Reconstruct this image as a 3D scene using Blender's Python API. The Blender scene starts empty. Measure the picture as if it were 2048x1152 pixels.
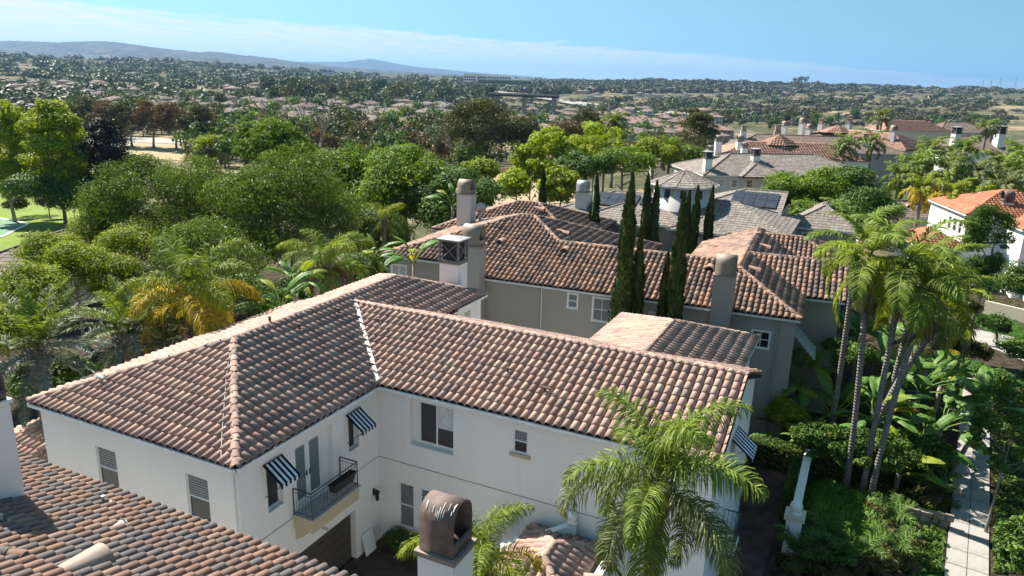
import bpy, bmesh, math, random
import numpy as np
from mathutils import Matrix, Vector
RAD = math.radians
sc = bpy.context.scene
COL = sc.collection

# ------------------------------------------------------------------ camera
FPX, PITCH, ROLL, CAMZ = 1500.0, math.atan((576-155)/1500.0), RAD(1.6), 17.5
GZ = -0.95                                   # ground level round the white house
_f = np.array([0, math.cos(PITCH), -math.sin(PITCH)]); _r = np.array([1.0, 0, 0]); _u = np.cross(_r, _f)
_r2 = _r*math.cos(ROLL)+_u*math.sin(ROLL); _u2 = -_r*math.sin(ROLL)+_u*math.cos(ROLL)
CAM = np.array([0, 0, CAMZ])
cam = bpy.data.cameras.new('camera'); camo = bpy.data.objects.new('camera', cam); COL.objects.link(camo)
cam.sensor_width = 36; cam.lens = FPX/2048*36; cam.clip_start = 0.1; cam.clip_end = 60000
m = Matrix.Identity(4)
for i in range(3):
    m[i][0] = _r2[i]; m[i][1] = _u2[i]; m[i][2] = -_f[i]; m[i][3] = CAM[i]
camo.matrix_world = m
sc.camera = camo

# ------------------------------------------------------------------ sun, sky, exposure
SUN_AZ, SUN_EL = RAD(48), RAD(48)            # azimuth measured from +Y towards -X
sdir = Vector((-math.sin(SUN_AZ)*math.cos(SUN_EL), math.cos(SUN_AZ)*math.cos(SUN_EL), math.sin(SUN_EL)))
sun = bpy.data.lights.new('sun', 'SUN'); sun.energy = 4.6; sun.angle = RAD(0.55); sun.color = (1.0, 0.93, 0.83)
suno = bpy.data.objects.new('sun', sun); COL.objects.link(suno)
suno.rotation_euler = sdir.to_track_quat('Z', 'Y').to_euler(); suno.location = (-40, 40, 80)
W = bpy.data.worlds.new('World'); sc.world = W; W.use_nodes = True
SKY_STRENGTH = 0.085
def build_world():
    nt = W.node_tree; N = nt.nodes; L = nt.links; N.clear()
    def nd(t, **k):
        n = N.new(t)
        for a, b in k.items(): setattr(n, a, b)
        return n
    out = nd('ShaderNodeOutputWorld'); bg = nd('ShaderNodeBackground'); bg.inputs[1].default_value = SKY_STRENGTH
    sky = nd('ShaderNodeTexSky', sky_type='NISHITA', sun_disc=False, sun_elevation=SUN_EL, sun_rotation=-SUN_AZ)
    sky.air_density = 1.0; sky.dust_density = 0.35; sky.ozone_density = 2.2; sky.altitude = 100
    tc = nd('ShaderNodeTexCoord')
    # clear dry air: the deep blue reaches low down, so the dome is sampled a little above the true direction
    lift = nd('ShaderNodeVectorMath', operation='ADD'); lift.inputs[1].default_value = (0, 0, 0.30); L.new(tc.outputs['Generated'], lift.inputs[0])
    nrm = nd('ShaderNodeVectorMath', operation='NORMALIZE'); L.new(lift.outputs[0], nrm.inputs[0]); L.new(nrm.outputs[0], sky.inputs['Vector'])
    sep = nd('ShaderNodeSeparateXYZ'); L.new(tc.outputs['Generated'], sep.inputs[0])
    def mt(op, a, b=None, c=None, clamp=False):
        n = nd('ShaderNodeMath', operation=op, use_clamp=clamp)
        for i, v in enumerate((a, b, c)):
            if v is None: continue
            if isinstance(v, (int, float)): n.inputs[i].default_value = v
            else: L.new(v, n.inputs[i])
        return n.outputs[0]
    z = mt('MAXIMUM', sep.outputs[2], 0.006)
    px = mt('DIVIDE', sep.outputs[0], z); py = mt('DIVIDE', sep.outputs[1], z)
    cmb = nd('ShaderNodeCombineXYZ'); L.new(px, cmb.inputs[0]); L.new(py, cmb.inputs[1])
    def noise(scale, det, rough, sx, sy, rot):
        mp = nd('ShaderNodeMapping'); mp.inputs['Rotation'].default_value = (0, 0, rot); mp.inputs['Scale'].default_value = (sx, sy, 1)
        L.new(cmb.outputs[0], mp.inputs[0])
        n = nd('ShaderNodeTexNoise'); n.inputs['Scale'].default_value = scale; n.inputs['Detail'].default_value = det; n.inputs['Roughness'].default_value = rough
        n.inputs['Distortion'].default_value = 0.4
        L.new(mp.outputs[0], n.inputs[0]); return n.outputs[0]
    n1 = noise(0.55, 10, 0.66, 1.0, 0.4, RAD(-40)); n2 = noise(0.10, 4, 0.5, 1, 1, 0.3); n3 = noise(1.1, 8, 0.65, 1, .35, RAD(-30))
    s = mt('ADD', mt('ADD', py, mt('MULTIPLY', px, -1.15)), -21.5)
    s = mt('ADD', s, mt('MULTIPLY', mt('SUBTRACT', n1, 0.5), 11.0))
    s = mt('ADD', s, mt('MULTIPLY', mt('SUBTRACT', n2, 0.5), 10.0))
    mr = nd('ShaderNodeMapRange', interpolation_type='SMOOTHSTEP'); L.new(s, mr.inputs[0])
    mr.inputs[1].default_value = -1.2; mr.inputs[2].default_value = 1.8
    tex = mt('MULTIPLY_ADD', n3, 2.6, -0.55, clamp=True)
    # the veil thins to the right (east)
    mr2 = nd('ShaderNodeMapRange'); L.new(sep.outputs[0], mr2.inputs[0]); mr2.inputs[1].default_value = -0.5; mr2.inputs[2].default_value = 0.45
    mr2.inputs[3].default_value = 0.95; mr2.inputs[4].default_value = 0.55
    cl = mt('MULTIPLY', mt('MULTIPLY', mr.outputs[0], tex), mr2.outputs[0], clamp=True)
    mix = nd('ShaderNodeMix', data_type='RGBA'); L.new(cl, mix.inputs['Factor']); tn = nd('ShaderNodeMix', data_type='RGBA', blend_type='MULTIPLY'); tn.inputs[0].default_value = 1.0; L.new(sky.outputs[0], tn.inputs[6]); tn.inputs[7].default_value = (.76, .95, .75, 1); L.new(tn.outputs[2], mix.inputs['A'])
    mix.inputs['B'].default_value = (4.3, 4.3, 4.05, 1)
    L.new(mix.outputs['Result'], bg.inputs[0]); L.new(bg.outputs[0], out.inputs[0])
build_world()
vs = sc.view_settings; vs.view_transform = 'Standard'; vs.look = 'None'; vs.exposure = 1.5; vs.gamma = 1.0; vs.use_curve_mapping = False
cy = sc.cycles
cy.use_denoising = True; cy.max_bounces = 6; cy.diffuse_bounces = 3; cy.glossy_bounces = 2; cy.transmission_bounces = 3
cy.transparent_max_bounces = 4; cy.volume_bounces = 0; cy.use_adaptive_sampling = True; cy.adaptive_threshold = 0.015
cy.caustics_reflective = False; cy.caustics_refractive = False; cy.sample_clamp_indirect = 6

# ------------------------------------------------------------------ pixel helpers (2048 x 1152 photograph)
def ray(x, y): return _f+_r2*(x-1024)/FPX-_u2*(y-576)/FPX
def at_z(x, y, z):
    d = ray(x, y); return CAM+d*((z-CAMZ)/d[2])
def at_d(x, y, d): return CAM+ray(x, y)*d

# ------------------------------------------------------------------ node helpers
MATS = {}
def hexc(r, g, b): return (r, g, b, 1)
class NT:
    def __init__(s, name):
        s.m = bpy.data.materials.new(name); s.m.use_nodes = True; s.t = s.m.node_tree; s.N = s.t.nodes; s.L = s.t.links; s.N.clear()
        s.out = s.N.new('ShaderNodeOutputMaterial'); MATS[name] = s.m
    def n(s, t, **k):
        nd = s.N.new(t)
        for a, b in k.items(): setattr(nd, a, b)
        return nd
    def put(s, node, key, v):
        if v is None: return
        i = node.inputs[key]
        if hasattr(v, 'is_linked'): s.L.new(v, i)
        else: i.default_value = v
    def attr(s, name): return s.n('ShaderNodeAttribute', attribute_name=name).outputs['Fac']
    def noise(s, scale, detail=4, rough=.55, vec=None, dist=0, mapping=None):
        n = s.n('ShaderNodeTexNoise'); n.inputs['Scale'].default_value = scale; n.inputs['Detail'].default_value = detail
        n.inputs['Roughness'].default_value = rough; n.inputs['Distortion'].default_value = dist
        if vec is None: vec = s.n('ShaderNodeTexCoord').outputs['Object']
        if mapping:
            mp = s.n('ShaderNodeMapping'); mp.inputs['Scale'].default_value = mapping; s.L.new(vec, mp.inputs[0]); vec = mp.outputs[0]
        s.L.new(vec, n.inputs['Vector']); return n.outputs['Fac']
    def ramp(s, fac, stops, mode='LINEAR'):
        r = s.n('ShaderNodeValToRGB'); cr = r.color_ramp; cr.interpolation = mode
        while len(cr.elements) < len(stops): cr.elements.new(0.5)
        for e, (p, c) in zip(cr.elements, stops): e.position = p; e.color = (*c, 1)
        s.L.new(fac, r.inputs[0]); return r.outputs[0]
    def mix(s, fac, a, b, mode='MIX'):
        mx = s.n('ShaderNodeMix', data_type='RGBA', blend_type=mode)
        for k, v in (('Factor', fac), ('A', a), ('B', b)):
            i = mx.inputs[k] if k != 'Factor' else mx.inputs[0]
            if hasattr(v, 'is_linked'): s.L.new(v, mx.inputs[{'A': 6, 'B': 7, 'Factor': 0}[k]])
            else: mx.inputs[{'A': 6, 'B': 7, 'Factor': 0}[k]].default_value = v if not isinstance(v, tuple) or len(v) == 4 else (*v, 1)
        return mx.outputs[2]
    def math(s, op, a, b=None, clamp=False):
        n = s.n('ShaderNodeMath', operation=op, use_clamp=clamp)
        for i, v in enumerate((a, b)):
            if v is None: continue
            if hasattr(v, 'is_linked'): s.L.new(v, n.inputs[i])
            else: n.inputs[i].default_value = v
        return n.outputs[0]
    def bump(s, h, strength=.3, dist=.02):
        b = s.n('ShaderNodeBump'); b.inputs['Strength'].default_value = strength; b.inputs['Distance'].default_value = dist
        s.L.new(h, b.inputs['Height']); return b.outputs[0]
    def pbr(s, color, rough=.7, normal=None, spec=.4, metal=0, alpha=None):
        p = s.n('ShaderNodeBsdfPrincipled')
        s.put(p, 'Base Color', color if not isinstance(color, tuple) or len(color) == 4 else (*color, 1)); s.put(p, 'Roughness', rough); s.put(p, 'Specular IOR Level', spec)
        s.put(p, 'Metallic', metal)
        if normal is not None: s.L.new(normal, p.inputs['Normal'])
        return p.outputs[0]
    def done(s, sh): s.L.new(sh, s.out.inputs[0]); return s.m
def pos(t): return t.n('ShaderNodeNewGeometry').outputs['Position']

def mat_tile(name, stops, grime=.5):
    t = NT(name); tint = t.attr('tint')
    c = t.ramp(tint, stops)
    n = t.noise(7, 5, .6); c = t.mix(t.math('MULTIPLY', t.math('SUBTRACT', n, .42, True), grime*2, True), c, (.10, .085, .075))
    n2 = t.noise(40, 3, .6); c = t.mix(.35, c, t.ramp(n2, [(.3, (.35, .35, .35)), (.7, (.75, .72, .7))]), 'OVERLAY')
    n3 = t.noise(1.3, 3, .5); c = t.mix(t.math('MULTIPLY', t.math('SUBTRACT', n3, .55, True), 1.2, True), c, (.2, .17, .15))
    return t.done(t.pbr(c, .82, t.bump(n2, .25, .01), .25))
mat_tile('clay_rose', [(0, (.24, .17, .15)), (.3, (.31, .215, .185)), (.55, (.38, .245, .20)), (.8, (.415, .29, .23)), (1, (.43, .32, .26))], .35)
mat_tile('clay_brown', [(0, (.10, .078, .072)), (.3, (.17, .12, .102)), (.55, (.27, .165, .122)), (.8, (.34, .205, .145)), (1, (.38, .255, .19))], .4)
mat_tile('clay_mixed', [(0, (.10, .093, .096)), (.3, (.135, .115, .11)), (.5, (.18, .11, .083)), (.75, (.23, .135, .095)), (1, (.25, .175, .14))])
mat_tile('clay_red', [(0, (.24, .13, .10)), (.5, (.34, .19, .14)), (1, (.40, .25, .19))], .3)
mat_tile('clay_orange', [(0, (.27, .095, .05)), (.5, (.35, .135, .075)), (1, (.40, .18, .11))], .15)
mat_tile('slab_grey', [(0, (.14, .122, .11)), (.5, (.20, .175, .155)), (1, (.25, .225, .20))], .4)
mat_tile('slab_brown', [(0, (.11, .085, .073)), (.5, (.16, .12, .10)), (1, (.21, .16, .135))], .35)
def mat_stucco(name, col, dirt=(.45, .42, .38), amt=.25):
    t = NT(name); n = t.noise(.6, 6, .65, mapping=(1, 1, .35)); c = t.mix(t.math('MULTIPLY', t.math('SUBTRACT', n, .48, True), amt*4, True), col, tuple(a*b for a, b in zip(col, (.86, .84, .82))))
    st = t.noise(3.5, 5, .7, mapping=(1, 1, .06)); c = t.mix(t.math('MULTIPLY', t.math('SUBTRACT', st, .58, True), amt*1.6, True), c, dirt)
    g = t.noise(60, 3, .7); return t.done(t.pbr(c, .93, t.bump(g, .35, .006), .12))
mat_stucco('stucco_white', (.82, .80, .765), amt=.4); mat_stucco('stucco_taupe', (.34, .315, .285)); mat_stucco('stucco_cream', (.62, .55, .44)); mat_stucco('stucco_sand', (.50, .42, .28), amt=.12)
mat_stucco('stucco_grey', (.55, .53, .51)); mat_stucco('stucco_peach', (.60, .42, .27)); mat_stucco('stucco_bright', (.80, .79, .77), amt=.08)
def mat_plain(name, col, rough=.6, spec=.4, metal=0, var=.12, scale=6, bump=0):
    t = NT(name); n = t.noise(scale, 5, .6); lo = tuple(a*(1-var*1.6) for a in col); hi = tuple(min(1, a*(1+var)) for a in col)
    c = t.ramp(n, [(.3, lo), (.7, hi)])
    return t.done(t.pbr(c, rough, t.bump(n, bump, .02) if bump else None, spec, metal))
mat_plain('trim_white', (.78, .78, .77), .5, .4, var=.05); mat_plain('iron_black', (.018, .018, .02), .5); mat_plain('iron_grey', (.06, .06, .065), .5)
mat_plain('underlay', (.035, .03, .028), .95, .1); mat_plain('bronze', (.135, .095, .082), .62, .3, 0, .3, 2.5); mat_plain('cap_taupe', (.27, .22, .18), .6, .3, 0, .15, 2)
mat_plain('garage_brown', (.085, .07, .06), .6); mat_plain('steel_light', (.42, .42, .41), .4, .5, .3); mat_plain('mortar', (.50, .46, .42), .9)
mat_plain('shutter_white', (.62, .64, .63), .5); mat_plain('shade_dark', (.02, .02, .023), .6); mat_plain('blind_grey', (.24, .26, .27), .6); mat_plain('blind_dark', (.07, .07, .075), .6); mat_plain('door_teal', (.20, .27, .28), .4)
mat_plain('lattice_grey', (.16, .16, .17), .6); mat_plain('vent_red', (.36, .22, .17), .8, .2, 0, .2, 3); mat_plain('canvas_navy', (.012, .015, .035), .85, .1); mat_plain('canvas_white', (.74, .75, .78), .85, .1); mat_plain('lead_white', (.8, .8, .8), .6)
mat_plain('pipe_brown', (.12, .08, .065), .6); mat_plain('soil_dark', (.05, .038, .028), .95, .1, var=.5, scale=3, bump=.6); mat_plain('paint_line', (.75, .75, .74), .7)
mat_plain('court_green', (.11, .20, .115), .8, .2, var=.06); mat_plain('asphalt', (.055, .055, .058), .9, .2, var=.2, scale=1); mat_plain('stone_wall', (.30, .25, .19), .9, .2, var=.35, scale=2)
mat_plain('paver_brown', (.085, .058, .048), .9, .2, var=.3, scale=2); mat_plain('bounce_concrete', (.42, .39, .35), .9, .2, var=.12, scale=1); mat_plain('bird_lime', (.72, .70, .67), .9, .1)
t = NT('concrete'); n = t.noise(1.2, 8, .65); n2 = t.noise(22, 4, .6)
c = t.ramp(n, [(.25, (.20, .185, .165)), (.5, (.29, .275, .25)), (.75, (.34, .325, .30))]); c = t.mix(.25, c, t.ramp(n2, [(.3, (.3, .3, .3)), (.7, (.7, .7, .7))]), 'OVERLAY'); t.done(t.pbr(c, .9, t.bump(n2, .2, .01), .2))
t = NT('glass'); t.done(t.pbr((.02, .028, .032), .06, None, .6))
t = NT('solar_panel'); n = t.noise(1.5, 2); t.done(t.pbr(t.ramp(n, [(.3, (.022, .024, .032)), (.7, (.04, .043, .055))]), .28, None, .5))
t = NT('paper_bark'); n = t.noise(5, 6, .7, mapping=(1, 1, .25)); t.done(t.pbr(t.ramp(n, [(.25, (.10, .08, .065)), (.5, (.25, .215, .18)), (.75, (.42, .38, .33))]), .9, t.bump(n, .6, .05), .15))
t = NT('palm_bark'); p = pos(t); sp = t.n('ShaderNodeSeparateXYZ'); t.L.new(p, sp.inputs[0]); wv = t.math('SINE', t.math('MULTIPLY', sp.outputs[2], 42.0)); n = t.noise(4, 5, .7)
c = t.ramp(n, [(.25, (.13, .115, .10)), (.6, (.26, .24, .22)), (.8, (.35, .33, .30))]); c = t.mix(t.math('MULTIPLY', t.math('ADD', wv, .2, True), .4), c, (.11, .10, .09)); t.done(t.pbr(c, .9, t.bump(t.math('ADD', t.math('MULTIPLY', wv, .5), n), .7, .04), .15))
def mat_leaf(name, dark, mid, light, trans=.26, rough=.55, patch=None):
    t = NT(name); tint = t.attr('tint'); c = t.ramp(tint, [(0, dark), (.5, mid), (1, light)])
    n = t.noise(.35, 3, .5, vec=pos(t)); c = t.mix(.5, c, t.ramp(n, [(.25, (.36, .38, .34)), (.75, (.64, .62, .55))]), 'OVERLAY')
    p = t.pbr(c, rough, None, .25); tr = t.n('ShaderNodeBsdfTranslucent'); t.put(tr, 'Color', t.mix(.75, c, (1.0, 1.0, .35), 'MULTIPLY'))
    ad = t.n('ShaderNodeMixShader'); ad.inputs[0].default_value = trans; t.L.new(p, ad.inputs[1]); t.L.new(tr.outputs[0], ad.inputs[2]); return t.done(ad.outputs[0])
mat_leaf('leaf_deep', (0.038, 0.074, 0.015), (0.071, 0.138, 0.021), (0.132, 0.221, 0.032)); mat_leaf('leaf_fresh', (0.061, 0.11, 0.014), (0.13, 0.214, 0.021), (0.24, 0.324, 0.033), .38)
mat_leaf('leaf_lime', (0.12, 0.177, 0.012), (0.253, 0.339, 0.019), (0.458, 0.501, 0.033), .45); mat_leaf('leaf_feather', (0.059, 0.104, 0.02), (0.123, 0.19, 0.03), (0.225, 0.3, 0.048))
mat_leaf('leaf_yellow', (0.110, 0.155, 0.014), (0.220, 0.280, 0.021), (0.369, 0.412, 0.038), .4); mat_leaf('leaf_olive', (0.044, 0.052, 0.014), (0.086, 0.091, 0.026), (0.148, 0.142, 0.045), .25)
mat_leaf('leaf_rust', (0.075, 0.053, 0.025), (0.144, 0.098, 0.048), (0.213, 0.150, 0.075), .25); mat_leaf('leaf_purple', (0.014, 0.017, 0.014), (0.026, 0.029, 0.022), (0.048, 0.048, 0.031), .15)
mat_leaf('leaf_cypress', (0.020, 0.037, 0.011), (0.043, 0.079, 0.019), (0.085, 0.128, 0.028), .15); mat_leaf('frond_green', (0.071, 0.116, 0.019), (0.15, 0.223, 0.029), (0.283, 0.347, 0.058), .35)
mat_leaf('frond_gold', (0.169, 0.178, 0.014), (0.424, 0.323, 0.021), (0.711, 0.486, 0.029), .4); mat_leaf('frond_dull', (0.067, 0.088, 0.029), (0.132, 0.162, 0.058), (0.251, 0.280, 0.115), .25); mat_leaf('frond_dead', (0.110, 0.083, 0.055), (0.187, 0.143, 0.099), (0.297, 0.242, 0.187), .2)
mat_leaf('frond_silver', (0.078, 0.101, 0.078), (0.155, 0.186, 0.155), (0.310, 0.341, 0.295), .25); mat_leaf('paddle', (0.047, 0.101, 0.021), (0.093, 0.186, 0.039), (0.169, 0.289, 0.064), .24, .52); mat_leaf('far_tree', (0.028, 0.043, 0.015), (0.060, 0.085, 0.024), (0.122, 0.142, 0.037), .2)
mat_leaf('far_scrub', (0.037, 0.043, 0.027), (0.065, 0.069, 0.043), (0.112, 0.106, 0.065), .15); mat_leaf('grass_blade', (0.059, 0.125, 0.014), (0.110, 0.220, 0.024), (0.177, 0.310, 0.038), .35); mat_leaf('hedge', (0.029, 0.067, 0.012), (0.067, 0.125, 0.019), (0.162, 0.236, 0.029), .3)
mat_leaf('seed_strand', (0.248, 0.248, 0.078), (0.403, 0.388, 0.139), (0.558, 0.512, 0.232), .25); mat_leaf('leaf_blue', (0.062, 0.093, 0.062), (0.124, 0.155, 0.109), (0.202, 0.232, 0.171), .25); mat_leaf('petal_white', (0.600, 0.600, 0.550), (0.750, 0.750, 0.700), (0.800, 0.800, 0.780), .3)
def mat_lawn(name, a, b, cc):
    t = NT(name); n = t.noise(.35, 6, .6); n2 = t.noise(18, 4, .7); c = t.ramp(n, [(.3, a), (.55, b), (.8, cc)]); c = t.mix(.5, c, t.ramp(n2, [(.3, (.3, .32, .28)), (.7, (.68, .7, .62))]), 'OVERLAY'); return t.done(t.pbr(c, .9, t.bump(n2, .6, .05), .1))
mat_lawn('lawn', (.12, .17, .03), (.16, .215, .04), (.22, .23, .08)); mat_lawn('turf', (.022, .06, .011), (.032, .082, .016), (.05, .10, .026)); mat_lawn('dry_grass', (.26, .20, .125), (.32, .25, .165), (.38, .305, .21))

# ------------------------------------------------------------------ mesh helpers
def mesh_polys(name, V, loops, totals, tint=None, smooth=False):
    me = bpy.data.meshes.new(name); V = np.asarray(V, np.float32); loops = np.asarray(loops, np.int32).ravel(); totals = np.asarray(totals, np.int32)
    me.vertices.add(len(V)); me.vertices.foreach_set('co', V.ravel())
    me.loops.add(len(loops)); me.loops.foreach_set('vertex_index', loops)
    me.polygons.add(len(totals)); st = np.zeros(len(totals), np.int32); st[1:] = np.cumsum(totals)[:-1]; me.polygons.foreach_set('loop_start', st)
    me.update(calc_edges=True)
    if tint is not None:
        a = me.attributes.new('tint', 'FLOAT', 'FACE'); a.data.foreach_set('value', np.asarray(tint, np.float32))
    me.polygons.foreach_set('use_smooth', np.full(len(totals), bool(smooth)))
    return me
def mesh_quads(name, V, Fq, tint=None, smooth=False):
    Fq = np.asarray(Fq, np.int32); return mesh_polys(name, V, Fq.ravel(), np.full(len(Fq), Fq.shape[1]), tint, smooth)
class MB:
    """collects boxes, prisms, tubes and quads; build() links them as one mesh object"""
    def __init__(s): s.v = []; s.f = []; s.n = 0; s.t = []
    def add(s, V, Fs, tint=.5):
        s.v.extend([tuple(map(float, p)) for p in V]); s.f.extend([tuple(i+s.n for i in f) for f in Fs]); s.n += len(V); s.t.extend([tint]*len(Fs)); return s
    def quad(s, a, b, c, d, tint=.5): return s.add((a, b, c, d), ((0, 1, 2, 3),), tint)
    def box(s, x0, x1, y0, y1, z0, z1, tint=.5):
        return s.add([(x, y, z) for z in (z0, z1) for y in (y0, y1) for x in (x0, x1)], ((0, 2, 3, 1), (4, 5, 7, 6), (0, 1, 5, 4), (2, 6, 7, 3), (0, 4, 6, 2), (1, 3, 7, 5)), tint)
    def obox(s, o, e1, e2, e3, tint=.5):
        o, e1, e2, e3 = (np.asarray(k, float) for k in (o, e1, e2, e3))
        P = [o+e1*i+e2*j+e3*k for k in (0, 1) for j in (0, 1) for i in (0, 1)]
        return s.add(P, ((0, 2, 3, 1), (4, 5, 7, 6), (0, 1, 5, 4), (2, 6, 7, 3), (0, 4, 6, 2), (1, 3, 7, 5)), tint)
    def prism(s, poly, z0, z1, tint=.5):
        n = len(poly); P = [(x, y, z0) for x, y in poly]+[(x, y, z1) for x, y in poly]
        return s.add(P, [tuple(range(n))[::-1], tuple(range(n, 2*n))]+[(i, (i+1) % n, n+(i+1) % n, n+i) for i in range(n)], tint)
    def tube(s, pts, rad, seg=8, cap=True, tint=.5):
        pts = [np.asarray(p, float) for p in pts]; k = len(pts); V = []
        if not hasattr(rad, '__len__'): rad = [rad]*k
        ref = np.array([0.31, 0.17, 0.93]) if abs((pts[-1]-pts[0])[2]) < .8*np.linalg.norm(pts[-1]-pts[0]) else np.array([1.0, .1, .05])
        for i, p in enumerate(pts):
            t = pts[min(i+1, k-1)]-pts[max(i-1, 0)]; t = t/(np.linalg.norm(t)+1e-9); a = np.cross(t, ref); a /= np.linalg.norm(a)+1e-9; b = np.cross(t, a)
            for j in range(seg):
                an = 2*math.pi*j/seg; V.append(p+(a*math.cos(an)+b*math.sin(an))*rad[i])
        Fs = [(i*seg+j, i*seg+(j+1) % seg, (i+1)*seg+(j+1) % seg, (i+1)*seg+j) for i in range(k-1) for j in range(seg)]
        if cap: Fs += [tuple(range(seg))[::-1], tuple((k-1)*seg+j for j in range(seg))]
        return s.add(V, Fs, tint)
    def lathe(s, c, prof, seg=16, tint=.5):
        V = [(c[0]+r*math.cos(2*math.pi*j/seg), c[1]+r*math.sin(2*math.pi*j/seg), c[2]+z) for r, z in prof for j in range(seg)]; k = len(prof)
        return s.add(V, [(i*seg+j, i*seg+(j+1) % seg, (i+1)*seg+(j+1) % seg, (i+1)*seg+j) for i in range(k-1) for j in range(seg)]+[tuple(range(seg))[::-1], tuple((k-1)*seg+j for j in range(seg))], tint)
    def mesh(s, name, smooth=False):
        return mesh_polys(name, np.array(s.v).reshape(-1, 3), [i for f in s.f for i in f], [len(f) for f in s.f], s.t, smooth)
    def build(s, name, mat, parent=None, smooth=False): return obj(name, s.mesh(name, smooth), mat, parent)
def obj(name, me, mat=None, parent=None):
    o = bpy.data.objects.new(name, me); COL.objects.link(o)
    if mat and me is not None and len(me.materials) == 0: me.materials.append(MATS[mat] if isinstance(mat, str) else mat)
    if parent: o.parent = parent
    return o
def tag(o, label=None, cat=None, group=None, kind=None):
    for k, v in (('label', label), ('category', cat), ('group', group), ('kind', kind)):
        if v: o[k] = v
    return o
def thing(name, label, cat, loc=(0, 0, 0), rz=0, group=None):
    o = bpy.data.objects.new(name, None); COL.objects.link(o); o.empty_display_size = .3; o.location = loc; o.rotation_euler = (0, 0, rz); return tag(o, label, cat, group)
def copy_tree(o, parent=None):
    c = o.copy(); COL.objects.link(c); c.parent = parent
    for ch in o.children: copy_tree(ch, c)
    return c
def struct(name, me, mat, parent=None): return tag(obj(name, me, mat, parent), kind='structure')

# ------------------------------------------------------------------ terrain
TK = np.array([-.75, -.45, -.3, -.2, 0, .25, .6]); DK = np.array([0, 60, 100, 160, 260, 450, 700, 1100, 1600, 2200, 3000, 3600, 5000, 60000.])
TT = np.array([[-.95, -1.5, -4, -7, -9, -9.5, -9, -7, 0, 16, 42, 36, 30, 20], [-.95, -1.2, -4, -7, -9, -10, -10, -8, -2, 14, 40, 34, 26, 20], [-.95, -1, -4, -7, -9, -10, -12, -12, -5, 9, 28, 26, 20, 15],
               [-.95, -1, -3, -6, -9, -11, -13, -14, -9, 0, 10, 12, 12, 10], [-.95, -1, -2.5, -5, -9, -12, -18, -18, -9, -2, 4, 8, 10, 10], [-.95, -1, -1.5, -2.5, -8, -17, -22, -18, -9, 0, 24, 25, 22, 20], [-.95, -.95, -1, -1, -4, -15, -22, -16, -6, -4, 22, 24, 22, 20]])
def terrain(x, y):
    x = np.asarray(x, float); y = np.asarray(y, float); t = np.clip(x/np.maximum(y, 25), -.749, .599); d = np.hypot(x, np.maximum(y, 0))
    ti = np.interp(t, TK, np.arange(len(TK))); di = np.interp(d, DK, np.arange(len(DK))); i0 = np.minimum(ti.astype(int), len(TK)-2); j0 = np.minimum(di.astype(int), len(DK)-2)
    a = ti-i0; b = di-j0; a = a*a*(3-2*a); b = b*b*(3-2*b)
    z = TT[i0, j0]*(1-a)*(1-b)+TT[i0+1, j0]*a*(1-b)+TT[i0, j0+1]*(1-a)*b+TT[i0+1, j0+1]*a*b
    amp = np.clip((d-350)/900, 0, 1)*np.clip(4.2-d/1300, .5, 4)
    nz = np.sin(x/97+1.3*np.sin(y/171))*np.cos(y/133+.9*np.sin(x/211))+.5*np.sin(x/41+y/57)*np.cos(y/47-x/83)
    return z+amp*nz
def tz(x, y): return float(terrain(x, y))
def hit(px, py, lift=0):
    """where the line of sight through a photograph pixel meets the terrain"""
    d = ray(px, py); s = 20.0; prev = s
    while s < 9000:
        p = CAM+d*s
        if p[2] < tz(p[0], p[1])+lift:
            lo, hi = prev, s
            for _ in range(18):
                mid = (lo+hi)/2; p = CAM+d*mid
                if p[2] < tz(p[0], p[1])+lift: hi = mid
                else: lo = mid
            return CAM+d*hi
        prev = s; s *= 1.02
    return None
def build_ground():
    az = np.concatenate([np.linspace(-180, -46, 14)[:-1], np.linspace(-46, 46, 240), np.linspace(46, 180, 14)[1:]]); dd = np.concatenate([[0.5], np.geomspace(8, 30000, 230)])
    A, D = np.meshgrid(np.radians(az), dd); X = D*np.sin(A); Y = D*np.cos(A); Z = terrain(X, Y)
    V = np.stack([X, Y, Z], -1).reshape(-1, 3); na = len(az); i = np.arange(len(dd)-1)[:, None]*na+np.arange(na-1)[None]; i = i.ravel()
    me = mesh_quads('ground', V, np.stack([i, i+1, i+na+1, i+na], -1), smooth=True)
    t = NT('ground_mat'); p = pos(t); n = t.noise(.012, 6, .6, vec=p); n2 = t.noise(.11, 5, .65, vec=p); n3 = t.noise(1.7, 5, .7, vec=p)
    dry = t.ramp(n3, [(.3, (.22, .16, .10)), (.7, (.36, .28, .18))]); scr = t.ramp(n2, [(.3, (.035, .042, .022)), (.7, (.10, .095, .05))])
    f = t.math('MULTIPLY', t.math('SUBTRACT', t.math('ADD', t.math('MULTIPLY', n, .65), t.math('MULTIPLY', n2, .45)), .545, True), 9.0, True)
    ln = t.n('ShaderNodeVectorMath', operation='LENGTH'); t.L.new(p, ln.inputs[0]); mrg = t.n('ShaderNodeMapRange'); t.L.new(ln.outputs['Value'], mrg.inputs[0]); mrg.inputs[1].default_value = 1500; mrg.inputs[2].default_value = 2500; mrg.inputs[3].default_value = 1; mrg.inputs[4].default_value = .12; f = t.math('MULTIPLY', f, mrg.outputs[0])
    c = t.mix(f, scr, dry); t.done(t.pbr(c, .95, t.bump(n2, .6, .5), .1)); return struct('ground', me, 'ground_mat')
build_ground()
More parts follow.
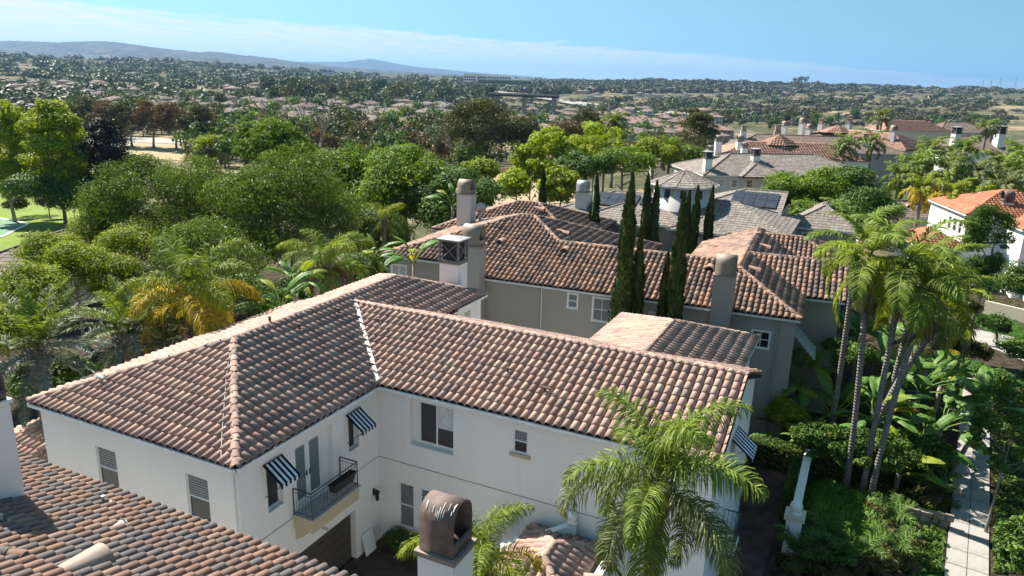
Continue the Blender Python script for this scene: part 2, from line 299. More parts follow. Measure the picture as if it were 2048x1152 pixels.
def build_hills(name, D, prof, depth, seed, mat):
    rng = np.random.default_rng(seed); xs = np.linspace(prof[0][0], prof[-1][0], 260); h = np.interp(xs, [p[0] for p in prof], [p[1] for p in prof])
    k = np.convolve(np.pad(h, 6, 'edge'), np.ones(13)/13, 'valid'); h = k; rows = 26; V = []
    ph = rng.uniform(0, 6, 12)
    for r in range(rows):
        f = r/(rows-1); dist = D+(f-.5)*depth; shp = np.sin(math.pi*min(1, f*1.15)*.5) if f < .87 else math.cos((f-.87)/.13*1.2)
        t = (xs-1024)/FPX/math.cos(PITCH); X = t*dist; hz = (h/FPX*D)*shp
        wob = sum(np.sin(xs*(.011*(i+1.5))+ph[i]+f*(7+i*4))/(i+1.6) for i in range(7))
        V.append(np.stack([X, np.full_like(X, dist), 6+hz*(1+.16*wob*(1-abs(f-.85)))+np.abs(rng.normal(0, .012, len(xs)))*hz.max()*(f > .3)], -1))
    V = np.concatenate(V); n = len(xs); i = (np.arange(rows-1)[:, None]*n+np.arange(n-1)[None]).ravel(); return struct(name, mesh_quads(name, V, np.stack([i, i+1, i+n+1, i+n], -1), smooth=True), mat)
t = NT('hill_mat'); p = pos(t); n = t.noise(.009, 10, .72, vec=p); t.done(t.pbr(t.ramp(n, [(.36, (.012, .014, .01)), (.5, (.035, .037, .026)), (.62, (.11, .095, .07))]), .95, None, .1))
build_hills('hills', 7200, [(-420, 40), (-100, 44), (0, 45), (100, 44), (200, 46), (270, 52), (330, 47), (400, 42), (470, 35), (530, 28), (600, 20), (660, 15), (760, 10), (900, 4), (1010, 0)], 3400, 4, 'hill_mat')
build_hills('distant_peak', 15500, [(430, 8), (560, 15), (640, 18), (700, 21), (722, 25), (745, 31), (768, 26), (800, 20), (850, 15), (950, 8), (1080, 2)], 4000, 9, 'hill_mat')
def haze():
    mb = MB(); mb.box(-26000, 26000, -3000, 24000, -60, 400); o = mb.build('haze', None); t = NT('haze_mat'); v = t.n('ShaderNodeVolumePrincipled')
    v.inputs['Color'].default_value = (.24, .45, .78, 1); v.inputs['Density'].default_value = 5.5e-5; v.inputs['Anisotropy'].default_value = .25
    t.L.new(v.outputs[0], t.out.inputs['Volume']); o.data.materials.append(t.m); tag(o, 'pale blue haze filling the air over the valley', 'haze', kind='stuff')
haze()

# ------------------------------------------------------------------ roofs: tiles
def tile_profile(kind, w):
    if kind == 'barrel':
        r = w*.415; a = np.linspace(math.pi, 0, 7); xs = [-w/2]+list(r*np.cos(a)+w*.05)+[w/2]; zs = [-.012]+list(.0+.142*np.sin(a)**.8)+[-.012]
    elif kind == 'barrel_low':
        r = w*.42; a = np.linspace(math.pi, 0, 4); xs = list(r*np.cos(a))+[w/2+.01]; zs = list(.1*np.sin(a))+[0.0]
    else: xs = [-w/2+.006, w/2-.006]; zs = [.03, .03]
    return np.array(xs), np.array(zs)
def tile_mesh(kind, w, ex):
    xs, zs = tile_profile(kind, w); k = len(xs); L = ex*1.16; up = .06 if kind != 'flat' else .03
    V = np.concatenate([np.stack([xs, np.full(k, -.02), zs+up], -1), np.stack([xs*.97, np.full(k, L), zs], -1), np.stack([xs, np.full(k, -.02), zs+up-.05 if kind != 'flat' else zs*0-.02], -1)])
    Fq = [(i, i+1, k+i+1, k+i) for i in range(k-1)]+[(2*k+i, 2*k+i+1, i+1, i) for i in range(k-1)]
    return V.astype(float), np.array(Fq)
TRNG = np.random.default_rng(7)
class Roof:
    """underlay slab + tiles of one house; local frame of the house empty"""
    def __init__(s, house, mat, kind='barrel', w=.31, ex=.36, singles=0, M=None, singles_pick=None):
        s.h = house; s.mat = mat; s.kind = kind; s.w = w; s.ex = ex; s.under = MB(); s.M = M; s.single_n = singles; s.pend = []; s.V = []; s.L = []; s.T = []; s.tint = []; s.nv = 0; s.caps = []; s.pick = singles_pick; s.tv, s.tf = tile_mesh(kind, w, ex)
    def face(s, pts, tiles=True, drop=.06):
        P = [np.array(p, float) for p in pts]; e = P[1]-P[0]; e /= np.linalg.norm(e); n = np.cross(e, P[2]-P[0]); n /= np.linalg.norm(n)
        if n[2] < 0: n = -n
        up = np.cross(n, e)
        if up[2] < 0: up = -up; e = -e
        Q = [p-n*.012 for p in P]; k = len(Q); lo = [q-np.array([0, 0, .14]) for q in Q]
        s.under.add(Q+lo, [tuple(range(k)), tuple(range(2*k-1, k-1, -1))]+[(i, k+i, k+(i+1) % k, (i+1) % k) for i in range(k)])
        if not tiles: return
        o = P[0]; uv = np.array([((p-o)@e, (p-o)@up) for p in P]); u0, v0 = uv.min(0); u1, v1 = uv.max(0)
        cu = np.arange(u0-s.w/2+TRNG.uniform(0, .1), u1+s.w, s.w); cv = np.arange(-.05, v1+s.ex, s.ex); U, Vv = np.meshgrid(cu, cv); U = U.ravel(); Vv = Vv.ravel()
        c = uv.mean(0); d = np.full(len(U), 9.0); cor = [(du, dv) for du in (-s.w/2, s.w/2) for dv in (0, s.ex*1.16)]; edges = []
        anyin = np.full(len(U), True)
        for i in range(k):
            a = uv[i]; b = uv[(i+1) % k]; t = b-a; ln = np.linalg.norm(t)
            if ln < 1e-6: continue
            nn = np.array([-t[1], t[0]])/ln
            if (c-a)@nn < 0: nn = -nn
            iseave = abs(a[1]-v0) < .02 and abs(b[1]-v0) < .02
            dist = np.stack([(U+du-a[0])*nn[0]+(Vv+dv-a[1])*nn[1] for du, dv in cor])
            if iseave: continue
            d = np.minimum(d, dist.min(0)); anyin &= dist.max(0) > .03
            edges.append((P[i], P[(i+1) % k], nn))
        # jitter and tint
        keep = anyin; U, Vv, d = U[keep], Vv[keep], d[keep]; m = len(U)
        tint = np.clip(TRNG.choice([.12, .3, .5, .68, .9], m, p=[.12, .24, .28, .22, .14])+TRNG.normal(0, .05, m), 0, 1); ju = TRNG.normal(0, .004, m); jv = TRNG.normal(0, .008, m); jn = np.abs(TRNG.normal(0, .004, m))
        org = o+np.outer(U+ju, e)+np.outer(Vv+jv, up)+np.outer(jn, n)
        inside = d > 0
        s.pend.append((org[inside], tint[inside], e, up, n)); B = np.where(~inside)[0]
        if len(B):
            bm = bmesh.new(); lay = bm.faces.layers.float.new('tint'); Rm = np.stack([e, up, n], 1)
            for b in B:
                vs_ = [bm.verts.new(p) for p in (s.tv@Rm.T+org[b])]
                for f in s.tf: bm.faces.new([vs_[i] for i in f])[lay] = tint[b]
            cen = sum(P)/k
            for a, b, _ in edges:
                pn = np.cross(b-a, n); pn /= np.linalg.norm(pn)
                if (cen-a)@pn > 0: pn = -pn
                bmesh.ops.bisect_plane(bm, geom=bm.verts[:]+bm.edges[:]+bm.faces[:], plane_co=a, plane_no=pn, clear_outer=True, dist=1e-5)
            bm.verts.index_update(); Vb = np.array([v.co[:] for v in bm.verts]).reshape(-1, 3); fs = [[v.index for v in f.verts] for f in bm.faces]; s.app(Vb, [i for f in fs for i in f], [len(f) for f in fs], [f[lay] for f in bm.faces]); bm.free()
    def app(s, V, loops, tot, tint):
        if len(tot) == 0: return
        s.V.append(V); s.L.append(np.asarray(loops, int)+s.nv); s.T.append(np.asarray(tot)); s.tint.append(np.asarray(tint, float)); s.nv += len(V)
    def cap(s, p, q, r=.15, lift=.03):
        p = np.array(p, float); q = np.array(q, float)
        if p[2] > q[2]+1e-6: p, q = q, p
        s.caps.append((p, q, r, lift))
    def finish(s, single_caps=True):
        ro = s.under.build('roof', 'underlay', s.h)
        # the largest tiles in view become parts of their own
        cand = []
        if s.single_n:
            for fi, (org, tint, e, up, n) in enumerate(s.pend):
                wp = org@np.array(s.M.to_3x3()).T+np.array(s.M.translation); nw = np.array(s.M.to_3x3())@n; dv = CAM-wp; dist = np.linalg.norm(dv, axis=1); facing = (dv@nw)/dist
                pz = dv/dist[:, None]; rel = wp-CAM; zz = rel@_f; ix = 1024+FPX*(rel@_r2)/zz; iy = 576-FPX*(rel@_u2)/zz
                ok = (ix > 5) & (ix < 2040) & (iy > 5) & (iy < 1147) & (facing > .08)
                if s.pick is not None: ok &= np.array([s.pick(fi, x, y) for x, y in zip(ix, iy)], bool)
                for j in np.where(ok)[0]: cand.append((facing[j]/dist[j]**2, fi, j))
            cand.sort(reverse=True); cand = cand[:s.single_n]
        chosen = {}
        for _, fi, j in cand: chosen.setdefault(fi, set()).add(j)
        variants = []
        if cand:
            for k in range(10): variants.append(mesh_quads('roof_tile', s.tv, s.tf, np.full(len(s.tf), (k+.5)/10), True)); variants[-1].materials.append(MATS[s.mat])
        for fi, (org, tint, e, up, n) in enumerate(s.pend):
            ch = chosen.get(fi, set()); R3 = Matrix([[e[i], up[i], n[i]] for i in range(3)]).to_4x4(); msk = np.ones(len(org), bool)
            for j in sorted(ch):
                msk[j] = False; o = bpy.data.objects.new('roof_tile', variants[min(9, int(tint[j]*10))]); COL.objects.link(o); o.parent = ro; o.matrix_local = Matrix.Translation(org[j])@R3
            og = org[msk]; nt = len(og)
            if nt:
                Rm = np.stack([e, up, n], 1); V = (s.tv@Rm.T)[None]+og[:, None]; kk = len(s.tv); Fq = (s.tf[None]+(np.arange(nt)*kk)[:, None, None]).reshape(-1, 4)
                s.app(V.reshape(-1, 3), Fq.ravel(), np.full(len(Fq), 4), np.repeat(tint[msk], len(s.tf)))
        # ridge and hip caps
        seg = 7; a = np.linspace(math.pi, 0, seg); cl = .40; base = None; cvar = []
        if single_caps:
            for k in range(8):
                mb = MB(); s.capmesh(mb, np.zeros(3), np.array([0, 1., 0]), np.array([0, 0, 1.]), cl, 1.0, a, (k+.5)/8); me = mb.mesh('ridge_tile', True); me.materials.append(MATS[s.mat]); cvar.append(me)
        mbj = MB()
        for p, q, r, lift in s.caps:
            ln = np.linalg.norm(q-p); nn = max(1, int(round(ln/.37))); d = (q-p)/ln; side = np.cross(d, [0, 0, 1.]); side /= np.linalg.norm(side); upv = np.cross(side, d)
            for i in range(nn):
                c = p+d*(ln*i/nn)+upv*lift; tv = TRNG.uniform()
                if single_caps:
                    o = bpy.data.objects.new('ridge_tile', cvar[int(tv*8)]); COL.objects.link(o); o.parent = ro; sc_ = r; jit = TRNG.normal(0, .012)
                    M3 = Matrix([[side[k]*sc_, d[k]*(ln/nn)/.37, upv[k]*sc_] for k in range(3)]).to_4x4(); o.matrix_local = Matrix.Translation(c+side*jit)@M3
                else: s.capmesh(mbj, c, d, upv, ln/nn*1.08, r, a[::2], tv)
        if mbj.n: s.app(np.array(mbj.v), [i for f in mbj.f for i in f], [len(f) for f in mbj.f], mbj.t)
        if s.V:
            me = mesh_polys('tile_field', np.concatenate(s.V), np.concatenate(s.L), np.concatenate(s.T), np.concatenate(s.tint), s.kind != 'flat'); tag(obj('tile_field', me, s.mat, ro), kind='stuff')
        return ro
    @staticmethod
    def capmesh(mb, c, d, upv, ln, r, a, tint):
        side = np.cross(d, upv); k = len(a); V = []
        for y, sc_, hz in ((-.02, 1.08, .12), (ln, .92, 0), (-.02, .9, -.06)):
            for t in a: V.append(c+d*y+side*(math.cos(t)*r*sc_)+upv*((math.sin(t)*.95*r*sc_)+hz*r-.02))
        mb.add(V, [(i, i+1, k+i+1, k+i) for i in range(k-1)]+[(2*k+i, 2*k+i+1, i+1, i) for i in range(k-1)], tint)
    def block(s, x0, x1, y0, y1, ze, zr, axis='x', ends=('hip', 'hip'), hide=(), caps=True, capr=.15, nocap=()):
        """hip or gable roof over a rectangle; faces: f(ront) r(ight) b(ack) l(eft)"""
        f = s.face; T = lambda k: k not in hide
        if axis == 'x':
            ym = (y0+y1)/2; w = (y1-y0)/2; xa = x0+(w if ends[0] == 'hip' else 0); xb = x1-(w if ends[1] == 'hip' else 0); A = (xa, ym, zr); B = (xb, ym, zr)
            f([(x0, y0, ze), (x1, y0, ze), B, A] if xb-xa > .02 else [(x0, y0, ze), (x1, y0, ze), B], T('f')); f([(x1, y1, ze), (x0, y1, ze), A, B] if xb-xa > .02 else [(x1, y1, ze), (x0, y1, ze), A], T('b'))
            if ends[0] == 'hip': f([(x0, y1, ze), (x0, y0, ze), A], T('l'))
            if ends[1] == 'hip': f([(x1, y0, ze), (x1, y1, ze), B], T('r'))
            cl = [('l', (x0, y0, ze), A), ('l2', (x0, y1, ze), A)] if ends[0] == 'hip' else []
            cl += [('r', (x1, y0, ze), B), ('r2', (x1, y1, ze), B)] if ends[1] == 'hip' else []
        else:
            xm = (x0+x1)/2; w = (x1-x0)/2; ya = y0+(w if ends[0] == 'hip' else 0); yb = y1-(w if ends[1] == 'hip' else 0); A = (xm, ya, zr); B = (xm, yb, zr)
            f([(x1, y0, ze), (x1, y1, ze), B, A] if yb-ya > .02 else [(x1, y0, ze), (x1, y1, ze), B], T('r')); f([(x0, y1, ze), (x0, y0, ze), A, B] if yb-ya > .02 else [(x0, y1, ze), (x0, y0, ze), A], T('l'))
            if ends[0] == 'hip': f([(x0, y0, ze), (x1, y0, ze), A], T('f'))
            if ends[1] == 'hip': f([(x1, y1, ze), (x0, y1, ze), B], T('b'))
            cl = [('l', (x0, y0, ze), A), ('r', (x1, y0, ze), A)] if ends[0] == 'hip' else []
            cl += [('l2', (x0, y1, ze), B), ('r2', (x1, y1, ze), B)] if ends[1] == 'hip' else []
        if caps:
            for k, p, q in cl:
                if k not in nocap: s.cap(p, q, capr)
            if np.linalg.norm(np.array(A)-np.array(B)) > .1 and 'ridge' not in nocap: s.cap(A, B, capr)
        return A, B

# ------------------------------------------------------------------ walls, windows, chimneys
def wall(house, p, q, z0, z1, holes=(), mat='stucco_white', depth=.16, name='wall', top=None):
    """wall from p to q (outside on the right hand of p->q) with openings (s0, s1, za, zb[, depth])"""
    p = np.array([*p, 0.]); q = np.array([*q, 0.]); L = np.linalg.norm(q-p); e = (q-p)/L; n = np.array([e[1], -e[0], 0]); mb = MB()
    P = lambda s_, z, d=0: p+e*s_-n*d+np.array([0, 0, z])
    ss = sorted({0, L, *[h[0] for h in holes], *[h[1] for h in holes]}); zs = sorted({z0, z1, *[h[2] for h in holes], *[h[3] for h in holes]})
    for a, b in zip(ss[:-1], ss[1:]):
        for c, d in zip(zs[:-1], zs[1:]):
            m_ = ((a+b)/2, (c+d)/2)
            if any(h[0] < m_[0] < h[1] and h[2] < m_[1] < h[3] for h in holes): continue
            mb.quad(P(a, c), P(b, c), P(b, d), P(a, d))
    for h in holes:
        a, b, c, d = h[:4]; dp = h[4] if len(h) > 4 else depth
        mb.quad(P(a, c), P(a, c, dp), P(b, c, dp), P(b, c)); mb.quad(P(a, d), P(b, d), P(b, d, dp), P(a, d, dp)); mb.quad(P(a, c), P(a, d), P(a, d, dp), P(a, c, dp)); mb.quad(P(b, c), P(b, c, dp), P(b, d, dp), P(b, d))
        mb.quad(P(a, c, dp), P(a, d, dp), P(b, d, dp), P(b, c, dp))
    if top is not None: mb.add([P(0, z1), P(L, z1), P(L*top[0], top[1])], ((0, 1, 2),))
    mb.build(name, mat, house); return (p, e, n, L)
def window(house, w, s0, s1, z0, z1, d=.10, style='double', blind=None, frame='trim_white', sill=None, fw=.055, glass='glass', surround=0):
    p, e, n, _ = w; P = lambda s_, z, dd: p+e*s_-n*dd+np.array([0, 0, z]); E = lambda k: e*k; Nn = lambda k: n*k; Z = lambda k: np.array([0, 0, k])
    mb = MB(); bar = lambda a, b, c, f: mb.obox(P(a, c, d), E(b-a), Z(f-c), Nn(.05))
    bar(s0, s1, z0, z0+fw); bar(s0, s1, z1-fw, z1); bar(s0, s0+fw, z0+fw, z1-fw); bar(s1-fw, s1, z0+fw, z1-fw); zm = (z0+z1)/2; sm = (s0+s1)/2; panes = []
    if style == 'double': bar(s0+fw, s1-fw, zm-fw*.4, zm+fw*.4); panes = [(s0+fw, s1-fw, z0+fw, zm-fw*.4), (s0+fw, s1-fw, zm+fw*.4, z1-fw)]
    elif style == 'slider': bar(sm-fw*.5, sm+fw*.5, z0+fw, z1-fw); panes = [(s0+fw, sm-fw*.5, z0+fw, z1-fw), (sm+fw*.5, s1-fw, z0+fw, z1-fw)]
    elif style == 'quad':
        bar(sm-fw*.3, sm+fw*.3, z0+fw, z1-fw); bar(s0+fw, sm-fw*.3, zm-fw*.3, zm+fw*.3); bar(sm+fw*.3, s1-fw, zm-fw*.3, zm+fw*.3); panes = [(a, b, c, f) for a, b in ((s0+fw, sm-fw*.3), (sm+fw*.3, s1-fw)) for c, f in ((z0+fw, zm-fw*.3), (zm+fw*.3, z1-fw))]
    else: panes = [(s0+fw, s1-fw, z0+fw, z1-fw)]
    if surround:
        for a, b, c, f in ((s0-surround, s1+surround, z1, z1+surround), (s0-surround, s1+surround, z0-surround, z0), (s0-surround, s0, z0, z1), (s1, s1+surround, z0, z1)): mb.obox(P(a, c, 0), E(b-a), Z(f-c), Nn(.035))
    o = mb.build('window', frame, house)
    for i, (a, b, c, f) in enumerate(panes):
        g = MB(); g.obox(P(a, c, d), E(b-a), Z(f-c), Nn(.012)); g.build('pane', glass, o)
        if blind and i in blind:
            sl = MB(); k = max(3, int((f-c)/.085))
            for j in range(k):
                zz = c+(f-c)*(j+.12)/k; sl.obox(P(a+.015, zz, d-.013), E(b-a-.03), Z((f-c)/k*.72)+Nn(.002), Nn(.008))
            sl.build('blind', blind[i], o)
    if sill:
        mb = MB(); mb.obox(P(s0-.12, z0-.15, 0), E(s1-s0+.24), Z(.13), Nn(.07)); mb.build('sill', sill, o)
    return o
def vault_cap(mb, cx, cy, z, wx, wy, h, axis='y', th=.03, open_ends=True, k=9):
    """barrel-vaulted sheet-metal hood, vault axis along x or y"""
    a = np.linspace(0, math.pi, k); w = (wx if axis == 'y' else wy)/2; L = (wy if axis == 'y' else wx)/2; hs = h-w*.95
    pro = [(-w, 0)]+[(-w*math.cos(t), hs+w*.95*math.sin(t)) for t in a]+[(w, 0)]; pi = [(x*(1-th/w), max(0, zz-th) if zz > 0 else 0) for x, zz in pro]; n = len(pro); V = []
    for y in (-L, L):
        for pr in (pro, pi):
            for x, zz in pr: V.append((cx+x, cy+y, z+zz) if axis == 'y' else (cx+y, cy+x, z+zz))
    Fs = []
    for i in range(n-1): Fs += [(i, i+1, 2*n+i+1, 2*n+i), (n+i+1, n+i, 3*n+i, 3*n+i+1), (i, n+i, n+i+1, i+1), (2*n+i, 2*n+i+1, 3*n+i+1, 3*n+i)]
    mb.add(V, Fs)
def chimney(house, cx, cy, z0, z1, wx, wy, mat, cap='vault', capmat='cap_taupe', caph=.95, axis='y', crown='cap_taupe', flare=0):
    mb = MB(); mb.box(cx-wx/2, cx+wx/2, cy-wy/2, cy+wy/2, z0, z1)
    if flare: mb.add([(cx+a*wx/2*(1+flare*b), cy+c*wy/2*(1+flare*.6*b), z) for z, b in ((z0, 1), ((z0+z1)/2, .003)) for a, c in ((-1, -1), (1, -1), (1, 1), (-1, 1))], [(i, (i+1) % 4, 4+(i+1) % 4, 4+i) for i in range(4)])
    o = mb.build('chimney', mat, house); mb = MB(); mb.box(cx-wx/2-.05, cx+wx/2+.05, cy-wy/2-.05, cy+wy/2+.05, z1, z1+.09); mb.build('crown', crown, o)
    zb = z1+.09
    if cap == 'vault':
        mb = MB(); vault_cap(mb, cx, cy, zb, wx*.94, wy*.94, caph, axis); mb.box(cx-wx*.3, cx+wx*.3, cy-wy*.3, cy+wy*.3, zb, zb+.12)
        b = .035; L = (wy if axis == 'y' else wx)*.47; w_ = (wx if axis == 'y' else wy)*.47
        for sgn in (-1, 1):                  # low kick plate across each arched opening
            if axis == 'y': mb.box(cx-w_+.03, cx+w_-.03, cy+sgn*L-.02*(sgn > 0)-.0*(sgn < 0), cy+sgn*L+.02*(sgn < 0), zb, zb+caph*.28)
            else: mb.box(cx+sgn*L-.02*(sgn > 0), cx+sgn*L+.02*(sgn < 0), cy-w_+.03, cy+w_-.03, zb, zb+caph*.28)
        mb.build('hood', capmat, o, True)
        mb = MB(); mb.lathe((cx, cy, zb+.1), [(wx*.16, 0), (wx*.16, caph*.5)], 10); mb.build('flue', 'shade_dark', o)
    elif cap == 'lantern':
        mb = MB(); a, b2 = wx/2-.02, wy/2-.02
        for sx in (-1, 1):
            for sy in (-1, 1): mb.box(cx+sx*a-.05, cx+sx*a+.05, cy+sy*b2-.05, cy+sy*b2+.05, zb, zb+caph)
        for zz in (zb, zb+caph-.1):
            for sy in (-1, 1): mb.box(cx-a+.05, cx+a-.05, cy+sy*b2-.04, cy+sy*b2+.04, zz, zz+.1)
            for sx in (-1, 1): mb.box(cx+sx*a-.04, cx+sx*a+.04, cy-b2+.05, cy+b2-.05, zz, zz+.1)
        for sy in (-1, 1):
            for s1 in (-1, 1): mb.tube([(cx-s1*a, cy+sy*b2, zb+.1), (cx+s1*a, cy+sy*b2, zb+caph-.1)], .03, 4)
        for sx in (-1, 1):
            for s1 in (-1, 1): mb.tube([(cx+sx*a, cy-s1*b2, zb+.1), (cx+sx*a, cy+s1*b2, zb+caph-.1)], .03, 4)
        mb.build('lantern', 'lattice_grey', o); mb = MB(); mb.box(cx-a+.09, cx+a-.09, cy-b2+.09, cy+b2-.09, zb, zb+caph-.06); mb.build('screen', 'shade_dark', o)
        mb = MB(); r0, r1 = wx/2+.14, wy/2+.14; mb.add([(cx+i*r0, cy+j*r1, zb+caph) for i, j in ((-1, -1), (1, -1), (1, 1), (-1, 1))]+[(cx+i*r0, cy+j*r1, zb+caph+.05) for i, j in ((-1, -1), (1, -1), (1, 1), (-1, 1))]+[(cx, cy, zb+caph+.17)], [(3, 2, 1, 0)]+[(i, (i+1) % 4, 4+(i+1) % 4, 4+i) for i in range(4)]+[(4+i, 4+(i+1) % 4, 8) for i in range(4)]); mb.build('lid', 'steel_light', o)
    elif cap == 'box':
        mb = MB(); mb.box(cx-wx*.4, cx+wx*.4, cy-wy*.4, cy+wy*.4, zb, zb+caph); mb.box(cx-wx*.52, cx+wx*.52, cy-wy*.52, cy+wy*.52, zb+caph, zb+caph+.08); mb.build('hood', capmat, o)
    return o
def roof_pipe(house, x, y, zroof, h=.35, r=.05, mat='pipe_brown', flash=True):
    mb = MB(); mb.lathe((x, y, zroof-.1), [(r, 0), (r, h+.1), (r*1.25, h+.1), (r*1.25, h+.16)], 10); o = mb.build('vent_pipe', mat, house, False)
    if flash: mb = MB(); mb.box(x-.16, x+.16, y-.2, y+.16, zroof+.07, zroof+.10); mb.build('flashing', mat, o)
    return o
def dormer_vent(house, c, d, up, w=.6, L=.75, mat='vent_red'):
    """half-round louvred attic vent: c on the roof plane, d downslope unit vector"""
    c = np.array(c, float); d = np.array(d, float); up = np.array([0, 0, 1.]); dh = np.array([d[0], d[1], 0]); dh /= np.linalg.norm(dh); s_ = np.cross(dh, up); a = np.linspace(0, math.pi, 9); V = []
    for y, k in ((L*.55, 1), (-L*.45, .25)):
        base = c+d*y
        for t in a: V.append(base+s_*(w/2*math.cos(t)*(.5+.5*k))+up*(w*.58*math.sin(t)*k+.06))
    n = 9; mb = MB(); mb.add(V, [(i, i+1, n+i+1, n+i) for i in range(n-1)]); f = c+d*(L*.55)
    mb.add([f+s_*(w/2*math.cos(t))+up*(w*.58*math.sin(t)+.06)-dh*.02 for t in a]+[f+s_*(w/2*.8*math.cos(t))+up*(w*.58*.8*math.sin(t)+.06)-dh*.02 for t in a], [(i, i+1, n+i+1, n+i) for i in range(n-1)])
    o = mb.build('attic_vent', mat, house, True); mb = MB(); mb.add([f+s_*(w/2*.82*math.cos(t))+up*(w*.58*.82*math.sin(t)+.06)-dh*.06 for t in a], [tuple(range(n))])
    for j in range(3): mb.obox(f-s_*w*.36-dh*.055+up*(.1+j*.07), s_*w*.72*(1-.12*j*j*.5), up*.015, dh*.03)
    mb.build('louvre', 'shade_dark', o); return o

# ------------------------------------------------------------------ house frames
class Frame:
    def __init__(s, o, ang):
        s.o = np.array([o[0], o[1], 0.]); s.a = RAD(ang); s.v = np.array([math.cos(s.a), math.sin(s.a), 0]); s.u = np.array([-s.v[1], s.v[0], 0]); s.M = Matrix.Translation(s.o)@Matrix.Rotation(s.a, 4, 'Z')
    def loc(s, P): P = np.asarray(P)-s.o; return np.array([P@s.v, P@s.u, P[2]])
    def glob(s, a, b, z): p = s.o+s.v*a+s.u*b; return np.array([p[0], p[1], z])
    def plane(s, x, y, nrm, k):             # sight line meets n.p = k in local coordinates
        c = s.loc(CAM); d = s.loc(s.o+ray(x, y)); nrm = np.array(nrm, float); t = (k-nrm@c)/(nrm@d); return c+d*t
    def pA(s, x, y, a): return s.plane(x, y, (1, 0, 0), a)
    def pB(s, x, y, b): return s.plane(x, y, (0, 1, 0), b)
    def pZ(s, x, y, z): return s.plane(x, y, (0, 0, 1), z)
    def house(s, name, label, cat='house', group=None): return thing(name, label, cat, tuple(s.o), s.a, group)
FA = Frame(at_z(757, 770, 6.0), -25.4); FB = Frame((-3.618, 43.844), -22.07)
def gutter(h, p, q, z, out=(0, -1), mat='trim_white', w=.09, hh=.11):
    p = np.array([*p, z]); q = np.array([*q, z]); n = np.array([*out, 0.]); mb = MB(); mb.obox(p+n*.02+np.array([0, 0, -hh-.02]), q-p, n*w, np.array([0, 0, hh])); return mb.build('gutter', mat, h)
def pipe(h, pts, r, mat, name='downspout'): mb = MB(); mb.tube(pts, r, 6); return mb.build(name, mat, h)

# ------------------------------------------------------------------ the white house
A = FA.house('white_house', 'white stucco two-storey house with rose clay tile roof and striped awnings')
def pickA(fi, x, y): return not (1080 < x < 1520 and y > 830)
ra = Roof(A, 'clay_rose', 'barrel', .31, .445, 300, FA.M, pickA)
ra.block(-9.74, 0, -7.25, 6.5, 6, 7.68, 'y', ('hip', 'gable'), hide=('b',), nocap=('ridge',)); ra.cap((-4.87, -2.38, 7.68), (-4.87, 8.3, 7.68))
ra.block(-8.24, -1.5, 6.4, 11.7, 6.51, 7.68, 'y', ('gable', 'hip'), nocap=('ridge',))
ra.block(-4.3, 12.95, 0, 8.6, 6, 7.48, 'x', ('gable', 'gable'))
ra.block(5.35, 12.05, 4.4, 13.8, 5.84, 7.0, 'y', ('gable', 'hip'))
ra.block(-15.2, -9.7, -7.2, 3.0, 2.5, 3.45, 'y', ('hip', 'hip'))                       # one-storey wing on the left
ra.block(6.7, 9.3, -3.5, -.1, 1.9, 2.4, 'y', ('hip', 'hip'))
roofA = ra.finish()
WL = wall(A, (-9.54, -7.05), (-.2, -7.05), GZ, 5.95, [(2.79, 3.79, 3.42, 4.98, .1), (7.09, 8.06, 3.5, 5.1, .1)])
for s0, s1, z0, z1 in ((2.79, 3.79, 3.42, 4.98), (7.09, 8.06, 3.5, 5.1)): window(A, WL, s0, s1, z0, z1, .09, 'double', {1: 'blind_grey'}, fw=.05)
WF = wall(A, (-.2, -7.05), (-.2, .2), GZ, 5.95, [(1.2, 1.92, 3.62, 5.25, .24), (2.55, 4.5, 2.95, 5.42, .22), (5.4, 6.02, 3.85, 5.25, .24), (2.1, 5.65, GZ, 1.3, .28)])
window(A, WF, 1.2, 1.92, 3.62, 5.25, .235, 'single', None); window(A, WF, 5.4, 6.02, 3.85, 5.25, .235, 'single', None)
def french_door():
    p, e, n, _ = WF; P = lambda s_, z, d: p+e*s_-n*d+np.array([0, 0, z]); d0 = bpy.data.objects
    for a, b in ((2.57, 3.3), (3.3, 4.03)):
        mb = MB(); fw = .11
        for s0, s1, z0, z1 in ((a, b, 2.97, 3.2), (a, b, 5.18, 5.3), (a, a+fw, 3.2, 5.18), (b-fw, b, 3.2, 5.18)): mb.obox(P(s0, z0, .21), e*(s1-s0-.006), (0, 0, z1-z0), n*.06)
        o = mb.build('balcony_door', 'trim_white', A); g = MB(); g.obox(P(a+fw, 3.2, .2), e*(b-a-2*fw), (0, 0, 1.98), n*.015); g.build('pane', 'glass', o)
        sl = MB()
        for j in range(22): sl.obox(P(a+fw+.02, 3.23+j*.088, .183), e*(b-a-2*fw-.04), (0, 0, .06), n*.006)
        sl.build('blind', 'door_teal', o)
        hd = MB(); sx = b-.07 if a < 3 else a+.07; hd.obox(P(sx-.02, 3.95, .15), e*.04, (0, 0, .2), n*.02); hd.obox(P(sx-.02 if a < 3 else sx-.0, 4.06, .13), e*(-.12 if a < 3 else .12), (0, 0, .02), n*.03); hd.build('handle', 'iron_black', o)
    mb = MB()
    for s0, s1, z0, z1 in ((2.55, 2.57, 2.95, 5.42), (4.03, 4.12, 2.95, 5.42), (2.57, 4.03, 5.3, 5.42)): mb.obox(P(s0, z0, .215), e*(s1-s0), (0, 0, z1-z0), n*.08)
    mb.build('door_frame', 'trim_white', A)
french_door()
